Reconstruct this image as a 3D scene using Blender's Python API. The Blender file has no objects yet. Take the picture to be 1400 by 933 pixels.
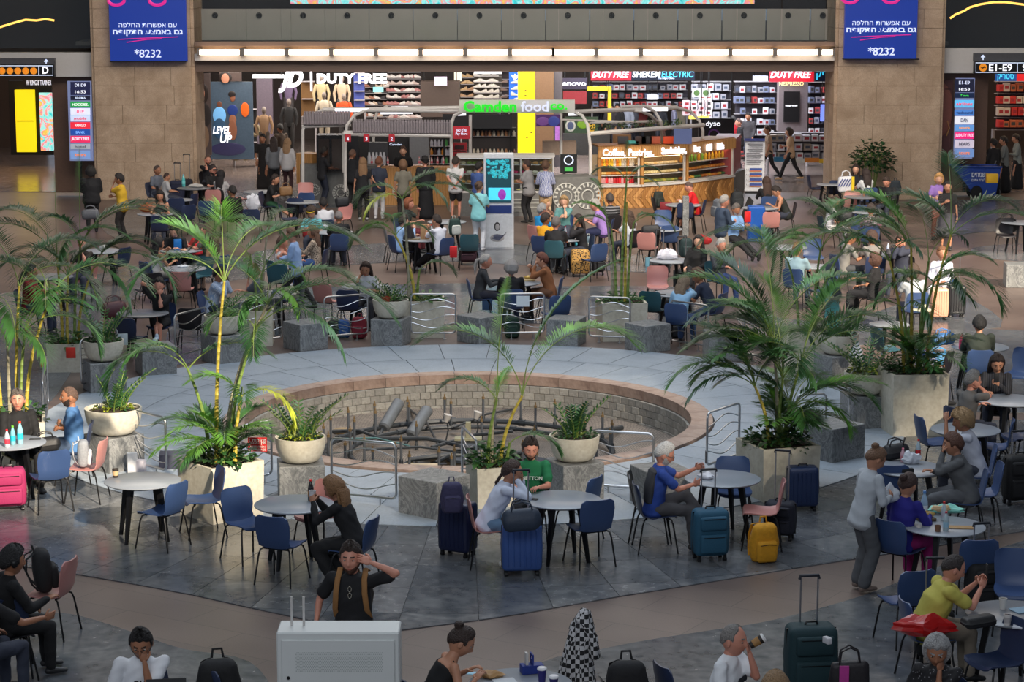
import bpy,bmesh,math,random
import numpy as np
from mathutils import Vector,Matrix
# ------------------------------------------------------------ camera, light, exposure
SC=bpy.context.scene
COL=SC.collection
CAMH,FPX,PIT=7.1,3050.0,math.radians(9.78)
cam=bpy.data.cameras.new('camera')
camo=bpy.data.objects.new('camera',cam);COL.objects.link(camo)
camo.location=(0,0,CAMH);camo.rotation_euler=(math.pi/2-PIT,0,0)
cam.sensor_width=36.0;cam.lens=FPX/1400*36.0;cam.clip_end=400
SC.camera=camo
SC.view_settings.view_transform='Standard';SC.view_settings.look='None'
SC.view_settings.gamma=1.0;SC.view_settings.exposure=0.0
try:SC.view_settings.use_curve_mapping=False
except Exception:pass
SUN_DIR=Vector((-.62,1.15,-.74)).normalized()
wd=bpy.data.worlds.new('world');SC.world=wd;wd.use_nodes=True
bg=wd.node_tree.nodes['Background'];bg.inputs[0].default_value=(.62,.72,.9,1);bg.inputs[1].default_value=.36
def lamp(name,kind,loc,energy,color,target=None,d=None,**kw):
 l=bpy.data.lights.new(name,kind);l.energy=energy;l.color=color
 for k,v in kw.items():setattr(l,k,v)
 o=bpy.data.objects.new(name,l);COL.objects.link(o);o.location=loc
 if target is not None:d=Vector(target)-Vector(loc)
 if d is not None:o.rotation_euler=Vector(d).to_track_quat('-Z','Y').to_euler()
 return o
lamp('sun','SUN',(13,0,30),9,(1,.86,.68),d=SUN_DIR,angle=math.radians(1.6))
lamp('skylight','AREA',(1,34,15.2),1750,(.78,.88,1),target=(1,35.5,0),shape='DISK',size=13)
lamp('hall_fill','AREA',(0,50,14),2600,(1,.9,.8),target=(0,52,0),shape='RECTANGLE',size=26,size_y=12)
lamp('hall_fill','AREA',(0,22,14),520,(.8,.88,1),target=(0,25,0),shape='RECTANGLE',size=24,size_y=8)
lamp('hall_fill','AREA',(-3,4,12.5),1050,(.88,.93,1),target=(0,27,0),shape='RECTANGLE',size=14,size_y=6)  # fill added behind the camera to brighten the foreground, no real fitting
lamp('hall_fill','AREA',(0,46,12),1500,(1,.92,.84),target=(0,67,3.5),shape='RECTANGLE',size=24,size_y=3)  # fill added to lighten the facade piers and balcony, no real fitting
lamp('corridor_fill','AREA',(-15.5,73,4.2),260,(1,.62,.3),d=(0,.1,-1),shape='RECTANGLE',size=5,size_y=7)  # warm fill added to tint the left corridor, no real fitting
lamp('corridor_fill','AREA',(16,72,4.2),230,(1,.7,.42),d=(0,.1,-1),shape='RECTANGLE',size=5,size_y=7)  # matching warm fill added in the right corridor
lamp('shop_light','AREA',(-4,76,3.9),1500,(1,.9,.8),d=(0,.15,-1),shape='RECTANGLE',size=12,size_y=7)
lamp('shop_light','AREA',(5.5,76,3.9),1300,(.9,.93,1),d=(0,.15,-1),shape='RECTANGLE',size=8,size_y=7)
# ------------------------------------------------------------ pixel helpers (photo pixels -> world points)
CP,SP=math.cos(PIT),math.sin(PIT)
def ray(px,py):
 a=(px-700)/FPX;b=-(py-466.5)/FPX
 return Vector((a,CP+b*SP,-SP+b*CP))
def W(px,py,z=0.0):
 r=ray(px,py);t=(z-CAMH)/r.z
 return Vector((r.x*t,r.y*t,z))
def WY(px,py,Y):
 r=ray(px,py);t=Y/r.y
 return Vector((r.x*t,Y,CAMH+r.z*t))
RND=random.Random(7)
def rr(a,b):return RND.uniform(a,b)
def nth(n):return '%d%s'%(n,'th' if 10<n%100<14 else{1:'st',2:'nd',3:'rd'}.get(n%10,'th'))
# ------------------------------------------------------------ materials
MATS={}
def srgb(c):
 return tuple(((x/255)/12.92 if x/255<=.04045 else((x/255+.055)/1.055)**2.4)for x in c)
def mat(key,rgb,rough=.6,metal=0.,noise=.12,nscale=18.,bump=0.,emit=0.,spec=None,alpha=None,trans=0.,coord='Object'):
 """procedural material: base colour broken up by noise, optional bump"""
 if key in MATS:return MATS[key]
 m=bpy.data.materials.new(key);MATS[key]=m;m.use_nodes=True
 nt=m.node_tree;b=nt.nodes['Principled BSDF']
 c=srgb(rgb)
 b.inputs['Roughness'].default_value=rough;b.inputs['Metallic'].default_value=metal
 if spec is not None:b.inputs['Specular IOR Level'].default_value=spec
 tc=nt.nodes.new('ShaderNodeTexCoord');nz=nt.nodes.new('ShaderNodeTexNoise')
 nz.inputs['Scale'].default_value=nscale;nz.inputs['Detail'].default_value=3
 nt.links.new(tc.outputs[coord],nz.inputs['Vector'])
 rp=nt.nodes.new('ShaderNodeMix');rp.data_type='RGBA'
 rp.inputs[6].default_value=(*[x*(1-noise*1.6)for x in c],1);rp.inputs[7].default_value=(*[min(1,x*(1+noise*1.6))for x in c],1)
 nt.links.new(nz.outputs['Fac'],rp.inputs[0]);nt.links.new(rp.outputs[2],b.inputs['Base Color'])
 if bump:
  bp=nt.nodes.new('ShaderNodeBump');bp.inputs['Strength'].default_value=bump;bp.inputs['Distance'].default_value=.02
  nt.links.new(nz.outputs['Fac'],bp.inputs['Height']);nt.links.new(bp.outputs['Normal'],b.inputs['Normal'])
 if emit:
  b.inputs['Emission Color'].default_value=(*c,1);b.inputs['Emission Strength'].default_value=emit
 if trans:b.inputs['Transmission Weight'].default_value=trans;b.inputs['IOR'].default_value=1.3
 if alpha is not None:b.inputs['Alpha'].default_value=alpha
 return m
def screen(key,rgb,s=1.0,noise=0.05):return mat('screen_'+key,rgb,.4,emit=s,noise=noise)
def node_mat(key,build):
 if key in MATS:return MATS[key]
 m=bpy.data.materials.new(key);MATS[key]=m;m.use_nodes=True
 nt=m.node_tree;build(nt,nt.nodes['Principled BSDF'])
 return m
def N(nt,t,**kw):
 n=nt.nodes.new(t)
 for k,v in kw.items():
  if k.startswith('i_'):n.inputs[k[2:].replace('_',' ')].default_value=v
  else:setattr(n,k,v)
 return n
def ramp(nt,stops):
 r=nt.nodes.new('ShaderNodeValToRGB');e=r.color_ramp.elements
 while len(e)<len(stops):e.new(.5)
 for el,(p,c)in zip(e,stops):el.position=p;el.color=(*srgb(c),1)
 return r
def stone_mat(key,stops,scale=2.5,dist=1.5,rough=.35,veins=True,bump=.05,wscale=3.,coord='Object',nsc=9):
 def f(nt,b):
  tc=N(nt,'ShaderNodeTexCoord');nz=N(nt,'ShaderNodeTexNoise');nz.inputs['Scale'].default_value=scale;nz.inputs['Detail'].default_value=7;nz.inputs['Roughness'].default_value=.62
  nz.inputs['Distortion'].default_value=dist
  nt.links.new(tc.outputs[coord],nz.inputs['Vector'])
  r=ramp(nt,stops);nt.links.new(nz.outputs['Fac'],r.inputs[0])
  n2=N(nt,'ShaderNodeTexNoise');n2.inputs['Scale'].default_value=scale*nsc;n2.inputs['Detail'].default_value=4
  nt.links.new(tc.outputs[coord],n2.inputs['Vector'])
  mx=N(nt,'ShaderNodeMix',data_type='RGBA',blend_type='OVERLAY');mx.inputs[0].default_value=.35
  nt.links.new(r.outputs[0],mx.inputs[6]);nt.links.new(n2.outputs['Fac'],mx.inputs[7])
  nt.links.new(mx.outputs[2],b.inputs['Base Color'])
  rm=N(nt,'ShaderNodeMapRange');rm.inputs[3].default_value=max(.04,rough-.1);rm.inputs[4].default_value=rough+.15
  nt.links.new(n2.outputs['Fac'],rm.inputs[0]);nt.links.new(rm.outputs[0],b.inputs['Roughness'])
  bp=N(nt,'ShaderNodeBump');bp.inputs['Strength'].default_value=bump;nt.links.new(n2.outputs['Fac'],bp.inputs['Height'])
  nt.links.new(bp.outputs[0],b.inputs['Normal'])
 return node_mat(key,f)
def wood_mat(key,c1,c2,sc=3.0,rough=.4,rot=0.):
 def f(nt,b):
  tc=N(nt,'ShaderNodeTexCoord');mp=N(nt,'ShaderNodeMapping');mp.inputs['Rotation'].default_value=(0,rot,0)
  wv=N(nt,'ShaderNodeTexWave');wv.inputs['Scale'].default_value=sc;wv.inputs['Distortion'].default_value=3.5;wv.inputs['Detail'].default_value=3
  r=ramp(nt,[(0,c1),(1,c2)])
  nt.links.new(tc.outputs['Object'],mp.inputs[0]);nt.links.new(mp.outputs[0],wv.inputs['Vector']);nt.links.new(wv.outputs['Fac'],r.inputs[0]);nt.links.new(r.outputs[0],b.inputs['Base Color'])
  b.inputs['Roughness'].default_value=rough
 return node_mat(key,f)
def stripe_mat(key,cols,axis=2,freq=14.,rough=.8,dist=.0,check=False):
 """printed cloth: stripes (or checks) of given colours along an object axis"""
 def f(nt,b):
  tc=N(nt,'ShaderNodeTexCoord')
  if check:
   ck=N(nt,'ShaderNodeTexChecker');ck.inputs['Scale'].default_value=freq
   ck.inputs[1].default_value=(*srgb(cols[0]),1);ck.inputs[2].default_value=(*srgb(cols[1]),1)
   nt.links.new(tc.outputs['Object'],ck.inputs[0]);nt.links.new(ck.outputs[0],b.inputs['Base Color'])
  else:
   wv=N(nt,'ShaderNodeTexWave',bands_direction='XYZ'[axis]);wv.inputs['Scale'].default_value=freq/6.28*2;wv.inputs['Distortion'].default_value=dist
   r=ramp(nt,[(i/len(cols),c)for i,c in enumerate(cols)]);r.color_ramp.interpolation='CONSTANT'
   nt.links.new(tc.outputs['Object'],wv.inputs['Vector']);nt.links.new(wv.outputs['Fac'],r.inputs[0]);nt.links.new(r.outputs[0],b.inputs['Base Color'])
  b.inputs['Roughness'].default_value=rough
 return node_mat(key,f)
def spots_mat(key,base,spot,scale=16.,rough=.7,thr=.42):
 def f(nt,b):
  tc=N(nt,'ShaderNodeTexCoord');v=N(nt,'ShaderNodeTexVoronoi');v.inputs['Scale'].default_value=scale
  nz=N(nt,'ShaderNodeTexNoise');nz.inputs['Scale'].default_value=scale*.8
  r=ramp(nt,[(0,spot),(thr,base)]);r.color_ramp.interpolation='CONSTANT'
  nt.links.new(tc.outputs['Object'],v.inputs['Vector']);nt.links.new(v.outputs['Distance'],r.inputs[0]);nt.links.new(r.outputs[0],b.inputs['Base Color'])
  b.inputs['Roughness'].default_value=rough
 return node_mat(key,f)
# ------------------------------------------------------------ mesh collector
def frame(d,up=Vector((0,0,1))):
 d=Vector(d).normalized();s=d.cross(up)
 if s.length<1e-4:s=d.cross(Vector((0,1,0)))
 s.normalize();return s,s.cross(d).normalized()
class MB:
 def __init__(s):s.v=[];s.f=[];s.m=[];s.cur=0
 def add(s,vs,fs,mi=None):
  k=len(s.v);s.v.extend([tuple(q)for q in vs]);s.f.extend([tuple(i+k for i in f)for f in fs]);s.m.extend([s.cur if mi is None else mi]*len(fs));return s
 def box(s,c,sz,rz=0.,M=None,taper=1.,mi=None):
  x,y,z=sz[0]/2,sz[1]/2,sz[2]/2;c=Vector(c)
  vs=[Vector((sx*x*(taper if sz_>0 else 1),sy*y*(taper if sz_>0 else 1),sz_*z))for sz_ in(-1,1)for sy in(-1,1)for sx in(-1,1)]
  R=Matrix.Rotation(rz,3,'Z')if M is None else M
  vs=[R@q+c for q in vs]
  return s.add(vs,[(0,2,3,1),(4,5,7,6),(0,1,5,4),(2,6,7,3),(0,4,6,2),(1,3,7,5)],mi)
 def rbox(s,c,sz,r=.03,rz=0.,n=3,mi=None,puff=0.,M=None):
  """rounded box (rounded in plan and at top/bottom edges)"""
  x,y,z=sz[0]/2,sz[1]/2,sz[2]/2;r=min(r,x*.98,y*.98,z*.98);rings=[]
  R=Matrix.Rotation(rz,3,'Z')if M is None else M;c=Vector(c)
  prof=[(-z,-r)]+[(-z+r-r*math.cos(a),-r+r*math.sin(a))for a in[math.pi/2*i/n for i in range(1,n+1)]]
  prof=prof+([(0,puff)]if puff else[])+[(-zz,o)for zz,o in reversed(prof)]
  base=[]
  for(cx,cy,a0)in((x-r,y-r,0),(-x+r,y-r,90),(-x+r,-y+r,180),(x-r,-y+r,270)):
   for i in range(n+1):
    a=math.radians(a0+90*i/n);base.append((cx,cy,math.cos(a),math.sin(a)))
  L=len(base);vs=[]
  for zz,o in prof:
   for(bx,by,ca,sa)in base:vs.append(R@Vector((bx+ca*(r+o),by+sa*(r+o),zz))+c)
  fs=[(k*L+i,k*L+(i+1)%L,(k+1)*L+(i+1)%L,(k+1)*L+i)for k in range(len(prof)-1)for i in range(L)]
  fs+=[tuple(reversed(range(L))),tuple((len(prof)-1)*L+i for i in range(L))]
  return s.add(vs,fs,mi)
 def tube(s,pts,rad,n=8,closed=False,cap=True,mi=None,flat=1.,up=Vector((0,0,1)),round_end=False):
  pts=[Vector(p)for p in pts];L=len(pts)
  if not hasattr(rad,'__len__'):rad=[rad]*L
  rad=list(rad)
  if round_end and not closed:
   d0=(pts[0]-pts[1]).normalized();d1=(pts[-1]-pts[-2]).normalized();a,b=rad[0],rad[-1]
   pts=[pts[0]+d0*a*.9,pts[0]+d0*a*.6]+pts+[pts[-1]+d1*b*.6,pts[-1]+d1*b*.9];rad=[a*.4,a*.8]+rad+[b*.8,b*.4];L=len(pts)
  vs=[];prev=None
  for i,p in enumerate(pts):
   d=(pts[(i+1)%L]-pts[i-1])if closed else(pts[min(i+1,L-1)]-pts[max(i-1,0)])
   if prev is None:a,b=frame(d,up)
   else:
    d=d.normalized();a=prev-d*prev.dot(d)
    if a.length<1e-5:a,b=frame(d,up)
    a.normalize();b=a.cross(d)
   prev=a
   for k in range(n):
    t=2*math.pi*k/n;vs.append(p+(a*math.cos(t)+b*math.sin(t)*flat)*rad[i])
  fs=[(i*n+k,((i+1)%L)*n+k,((i+1)%L)*n+(k+1)%n,i*n+(k+1)%n)for i in range(L if closed else L-1)for k in range(n)]
  if cap and not closed:fs+=[tuple(range(n)),tuple(reversed([(L-1)*n+k for k in range(n)]))]
  return s.add(vs,fs,mi)
 def lathe(s,prof,n=24,c=(0,0,0),mi=None,M=None,close=True):
  c=Vector(c);vs=[];L=len(prof)
  for r,z in prof:
   for k in range(n):
    t=2*math.pi*k/n;q=Vector((r*math.cos(t),r*math.sin(t),z));vs.append((M@q if M else q)+c)
  fs=[(i*n+k,i*n+(k+1)%n,(i+1)*n+(k+1)%n,(i+1)*n+k)for i in range(L-1)for k in range(n)]
  if close:
   if prof[0][0]>1e-6:fs.append(tuple(reversed(range(n))))
   if prof[-1][0]>1e-6:fs.append(tuple((L-1)*n+k for k in range(n)))
  return s.add(vs,fs,mi)
 def ell(s,c,r,n=12,m=8,M=None,mi=None):
  c=Vector(c);vs=[]
  for i in range(m+1):
   ph=math.pi*i/m
   for k in range(n):
    t=2*math.pi*k/n;q=Vector((r[0]*math.sin(ph)*math.cos(t),r[1]*math.sin(ph)*math.sin(t),-r[2]*math.cos(ph)))
    vs.append((M@q if M else q)+c)
  return s.add(vs,[(i*n+k,i*n+(k+1)%n,(i+1)*n+(k+1)%n,(i+1)*n+k)for i in range(m)for k in range(n)],mi)
 def prism(s,poly,z0,z1,mi=None):
  n=len(poly);a=sum(poly[i][0]*poly[(i+1)%n][1]-poly[(i+1)%n][0]*poly[i][1]for i in range(n))
  if a<0:poly=poly[::-1]
  vs=[(x,y,z0)for x,y in poly]+[(x,y,z1)for x,y in poly]
  return s.add(vs,[tuple(reversed(range(n))),tuple(range(n,2*n))]+[(i,(i+1)%n,n+(i+1)%n,n+i)for i in range(n)],mi)
 def mesh(s,name,mats,smooth=True):
  me=bpy.data.meshes.new(name);me.from_pydata([tuple(q)for q in s.v],[],s.f)
  for m in(mats if isinstance(mats,(list,tuple))else[mats]):me.materials.append(m)
  if any(s.m):me.polygons.foreach_set('material_index',s.m)
  me.validate()
  if smooth:me.polygons.foreach_set('use_smooth',[True]*len(me.polygons));me.set_sharp_from_angle(angle=math.radians(38))
  me.update();return me
 def build(s,name,mats,parent=None,smooth=True,**kw):
  return link(name,s.mesh(name,mats,smooth),parent,**kw)
def link(name,data,parent=None,loc=None,rz=None,**tags):
 o=bpy.data.objects.new(name,data);COL.objects.link(o)
 if parent is not None:o.parent=parent
 if loc is not None:o.location=loc
 if rz is not None:o.rotation_euler=(0,0,rz)
 for k,v in tags.items():
  if v is not None:o[k]=v
 return o
def thing(name,label,cat,loc=(0,0,0),rz=0.,group=None):
 return link(name,None,None,loc,rz,label=label,category=cat,group=group)
def tag(o,label,cat,group=None):
 o['label']=label;o['category']=cat
 if group:o['group']=group
 return o
def copy_tree(o,parent=None):
 c=o.copy();COL.objects.link(c);c.parent=parent
 for ch in[q for q in KIDS.get(o.name,[])]:copy_tree(ch,c)
 return c
KIDS={}
def freeze(o):
 for ch in o.children_recursive:KIDS.setdefault(ch.parent.name,[]).append(ch)
 return o
def dup(o,loc,rz,label,group=None):
 c=copy_tree(o);c.location=loc;c.rotation_euler=(0,0,rz);c['label']=label
 if group:c['group']=group
 return c
def struct(o):o['kind']='structure';return o
USED={}
def text_mesh(txt,size=1.,depth=.01,bold=0.0,align='CENTER',shear=0.):
 cu=bpy.data.curves.new('txt','FONT');cu.body=txt;cu.size=size;cu.extrude=depth/2;cu.align_x=align;cu.align_y='CENTER';cu.offset=bold;cu.shear=shear
 cu.resolution_u=3
 o=bpy.data.objects.new('txt',cu);COL.objects.link(o)
 dg=bpy.context.evaluated_depsgraph_get();me=bpy.data.meshes.new_from_object(o.evaluated_get(dg),depsgraph=dg)
 bpy.data.objects.remove(o);bpy.data.curves.remove(cu);return me
def text(name,txt,size,m,parent,loc,rz=0.,width=None,bold=0.,depth=.01,shear=0.,tilt=0.,spin=0.):
 """flat lettering standing upright facing -Y (towards the camera) in the parent's frame"""
 me=text_mesh(txt,size,depth,bold*size*.5,shear=shear);me.materials.clear();me.materials.append(m)
 n=len(me.vertices)
 if n:
  co=np.empty(n*3);me.vertices.foreach_get('co',co);co=co.reshape(-1,3)
  w=co[:,0].max()-co[:,0].min();cx=(co[:,0].max()+co[:,0].min())/2;co[:,0]-=cx
  co[:,1]-=(co[:,1].max()+co[:,1].min())/2
  if width:co[:,0]*=width/max(w,1e-6)
  me.vertices.foreach_set('co',co.ravel())
 o=link(name,me,parent,loc);o.rotation_euler=(math.pi/2+tilt,spin,rz);return o
def heb(s):return ' '.join(w for w in reversed([w[::-1]for w in s.split(' ')]))
# ============================================================ SETTING
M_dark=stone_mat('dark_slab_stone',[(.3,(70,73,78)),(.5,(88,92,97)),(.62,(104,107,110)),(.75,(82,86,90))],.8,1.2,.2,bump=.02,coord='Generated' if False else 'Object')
def pinkb(nt,bs):
 tc=N(nt,'ShaderNodeTexCoord');mp=N(nt,'ShaderNodeMapping');mp.inputs['Rotation'].default_value=(0,0,.55);br=N(nt,'ShaderNodeTexBrick');br.inputs['Scale'].default_value=1.;br.inputs['Brick Width'].default_value=1.6;br.inputs['Row Height'].default_value=.6;br.inputs['Mortar Size'].default_value=.006;br.inputs['Mortar Smooth'].default_value=.3
 for k,c in(('Color1',(120,104,96)),('Color2',(110,96,90)),('Mortar',(80,70,66))):br.inputs[k].default_value=(*srgb(c),1)
 nz=N(nt,'ShaderNodeTexNoise');nz.inputs['Scale'].default_value=60;nz.inputs['Detail'].default_value=4;n2=N(nt,'ShaderNodeTexNoise');n2.inputs['Scale'].default_value=.5;r2=ramp(nt,[(.3,(196,190,190)),(.7,(255,255,255))])
 nt.links.new(tc.outputs['Object'],mp.inputs[0]);nt.links.new(mp.outputs[0],br.inputs['Vector']);nt.links.new(tc.outputs['Object'],nz.inputs[0]);nt.links.new(tc.outputs['Object'],n2.inputs[0]);nt.links.new(n2.outputs[0],r2.inputs[0])
 mx=N(nt,'ShaderNodeMix',data_type='RGBA',blend_type='OVERLAY');mx.inputs[0].default_value=.3;nt.links.new(br.outputs['Color'],mx.inputs[6]);nt.links.new(nz.outputs['Fac'],mx.inputs[7]);m2=N(nt,'ShaderNodeMix',data_type='RGBA',blend_type='MULTIPLY');m2.inputs[0].default_value=1.;nt.links.new(mx.outputs[2],m2.inputs[6]);nt.links.new(r2.outputs[0],m2.inputs[7]);nt.links.new(m2.outputs[2],bs.inputs['Base Color']);bs.inputs['Roughness'].default_value=.36
M_pink=node_mat('pink_granite_slabs',pinkb);M_pink_plain=stone_mat('pink_granite',[(.3,(98,85,79)),(.5,(116,101,94)),(.7,(128,112,104))],1.1,.8,.36,bump=.03,nsc=60)
M_light=stone_mat('pale_slab_stone',[(.3,(132,142,152)),(.55,(158,168,178)),(.75,(142,152,162))],.9,.6,.4,bump=.02,nsc=30)
M_rim=stone_mat('rim_pink_stone',[(.3,(134,110,98)),(.5,(158,134,120)),(.7,(176,154,140))],2.2,.8,.5)
M_sett=stone_mat('sett_stone',[(.3,(120,112,103)),(.5,(150,142,132)),(.7,(172,165,155))],3.,.6,.75,bump=.15)
M_basin=None
M_joint=mat('dark_joint',(40,40,42),.8)
M_gran=stone_mat('veined_granite',[(.25,(78,80,82)),(.42,(112,114,115)),(.48,(146,147,146)),(.53,(104,106,108)),(.62,(134,135,134)),(.8,(100,102,104))],1.5,4.5,.45,bump=.03,nsc=5)
M_lime=stone_mat('sandstone',[(.3,(164,140,116)),(.5,(180,156,132)),(.7,(196,172,148))],1.6,.4,.8,bump=.2,nsc=22)
M_white=mat('white_paint',(198,194,190),.5,noise=.04)
M_greyp=mat('grey_panel',(120,112,106),.5,noise=.05,nscale=2)
M_steel=mat('brushed_steel',(190,192,195),.28,.95,noise=.05)
M_black=mat('black_metal',(22,22,24),.4,.3,noise=.1)
M_cream=stone_mat('cream_planter',[(.3,(188,182,164)),(.6,(206,200,184)),(.8,(214,209,195))],2.,.4,.6,bump=.05)
M_brown=mat('brown_soffit',(112,92,80),.6,noise=.06,nscale=1.5)
FC=W(637,588.5);FC=Vector((-.68,34.05,0));RO,RI=3.8,3.46
def flat(name,poly,z,t,m,parent=None):
 b=MB();b.prism([(p[0],p[1])for p in poly],z-t,z);o=b.build(name,m,parent,smooth=False);return o
# base floor with a round hole for the basin
def floor_mesh():
 b=MB();n=96;R=RO-.05
 ring=[(FC.x+R*math.cos(2*math.pi*i/n),FC.y+R*math.sin(2*math.pi*i/n),0)for i in range(n)]
 out=[]
 X0,X1,Y0,Y1=-42,42,8,96
 for i in range(n):
  a=2*math.pi*i/n;dx,dy=math.cos(a),math.sin(a);t=1e9
  for e,dd,c in((X0,dx,FC.x),(X1,dx,FC.x),(Y0,dy,FC.y),(Y1,dy,FC.y)):
   if abs(dd)>1e-9 and(e-c)/dd>0:t=min(t,(e-c)/dd)
  out.append((FC.x+dx*t,FC.y+dy*t,0))
 b.add(ring+out,[(i,n+i,n+(i+1)%n,(i+1)%n)for i in range(n)])
 o=b.build('floor',M_pink,smooth=False);return struct(o)
FLOOR=floor_mesh()
# corner fill quads outside the fan
b=MB()
b.prism([(-60,6),(60,6),(60,110),(-60,110)],-1.2,-1.0);ground=struct(b.build('trim_7',M_joint,smooth=False))
# floor regions of dark polished slabs, outlined from what the photo shows (pixel outlines projected onto the ground)
def region(pts,name,z=.006,m=M_dark):
 P=[W(x,y)for x,y in pts];n=len(P);out=[]
 for i in range(n):
  a,b_,c,d=P[i-1],P[i],P[(i+1)%n],P[(i+2)%n]
  for t in(0,.25,.5,.75):out.append(.5*((2*b_)+(c-a)*t+(2*a-5*b_+4*c-d)*t*t+(3*b_-a-3*c+d)*t**3))
 return flat(name,out,z,.02,m,FLOOR)
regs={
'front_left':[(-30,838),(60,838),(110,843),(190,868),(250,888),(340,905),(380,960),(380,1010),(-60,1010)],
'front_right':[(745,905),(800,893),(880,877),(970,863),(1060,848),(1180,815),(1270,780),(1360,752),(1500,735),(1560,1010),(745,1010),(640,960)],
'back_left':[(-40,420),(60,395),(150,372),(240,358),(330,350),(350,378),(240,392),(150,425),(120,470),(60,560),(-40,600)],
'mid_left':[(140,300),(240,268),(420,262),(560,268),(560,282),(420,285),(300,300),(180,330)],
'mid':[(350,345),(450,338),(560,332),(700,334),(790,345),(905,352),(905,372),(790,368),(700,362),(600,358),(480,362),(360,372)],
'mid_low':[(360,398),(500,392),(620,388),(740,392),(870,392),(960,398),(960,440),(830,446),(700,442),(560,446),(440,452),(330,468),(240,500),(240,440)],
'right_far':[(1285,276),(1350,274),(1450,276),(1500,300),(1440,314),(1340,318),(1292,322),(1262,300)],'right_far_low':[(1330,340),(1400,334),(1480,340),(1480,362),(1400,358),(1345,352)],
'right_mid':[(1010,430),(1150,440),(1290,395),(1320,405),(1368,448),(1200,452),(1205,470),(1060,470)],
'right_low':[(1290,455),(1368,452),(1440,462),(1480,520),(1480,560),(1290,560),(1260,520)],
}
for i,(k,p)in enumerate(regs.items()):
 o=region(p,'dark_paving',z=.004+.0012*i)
# radial slabs of dark stone in front of the fountain (front half), each its own object
def ring_slab(r0,r1,da,t=.05,gap=.0035):
 b=MB();k=3;vs0=[]
 a0=-da/2+gap/((r0+r1)/2);a1=da/2-gap/((r0+r1)/2)
 pl=[((r0+gap)*math.cos(a0+(a1-a0)*i/k),(r0+gap)*math.sin(a0+(a1-a0)*i/k))for i in range(k+1)]+[((r1-gap)*math.cos(a1-(a1-a0)*i/k),(r1-gap)*math.sin(a1-(a1-a0)*i/k))for i in range(k+1)]
 b.prism(pl,-t,0);return b
def edge_y(px):
 xs=[-200,0,110,250,350,450,550,700,795,870,950,1050,1165,1260,1340,1420,1700]
 ys=[745,771,787,812,834,856,865,843,826,813,801,784,766,752,737,722,700]
 return float(np.interp(px,xs,ys))
# annulus under the slabs = joint colour
def annulus(r0,r1,z0,z1,n=96,a0=0,a1=2*math.pi):
 b=MB();full=abs(a1-a0-2*math.pi)<1e-6;k=n if full else n+1;vs=[]
 for i in range(k):
  a=a0+(a1-a0)*i/n
  for r,z in((r0,z0),(r1,z0),(r1,z1),(r0,z1)):vs.append((r*math.cos(a),r*math.sin(a),z))
 fs=[]
 for i in range(n):
  j=(i+1)%k
  for q in range(4):fs.append((i*4+q,j*4+q,j*4+(q+1)%4,i*4+(q+1)%4))
 b.add(vs,fs);return b
def pxy(v):
 x,y,z=v[0],v[1],v[2]-CAMH;f=y*CP-z*SP;u=y*SP+z*CP
 return 700+FPX*x/f,466.5-FPX*u/f
b=MB();top=[];bot=[];K=90
for i in range(K+1):
 a=math.radians(-176+172*i/K);r=6.72
 while r<11.6:
  p=(FC.x+(r+.05)*math.cos(a),FC.y+(r+.05)*math.sin(a),0);q=pxy(p)
  if q[1]>edge_y(q[0])-1:break
  r+=.05
 top.append((6.7*math.cos(a),6.7*math.sin(a),-.008));bot.append((r*math.cos(a),r*math.sin(a),-.008))
b.add(top+bot,[(i,K+1+i,K+2+i,i+1)for i in range(K)]);paving=struct(b.build('trim_1',M_joint,None,smooth=False));paving.location=FC+Vector((0,0,.012))
tint=[stone_mat('dark_slab_stone_%d'%i,[(.3,tuple(int(c*k)for c in(72,75,79))),(.5,tuple(int(c*k)for c in(92,95,99))),(.62,tuple(int(c*k)for c in(112,114,116))),(.78,tuple(int(c*k)for c in(88,91,94)))],.7+.2*i,1.2,.16+.03*i,bump=.0)for i,k in enumerate((.95,1.,1.05))]
rings=[(6.72,7.62),(7.62,8.55),(8.55,9.5),(9.5,10.5),(10.5,11.6)]
ns=0
for r0,r1 in rings:
 da=math.radians(4.6);ms=[ring_slab(r0,r1,da).mesh('paving_slab',t,False)for t in tint]
 for i in range(-1,80):
  a=math.radians(-178)+i*da
  if a>math.radians(-2):break
  cx,cy=FC.x+(r0+r1)/2*math.cos(a),FC.y+(r0+r1)/2*math.sin(a)
  cs=[(FC.x+r*math.cos(a+s*da/2),FC.y+r*math.sin(a+s*da/2),0)for r in(r0,r1)for s in(-1,1)]
  pp=[pxy(c)for c in cs]
  if max(p[0]for p in pp)<-30 or min(p[0]for p in pp)>1430:continue
  inside=[p[1]<edge_y(p[0])for p in pp]
  if not any(inside):continue
  if all(inside):
   link('paving_slab',RND.choice(ms),paving,(0,0,0),a);ns+=1
  else:
   q=[]
   k=6
   poly=[(r0+.0035,s)for s in np.linspace(-.495,.495,k)]+[(r1-.0035,s)for s in np.linspace(.495,-.495,k)]
   pts=[Vector((FC.x+r*math.cos(a+s*da),FC.y+r*math.sin(a+s*da),0))for r,s in poly]
   n=len(pts)
   for j in range(n):
    A,B=pts[j],pts[(j+1)%n];fa=edge_y(pxy(A)[0])-pxy(A)[1];fb=edge_y(pxy(B)[0])-pxy(B)[1]
    if fa>0:q.append(A)
    if fa*fb<0:q.append(A.lerp(B,fa/(fa-fb)))
   if len(q)>2:
    b=MB();b.prism([(p.x-FC.x,p.y-FC.y)for p in q],-.05,0);b.build('paving_slab',RND.choice(tint),paving,smooth=False);ns+=1
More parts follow.
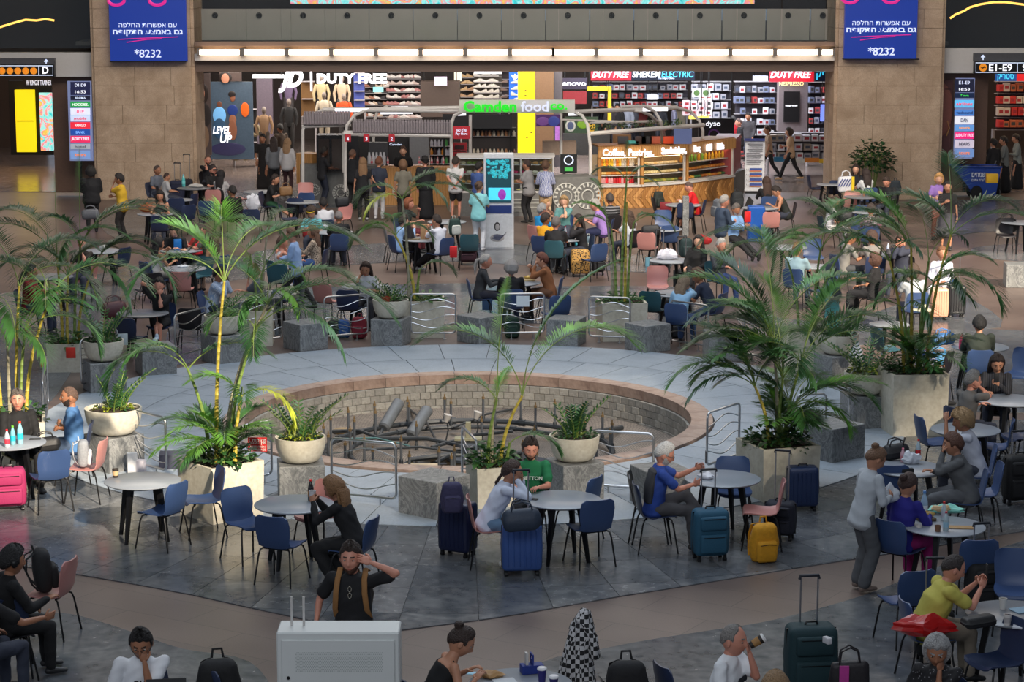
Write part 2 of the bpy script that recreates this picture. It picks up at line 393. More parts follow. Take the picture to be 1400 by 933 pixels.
# pale ring of slabs round the fountain: two courses of separate slabs
pale=struct(annulus(RO+.005,6.7,-.04,.004).build('trim_2',M_joint,None,smooth=False));pale.location=FC
for r0,r1,nn in((RO+.02,5.2,40),(5.2,6.7,44)):
 da=2*math.pi/nn;ms=[ring_slab(r0,r1,da,.05,.006).mesh('paving_slab',M_light,False)]
 for i in range(nn):link('paving_slab',ms[0],pale,(0,0,.015),i*da+(.03 if r0>5 else 0))
# fountain basin: rim stones, setts in the wall, basin floor
FT=thing('fountain_basin','round sunken stone fountain basin with pink rim and grey block wall, drained','fountain',FC)
nr=36;da=2*math.pi/nr;me=ring_slab(RI,RO,da,.16,.004).mesh('rim_stone',M_rim,False)
for i in range(nr):link('rim_stone',me,FT,(0,0,.05),i*da)
wall=annulus(RI+.02,RI+.2,-.62,-.1).build('basin_wall',mat('basin_joint',(98,94,88),.9),FT,smooth=False)
bw=2*math.pi*RI/120;bm=[]
for k in range(3):
 b=MB();b.rbox((RI+.02,0,0),(.1+.008*k,bw*.965,.116),.006,n=1);bm.append(b.mesh('sett',stone_mat('sett_stone_%d'%k,[(.3,tuple(int(c*(.93+.06*k))for c in(132,128,120))),(.7,tuple(int(c*(.93+.06*k))for c in(164,160,152)))],4,.5,.8,bump=.2),False))
cnt=0
for row in range(4):
 for i in range(120):
  a=2*math.pi*(i+.5*(row%2))/120
  d=math.degrees(a)%360
  if 193<d<347 or cnt>=300:continue
  link('sett',bm[RND.randrange(3)],FT,(0,0,-.18-.12*row),a);cnt+=1
def basin(nt,bs):
 tc=N(nt,'ShaderNodeTexCoord');br=N(nt,'ShaderNodeTexBrick');br.inputs['Scale'].default_value=7
 br.inputs['Color1'].default_value=(*srgb((186,176,166)),1);br.inputs['Color2'].default_value=(*srgb((166,156,148)),1);br.inputs['Mortar'].default_value=(*srgb((92,84,78)),1);br.inputs['Mortar Size'].default_value=.03
 sep=N(nt,'ShaderNodeSeparateXYZ');at=N(nt,'ShaderNodeMath',operation='ARCTAN2');ln=N(nt,'ShaderNodeVectorMath',operation='LENGTH');cb=N(nt,'ShaderNodeCombineXYZ');mu=N(nt,'ShaderNodeMath',operation='MULTIPLY');mu.inputs[1].default_value=3.
 nt.links.new(tc.outputs['Object'],sep.inputs[0]);nt.links.new(sep.outputs[1],at.inputs[0]);nt.links.new(sep.outputs[0],at.inputs[1]);nt.links.new(at.outputs[0],mu.inputs[0])
 nt.links.new(tc.outputs['Object'],ln.inputs[0]);nt.links.new(mu.outputs[0],cb.inputs[0]);nt.links.new(ln.outputs['Value'],cb.inputs[1]);nt.links.new(cb.outputs[0],br.inputs['Vector'])
 nz=N(nt,'ShaderNodeTexNoise');nz.inputs['Scale'].default_value=1.1;nz.inputs['Detail'].default_value=6;nt.links.new(tc.outputs['Object'],nz.inputs['Vector'])
 rp=ramp(nt,[(.3,(100,92,86)),(.6,(205,198,190))]);nt.links.new(nz.outputs['Fac'],rp.inputs[0])
 mx=N(nt,'ShaderNodeMix',data_type='RGBA',blend_type='MULTIPLY');mx.inputs[0].default_value=.8
 nt.links.new(br.outputs['Color'],mx.inputs[6]);nt.links.new(rp.outputs[0],mx.inputs[7]);nt.links.new(mx.outputs[2],bs.inputs['Base Color']);bs.inputs['Roughness'].default_value=.6
 bp=N(nt,'ShaderNodeBump');bp.inputs['Strength'].default_value=.5;bp.inputs['Distance'].default_value=.01;nt.links.new(br.outputs['Fac'],bp.inputs['Height']);bp.invert=True;nt.links.new(bp.outputs[0],bs.inputs['Normal'])
b=MB();b.lathe([(0,-.66),(2.2,-.64),(2.7,-.6),(RI+.1,-.5)],72,close=False);b.build('basin_floor',node_mat('basin_setts',basin),FT)
def wet(nt,bs):
 nz=N(nt,'ShaderNodeTexNoise');nz.inputs['Scale'].default_value=2;r=ramp(nt,[(.35,(38,30,20)),(.65,(74,58,36))]);nt.links.new(nz.outputs['Fac'],r.inputs[0]);nt.links.new(r.outputs[0],bs.inputs['Base Color']);bs.inputs['Roughness'].default_value=.06
b=MB();pts=[(math.cos(t)*(1.25+.2*math.sin(3*t)),math.sin(t)*(.75+.12*math.cos(5*t)))for t in np.linspace(0,2*math.pi,40,endpoint=False)]
b.prism([(x+.35,y-.55)for x,y in pts],-.655,-.625);b.build('water_puddle',node_mat('stagnant_water',wet),FT)
# ------------------------------------------------------------ facade: piers, beam, balcony
YF=66.0
def stone_pier(name,x0,x1,z1,side_in):
 root=struct(link(name,None,None,(0,YF,0)))
 b=MB();b.box(((x0+x1)/2,1.0,z1/2),(x1-x0-.06,1.9,z1));b.build('pier_core',mat('lime_mortar',(120,98,76),.9),root,smooth=False)
 hh=.56;rows=int(z1/hh)+1;wds=[1.05,.78,1.2]
 for r in range(rows):
  if r*hh+hh>z1+.3:break
  x=x0;k=0;off=(r%3)*.35
  while x<x1-.01:
   w=(.95+.35*((r*7+k*3)%4)/3)if k or not off else.45+off
   w=min(w,x1-x);
   if x1-x-w<.25:w=x1-x
   b=MB();pr=.006*((r*5+k*7)%3)
   b.rbox((x+w/2,-.05-pr/2,r*hh+hh/2),(w-.006,.16+pr,hh-.006),.006,n=1)
   b.build('stone_block',M_lime,root,smooth=False);x+=w;k+=1
  for sx,xx in((-1,x0),(1,x1)):
   for j in range(2):
    b=MB();b.rbox((xx+sx*.02,.42+j*.95,r*hh+hh/2),(.14,.93,hh-.006),.006,n=1);b.build('stone_block',M_lime,root,smooth=False)
 return root
xl0,xl1=WY(133,200,YF).x,WY(265,200,YF).x;xr0,xr1=WY(1142,200,YF).x,WY(1283,200,YF).x
stone_pier('wall_pier_left',xl0,xl1,7.4,1);stone_pier('wall_pier_right',xr0,xr1,7.4,-1)
def wz(py,Y=YF):return WY(700,py,Y).z
def wbox(px0,px1,py0,py1,Y,depth,m,name,parent=None,smooth=False,**kw):
 """a box whose front face at depth Y spans photo pixels"""
 a=WY(px0,py1,Y);c=WY(px1,py0,Y)
 b=MB();b.box(((a.x+c.x)/2,Y+depth/2,(a.z+c.z)/2),(abs(c.x-a.x),depth,abs(c.z-a.z)));return b.build(name,m,parent,smooth,**kw)
# beam over the opening
beam=struct(wbox(266,1141,77,98,YF+.1,3.2,M_brown,'trim_3'))
sof=struct(wbox(266,1141,74,83,YF-.25,.4,M_white,'trim_4'))
cov=struct(wbox(266,1141,57,63,YF-.35,.5,M_brown,'trim_5'))
back=struct(wbox(266,1141,62,76,YF+.12,.1,mat('warm_cove',(188,160,132),.6),'trim_6'))
M_tube=screen('tube_light',(255,226,196),5.5,noise=.01)
for i in range(15):
 x=272+61.1*i-(4 if i>7 else 0);x1=min(x+56,1139)
 o=wbox(x,x1,68,75,YF-.5,.12,M_tube,'light_tube');tag(o,'warm white light tube under the balcony beam, %s from left'%nth(i+1),'light','light tubes under the balcony beam')
 for e in(x-1,x1+1):wbox(e-1.5,e+1.5,66.5,76.5,YF-.51,.66,M_greyp,'end_cap',o)
# balcony panels (each a panel), balustrade glass, posts, screen band
for i in range(15):
 x0=264+60.3*i;x1=min(x0+59.3,1142)
 p=wbox(x0,x1,12,55,YF+1.6,.1,mat('balcony_grey',(168,158,150),.5,noise=.05,nscale=2),'balcony_cladding');tag(p,'grey cladding panel with round vent behind the balcony glass, %s from left'%nth(i+1),'cladding','grey panels behind the balcony glass')
 c=WY((x0+x1)/2,21,YF+1.55);b=MB();b.lathe([(.09,0),(.09,.05),(.06,.05),(.06,0)],16,M=Matrix.Rotation(math.pi/2,3,'X'));b.box((0,-.03,0),(.03,.03,.18));b.build('vent',mat('vent_dark',(60,54,50),.6),p).location=Vector((c.x,YF+1.6,c.z))
def glass(nt,bs):
 bs.inputs['Roughness'].default_value=.03;bs.inputs['Base Color'].default_value=(.8,.85,.85,1)
 tr=N(nt,'ShaderNodeBsdfTransparent');gl=N(nt,'ShaderNodeBsdfGlossy');gl.inputs['Roughness'].default_value=.03;fr=N(nt,'ShaderNodeFresnel');fr.inputs[0].default_value=1.45;nz=N(nt,'ShaderNodeTexNoise')
 mx=N(nt,'ShaderNodeMixShader');tr.inputs[0].default_value=(.9,.93,.92,1)
 nt.links.new(fr.outputs[0],mx.inputs[0]);nt.links.new(tr.outputs[0],mx.inputs[1]);nt.links.new(gl.outputs[0],mx.inputs[2]);nt.links.new(mx.outputs[0],nt.nodes['Material Output'].inputs[0])
M_glass=node_mat('clear_glass',glass)
for i in range(15):
 x0=276+61*i;x1=min(x0+60.4,1142)
 o=wbox(x0,x1,-12,58,YF-.1,.02,M_glass,'balustrade_glass');tag(o,'clear glass balustrade pane above the shop front, %s from left'%nth(i+1),'glass','balcony balustrade glass panes')
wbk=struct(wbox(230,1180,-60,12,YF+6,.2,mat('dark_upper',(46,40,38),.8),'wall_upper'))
def led(nt,bs):
 tc=N(nt,'ShaderNodeTexCoord');nz=N(nt,'ShaderNodeTexNoise');nz.inputs['Scale'].default_value=2.5;nz.inputs['Distortion'].default_value=2
 r=ramp(nt,[(.3,(40,190,200)),(.45,(150,225,225)),(.55,(235,120,150)),(.65,(240,190,60)),(.8,(60,200,200))]);nt.links.new(tc.outputs['Object'],nz.inputs[0]);nt.links.new(nz.outputs[0],r.inputs[0])
 nt.links.new(r.outputs[0],bs.inputs['Base Color']);nt.links.new(r.outputs[0],bs.inputs['Emission Color']);bs.inputs['Emission Strength'].default_value=.9
o=wbox(397,1032,-28,5,YF+3,.12,node_mat('led_band',led),'display_band');tag(o,'long teal and multicoloured display band above the balcony','screen')
# side bays: white fascia, dark corridor, glass above
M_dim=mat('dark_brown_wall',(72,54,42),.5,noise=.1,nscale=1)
for s,(a,b_)in(('left',(-140,131)),('right',(1283,1560))):
 struct(wbox(a,b_,72 if s=='left' else 66,105 if s=='left' else 100,YF+.3,.5,M_white,'trim_8' if s=='left' else 'trim_9'))
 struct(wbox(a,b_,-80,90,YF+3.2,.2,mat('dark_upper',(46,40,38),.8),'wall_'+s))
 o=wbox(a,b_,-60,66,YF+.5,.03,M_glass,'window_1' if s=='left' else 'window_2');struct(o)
def string_light(pts,lab):
 b=MB();b.tube([WY(x,y,YF+2.2)for x,y in pts],.035,6);tag(b.build('string_light',screen('warm_led',(255,190,90),2.2),None),lab,'light')
string_light([(-30,44),(0,37),(20,31),(35,27),(50,28),(62,26),(74,28)],'glowing golden string of light in the dark upper window left')
string_light([(1299,25),(1306,20),(1318,15),(1326,10),(1340,6),(1358,3),(1375,3),(1390,5),(1412,8)],'glowing golden string of light in the dark upper window right')
# corridor walls left and right behind the side bays
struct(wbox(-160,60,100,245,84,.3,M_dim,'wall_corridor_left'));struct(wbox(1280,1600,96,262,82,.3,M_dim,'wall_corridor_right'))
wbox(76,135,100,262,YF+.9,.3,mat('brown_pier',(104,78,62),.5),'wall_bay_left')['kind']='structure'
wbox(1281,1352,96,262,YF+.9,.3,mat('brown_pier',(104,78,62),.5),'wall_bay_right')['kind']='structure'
# shops' shell
struct(wbox(180,1240,60,262,88,.3,mat('shop_back',(70,62,60),.7),'wall_back'))
cl=MB();cl.box((0,78,4.55),(26,22,.12));struct(cl.build('ceiling',mat('shop_ceiling',(90,84,80),.8),None,False))
M_shopfloor=stone_mat('shop_floor_stone',[(.3,(112,100,96)),(.7,(136,124,118))],.5,.4,.18,bump=.0)
b=MB();b.box((0,78,.012),(60,20,.02));b.build('shop_floor',M_shopfloor,FLOOR,False)
# unseen roof added over the hall, its openings shaped to cast the wanted sun patches
ZR=17.0
def up(px,py):
 p=W(px,py);return p-SUN_DIR*(ZR/-SUN_DIR.z)*(-1)*-1
def hole(pts):return[(up(x,y).x,up(x,y).y)for x,y in pts]
def roof(holes,sun_slats):
 """flat slabs laid between rectangular openings: cell grid, open cells left out"""
 cell=.8;b=MB();cols={}
 def inside(p,poly):
  x,y=p;c=False;n=len(poly)
  for i in range(n):
   x1,y1=poly[i];x2,y2=poly[(i+1)%n]
   if(y1>y)!=(y2>y)and x<(x2-x1)*(y-y1)/(y2-y1)+x1:c=not c
  return c
 ys=np.arange(-40,90,cell)
 for y in ys:
  x=-45.0;start=x
  while x<60:
   p=(x+cell/2,y+cell/2);op=any(inside(p,h)for h in holes);lv=next((f for h,f in sun_slats if inside(p,h)),None)
   if op or lv is not None:
    if x>start:b.box(((start+x)/2,y+cell/2,ZR+.15),(x-start,cell,.3))
    if lv is not None and not op:
     w=cell*(1-lv);b.box((x+cell/2,y+w/2,ZR+.15),(cell,w,.05))
    start=x+cell
   x+=cell
  if x>start:b.box(((start+x)/2,y+cell/2,ZR+.15),(x-start,cell,.3))
 return b
H=[hole([(-120,590),(40,530),(180,560),(210,610),(345,620),(345,700),(240,745),(60,735),(-120,715)]),
hole([(1040,400),(1180,360),(1230,335),(1500,345),(1500,480),(1330,470),(1290,560),(1140,530)])]
LV=[(hole([(345,560),(500,500),(960,500),(1010,620),(1000,690),(800,735),(345,735)]),.36),  # slatted areas added to let only part of the sun through
(hole([(700,270),(1040,270),(1300,300),(1300,400),(1040,420),(700,400)]),.4),
(hole([(1180,560),(1400,500),(1500,540),(1500,620),(1200,640)]),.35)]
struct(roof(H,LV).build('ceiling_sun_mask',mat('sun_mask_grey',(120,116,110),.9),None,False))
# ============================================================ BUILDERS: furniture, luggage, plants
CH={'blue':(54,76,118),'dkblue':(38,50,80),'pink':(190,132,126),'teal':(48,90,102),'black':(34,32,36),'yellow':(196,188,140),'grey':(120,120,122)}
def chair_shell():
 # profile along centre line: front lip, seat, curve, backrest top ; (y forward, z)
 prof=[(.235,.425),(.215,.452),(.12,.452),(0,.438),(-.10,.437),(-.17,.455),(-.205,.51),(-.222,.60),(-.245,.72),(-.262,.81),(-.27,.845)]
 hw=[.19,.215,.225,.225,.218,.205,.20,.215,.222,.205,.15]
 nx=10;top=[];bot=[]
 for i,((y,z),w)in enumerate(zip(prof,hw)):
  back=max(0,min(1,(i-5)/3));d=Vector((0,0,1)).lerp(Vector((0,1,.2)),back).normalized()
  for k in range(nx+1):
   u=-1+2*k/nx;dish=.03*abs(u)**2.5
   x=w*math.copysign(abs(u)**.9,u)if u else 0
   p=Vector((x,y,z))+d*dish;top.append(p);bot.append(p-d*.013)
 b=MB();L=len(prof);n=nx+1
 fs=[(i*n+k,i*n+k+1,(i+1)*n+k+1,(i+1)*n+k)for i in range(L-1)for k in range(nx)]
 o=L*n;fs2=[tuple(reversed([q+o for q in f]))for f in fs]
 rim=[(i*n,(i+1)*n,o+(i+1)*n,o+i*n)for i in range(L-1)]+[(i*n+nx,o+i*n+nx,o+(i+1)*n+nx,(i+1)*n+nx)for i in range(L-1)]
 rim+=[(k,o+k,o+k+1,k+1)for k in range(nx)]+[((L-1)*n+k,(L-1)*n+k+1,o+(L-1)*n+k+1,o+(L-1)*n+k)for k in range(nx)]
 b.add(top+bot,fs+fs2+rim);return b
SHELL=chair_shell();SHM={}
LEGM={}
for sx in(-1,1):
 for sy in(-1,1):
  b=MB();b.tube([(sx*.15,sy*.13,.44),(sx*.185,sy*.165,.42),(sx*.20,sy*.185,.36),(sx*.235,sy*.245,.0)],.0105,6);LEGM[(sx,sy)]=b.mesh('leg',M_black)
b=MB();b.tube([(-.15,.13,.428),(.15,.13,.428)],.01,6);b.tube([(-.15,-.13,.428),(.15,-.13,.428)],.01,6);b.box((0,0,.43),(.2,.22,.012));SEATFR=b.mesh('seat_frame',M_black)
def chair(loc,rz,colour,label,group='cafe chairs'):
 if colour not in SHM:SHM[colour]=SHELL.mesh('seat_shell',mat('chair_plastic_'+colour,CH[colour],.38,noise=.03,nscale=60,bump=.02))
 r=thing('cafe_chair',label,'chair',loc,rz,group)
 link('seat_shell',SHM[colour],r);link('seat_frame',SEATFR,r)
 for k in LEGM:link('leg',LEGM[k],r)
 return r
M_top=mat('table_laminate',(146,152,160),.3,noise=.03,nscale=4)
M_topd=mat('table_laminate_dark',(120,124,130),.3,noise=.03,nscale=4)
TBL={}
def table(loc,label,dark=False,r=.47,rz=0.3):
 t=thing('round_table',label,'table',loc,rz,'round cafe tables')
 k=(dark,r)
 if k not in TBL:
  b=MB();b.lathe([(r-.012,.725),(r,.732),(r,.742),(r-.006,.746)],48);b2=MB();b2.lathe([(r-.03,.715),(r-.012,.7255),(.05,.7255)],48,close=False)
  b3=MB();b3.box((0,0,.712),(.5,.05,.02));b3.box((0,0,.712),(.05,.5,.02));b3.lathe([(.13,.70),(.13,.716)],16)
  l=MB()
  for a,z0,z1 in((.038,0,0),):pass
  l.add([(x*(.020 if z==0 else.036)+(.36 if z==0 else.24),y*(.014 if z==0 else.030),z)for z in(0,.71)for x,y in((-1,-1),(1,-1),(1,1),(-1,1))],[(3,2,1,0),(4,5,6,7),(0,1,5,4),(1,2,6,5),(2,3,7,6),(3,0,4,7)])
  TBL[k]=(b.mesh('tabletop',M_topd if dark else M_top),b2.mesh('edge_band',M_black),b3.mesh('under_frame',M_black),l.mesh('leg',M_black,False))
 m=TBL[k];link('tabletop',m[0],t);link('edge_band',m[1],t);link('under_frame',m[2],t)
 for i in range(4):link('leg',m[3],t,(0,0,0),math.pi/2*i+math.pi/4)
 return t
# ---- luggage
def suitcase(loc,rz,rgb,label,w=.42,d=.26,h=.6,handle=.42,soft=False,ribs=True,mm=None,tilt=0.):
 r=thing('suitcase',label,'suitcase',loc,rz,'suitcases');m=mm or mat('case_%d_%d_%d'%rgb,rgb,.75 if soft else.35,noise=.08,bump=.1 if soft else 0,nscale=60)
 z0=.07;b=MB();b.rbox((0,0,z0+h/2),(w,d,h),.05 if not soft else.07,n=4,puff=.01);b.build('body',m,r)
 if soft:
  for zc,hh in((z0+h*.3,h*.42),(z0+h*.74,h*.3)):
   b=MB();b.rbox((0,-d/2-.015,zc),(w*.78,.07,hh),.03,n=3);p=b.build('front_pocket',m,r)
   q=MB();q.box((0,-d/2-.053,zc+hh*.34),(w*.6,.006,.008));q.build('zip',M_black,p)
 elif ribs:
  for k in range(6):
   for s in(-1,1):
    b=MB();b.rbox((-w*.36+w*.144*k,s*(d/2+.004),z0+h/2),(.022,.02,h*.8),.009,n=1);b.build('rib',m,r,False)
  b=MB();
 b=MB();b.box((0,0,z0+h/2),(w+.012,.014,h*.9));b.build('zip_seam',M_black,r,False)
 b=MB();b.tube([(-.06,0,z0+h+.004),(-.05,0,z0+h+.03),(.05,0,z0+h+.03),(.06,0,z0+h+.004)],.011,6);b.build('carry_handle',M_black,r)
 if handle:
  hx=.085;hz=z0+h+handle
  for s in(-1,1):
   b=MB();b.tube([(s*hx,d/2-.05,z0+h-.02),(s*hx,d/2-.05,hz)],.009,6);b.build('handle_tube',M_steel,r)
  b=MB();b.tube([(-hx-.012,d/2-.05,hz-.035),(-hx-.008,d/2-.05,hz),(hx+.008,d/2-.05,hz),(hx+.012,d/2-.05,hz-.035)],.016,8);b.build('grip',mat('grip_black',(26,30,40),.5),r)
 for sx in(-1,1):
  for sy in(-1,1):
   b=MB();M=Matrix.Rotation(math.pi/2,3,'Y');b.lathe([(.0,-.022),(.03,-.018),(.032,0),(.03,.018),(0,.022)],12,(sx*(w/2-.05),sy*(d/2-.05),.032),M=M);b.box((sx*(w/2-.05),sy*(d/2-.05),.068),(.03,.05,.05));b.build('wheel',M_black,r)
 if tilt:r.rotation_euler=(tilt,0,rz)
 return r
def backpack(loc,rz,rgb,label,s=1.,pocket=None,lean=0.,name='backpack',group=None):
 """stands on its base, back panel at +y, front pocket at -y"""
 r=thing(name,label,'backpack',loc,rz,group);r.scale=(s,s,s);r.rotation_euler=(lean,0,rz)
 m=mat('pack_%d_%d_%d'%rgb,rgb,.8,noise=.15,nscale=30,bump=.25);m2=mat('pack_%d_%d_%d'%pocket,pocket,.7,noise=.1)if pocket else m
 b=MB();b.rbox((0,0,.22),(.30,.17,.44),.08,n=4,puff=.012)
 b.v=[(x*(1-.18*max(0,z-.25)/.2)+.006*math.sin(z*31+x*9),y+.006*math.sin(z*27),z)for x,y,z in b.v];b.build('body',m,r)
 b=MB();b.rbox((0,-.10,.15),(.23,.09,.24),.04,n=3,puff=.006);p=b.build('front_pocket',m2,r)
 q=MB();q.tube([(-.09,-.148,.235),(0,-.15,.245),(.09,-.148,.235)],.004,5);q.build('zip',M_black,p)
 b=MB();b.tube([(-.04,.06,.43),(-.03,.07,.49),(.03,.07,.49),(.04,.06,.43)],.01,6);b.build('top_loop',m2,r)
 for sx in(-1,1):
  b=MB();b.tube([(sx*.06,.07,.42),(sx*.09,.15,.38),(sx*.11,.17,.26),(sx*.12,.13,.12),(sx*.13,.08,.05)],.022,6,flat=.35);b.build('shoulder_strap',m2,r)
 return r
def handbag(loc,rz,rgb,label,sz=(.34,.16,.26),name='handbag',cat='bag',strap=True):
 r=thing(name,label,cat,loc,rz);m=mat('bag_%d_%d_%d'%rgb,rgb,.55,noise=.15,bump=.2,nscale=25)
 b=MB();b.rbox((0,0,sz[2]/2),sz,min(sz)*.4,n=4,puff=.01);b.v=[(x+.008*math.sin(z*22+y*40),y*(1-.35*z/sz[2])+.006*math.sin(x*30),z+.01*math.sin(x*14))for x,y,z in b.v];b.build('body',m,r)
 if strap:
  for s in(-1,1):
   b=MB();w=sz[0]*.28;b.tube([(-w,s*sz[1]*.2,sz[2]*.9),(-w*.8,s*sz[1]*.25,sz[2]*1.25),(0,s*sz[1]*.28,sz[2]*1.36),(w*.8,s*sz[1]*.25,sz[2]*1.25),(w,s*sz[1]*.2,sz[2]*.9)],.009,6);b.build('handle',m,r)
 return r
def cup(loc,label,rgb=(232,228,220),lid=None,h=.11,r0=.03,r1=.041,band=None):
 r=thing('paper_cup',label,'cup',loc);b=MB();b.lathe([(r0,0),(r1,h),(r1-.004,h),(r0,.02)],20);b.build('body',mat('cup_%d_%d_%d'%rgb,rgb,.5,noise=.03),r)
 if lid:b=MB();b.lathe([(r1+.003,h-.004),(r1+.003,h+.008),(r1-.006,h+.018),(0,h+.018)],20);b.build('lid',mat('lid_%d_%d_%d'%lid,lid,.35),r)
 else:b=MB();b.lathe([(r1-.006,h-.012),(0,h-.012)],16,close=False);b.build('drink',mat('coffee',(70,44,28),.2),r)
 if band:b=MB();b.lathe([(r0+.004,h*.25),(r1-.001,h*.75),(r1-.004,h*.75)],20,close=False);b.build('band',mat('band_%d_%d_%d'%band,band,.6),r)
 return r
def bottle(loc,label,liquid=(200,220,230),lab=(220,220,220),cap=(220,40,40),h=.22,rad=.032):
 r=thing('plastic_bottle',label,'bottle',loc);b=MB();k=h/.22
 b.lathe([(rad*.85,0),(rad,.012),(rad,.12*k),(rad*.95,.14*k),(rad*.5,.185*k),(rad*.38,.195*k),(rad*.38,.205*k)],16);b.build('body',mat('pet_%d_%d_%d'%liquid,liquid,.12,noise=.02,spec=.8),r)
 b=MB();b.lathe([(rad*1.02,.045*k),(rad*1.02,.105*k)],16,close=False);b.build('label_band',mat('lab_%d_%d_%d'%lab,lab,.5),r)
 b=MB();b.lathe([(rad*.45,.203*k),(rad*.45,.222*k),(0,.222*k)],12);b.build('cap',mat('cap_%d_%d_%d'%cap,cap,.4),r)
 return r
def small_box(name,cat,label,loc,sz,rgb,rz=0.,rough=.6,emit=0,rad=.006):
 b=MB();b.rbox((0,0,sz[2]/2),sz,rad,n=2);o=b.build(name,mat('%s_%d_%d_%d'%(name,*rgb),rgb,rough,emit=emit,noise=.05),None);o.location=loc;o.rotation_euler=(0,0,rz);return tag(o,label,cat)
def crumple(name,cat,label,loc,rgb,r=(.08,.06,.04),seed=1,rough=.5):
 b=MB();b.ell((0,0,r[2]*.8),r,14,10);R=random.Random(seed);ph=[R.uniform(0,6)for _ in range(6)]
 b.v=[(x*(1+.25*math.sin(9*y/r[1]*.4+ph[0])+.12*math.sin(17*z/r[2]*.5+ph[1])),y*(1+.25*math.sin(8*x/r[0]*.5+ph[2])),max(0,z*(1+.3*math.sin(7*x/r[0]*.6+ph[3])*math.cos(6*y/r[1]*.6+ph[4]))))for x,y,z in b.v]
 o=b.build(name,mat('%s_%d_%d_%d'%(name,*rgb),rgb,rough,noise=.1),None,False);o.location=loc;return tag(o,label,cat)
ZT=.746
# ---- stone cubes, bowls, planters, railings
def cube(px,py,rz,label,s=.6,h=.5):
 p=W(px,py);b=MB();b.rbox((0,0,h/2),(s,s,h),.008,n=1);o=b.build('granite_cube',M_gran,None,False);o.location=p;o.rotation_euler=(0,0,rz);tag(o,label,'stone block','granite cubes ringing the fountain');return p
def bowl(p,label,r=.335,h=.34):
 t=thing('bowl_planter',label,'planter',p,0,'cream bowl planters')
 b=MB();pr=[(r*.35,0),(r*.52,.012)]+[(r*(.52+.48*math.sin(a)),h*(1-math.cos(a)))for a in[math.pi/2*i/10 for i in range(2,11)]]+[(r*.93,h),(r*.9,h-.05)];b.lathe(pr,40);b.build('bowl',M_cream,t)
 b=MB();b.lathe([(0,h-.02),(r*.5,h-.025),(r*.91,h-.05)],24,close=False);b.build('soil',mat('soil',(52,40,30),1,noise=.4,bump=.6,nscale=40),t);return t
def planter(px,py,rz,label,s=.78,h=.7,z=0):
 p=W(px,py);t=thing('square_planter',label,'planter',p,rz,'tall cream square planters')
 b=MB();t0=s/2
 b.add([(x*t0*k,y*t0*k,zz)for zz,k in((0,.96),(h,1.),(h,.9),(h-.08,.9))for x,y in((-1,-1),(1,-1),(1,1),(-1,1))],[(3,2,1,0)]+[(i*4+k,i*4+(k+1)%4,(i+1)*4+(k+1)%4,(i+1)*4+k)for i in range(3)for k in range(4)]+[(12,13,14,15)])
 b.build('box',M_cream,t,False);b=MB();b.rbox((0,0,h-.07),(s*.88,s*.88,.06),.02);b.build('soil',MATS.get('soil')or mat('soil',(52,40,30),1,noise=.4,bump=.6,nscale=40),t);return t,p
def railing(pxa,pya,pxb,pyb,label,h=.86,flip=False):
 A,B=W(pxa,pya),W(pxb,pyb);L=(B-A).length;rz=math.atan2((B-A).y,(B-A).x)
 t=thing('wavy_railing',label,'railing',A,rz,'steel wave railings round the fountain');zb,zt,c=.12,h,.07
 pts=[]
 for cx,cz,a0 in((L-c,zt-c,0),(c,zt-c,90),(c,zb+c,180),(L-c,zb+c,270)):
  for i in range(4):a=math.radians(a0+30*i);pts.append((cx+c*math.cos(a),0,cz+c*math.sin(a)))
 b=MB();b.tube(pts,.017,8,closed=True);b.build('frame',M_steel,t)
 for k in range(4):
  z=zb+(zt-zb)*(.2+.2*k);b=MB();ph=k*.9+(2 if flip else 0)
  b.tube([(L*u,0,z+.055*math.sin(u*5.5+ph)-.0*u)for u in np.linspace(.01,.99,14)],.008,6);b.build('wavy_bar',M_steel,t)
 for x in(L*.25,L*.75):b=MB();b.tube([(x,0,zb),(x,0,.0)],.012,6);b.lathe([(.035,0),(.035,.012)],12,(x,0,0));b.build('foot',M_steel,t)
 return t
# ---- plants
def leafmat(key,c,tr=.25,rough=.35):
 def f(nt,b):
  tc=N(nt,'ShaderNodeTexCoord');nz=N(nt,'ShaderNodeTexNoise');nz.inputs['Scale'].default_value=3.;nt.links.new(tc.outputs['Object'],nz.inputs[0])
  r=ramp(nt,[(.3,tuple(int(x*.72)for x in c)),(.7,tuple(min(255,int(x*1.25))for x in c))]);nt.links.new(nz.outputs[0],r.inputs[0]);nt.links.new(r.outputs[0],b.inputs['Base Color'])
  b.inputs['Roughness'].default_value=rough
  t=N(nt,'ShaderNodeBsdfTranslucent');nt.links.new(r.outputs[0],t.inputs[0]);mx=N(nt,'ShaderNodeMixShader');mx.inputs[0].default_value=tr
  nt.links.new(b.outputs[0],mx.inputs[1]);nt.links.new(t.outputs[0],mx.inputs[2]);nt.links.new(mx.outputs[0],nt.nodes['Material Output'].inputs[0])
 return node_mat(key,f)
LEAF=[leafmat('palm_leaf_dark',(48,84,50)),leafmat('palm_leaf',(64,106,56)),leafmat('palm_leaf_light',(92,140,58)),leafmat('palm_leaf_yellow',(170,180,60))]
CANE=[mat('cane_yellow',(176,158,62),.5,noise=.2,nscale=8),mat('cane_green',(110,132,62),.5,noise=.2,nscale=8),mat('cane_grey',(150,144,122),.7,noise=.2,nscale=8)]
def frond_pts(base,az,elev,L,droop,n=14):
 """rachis points: starts at elevation elev, bends towards the ground"""
 p=Vector(base);pts=[p.copy()];h=Vector((math.cos(az),math.sin(az),0));e=elev
 for i in range(n):
  p=p+(h*math.cos(e)+Vector((0,0,1))*math.sin(e))*(L/n);pts.append(p.copy());e-=droop/n*(1.25+.3*i/n)
 return pts
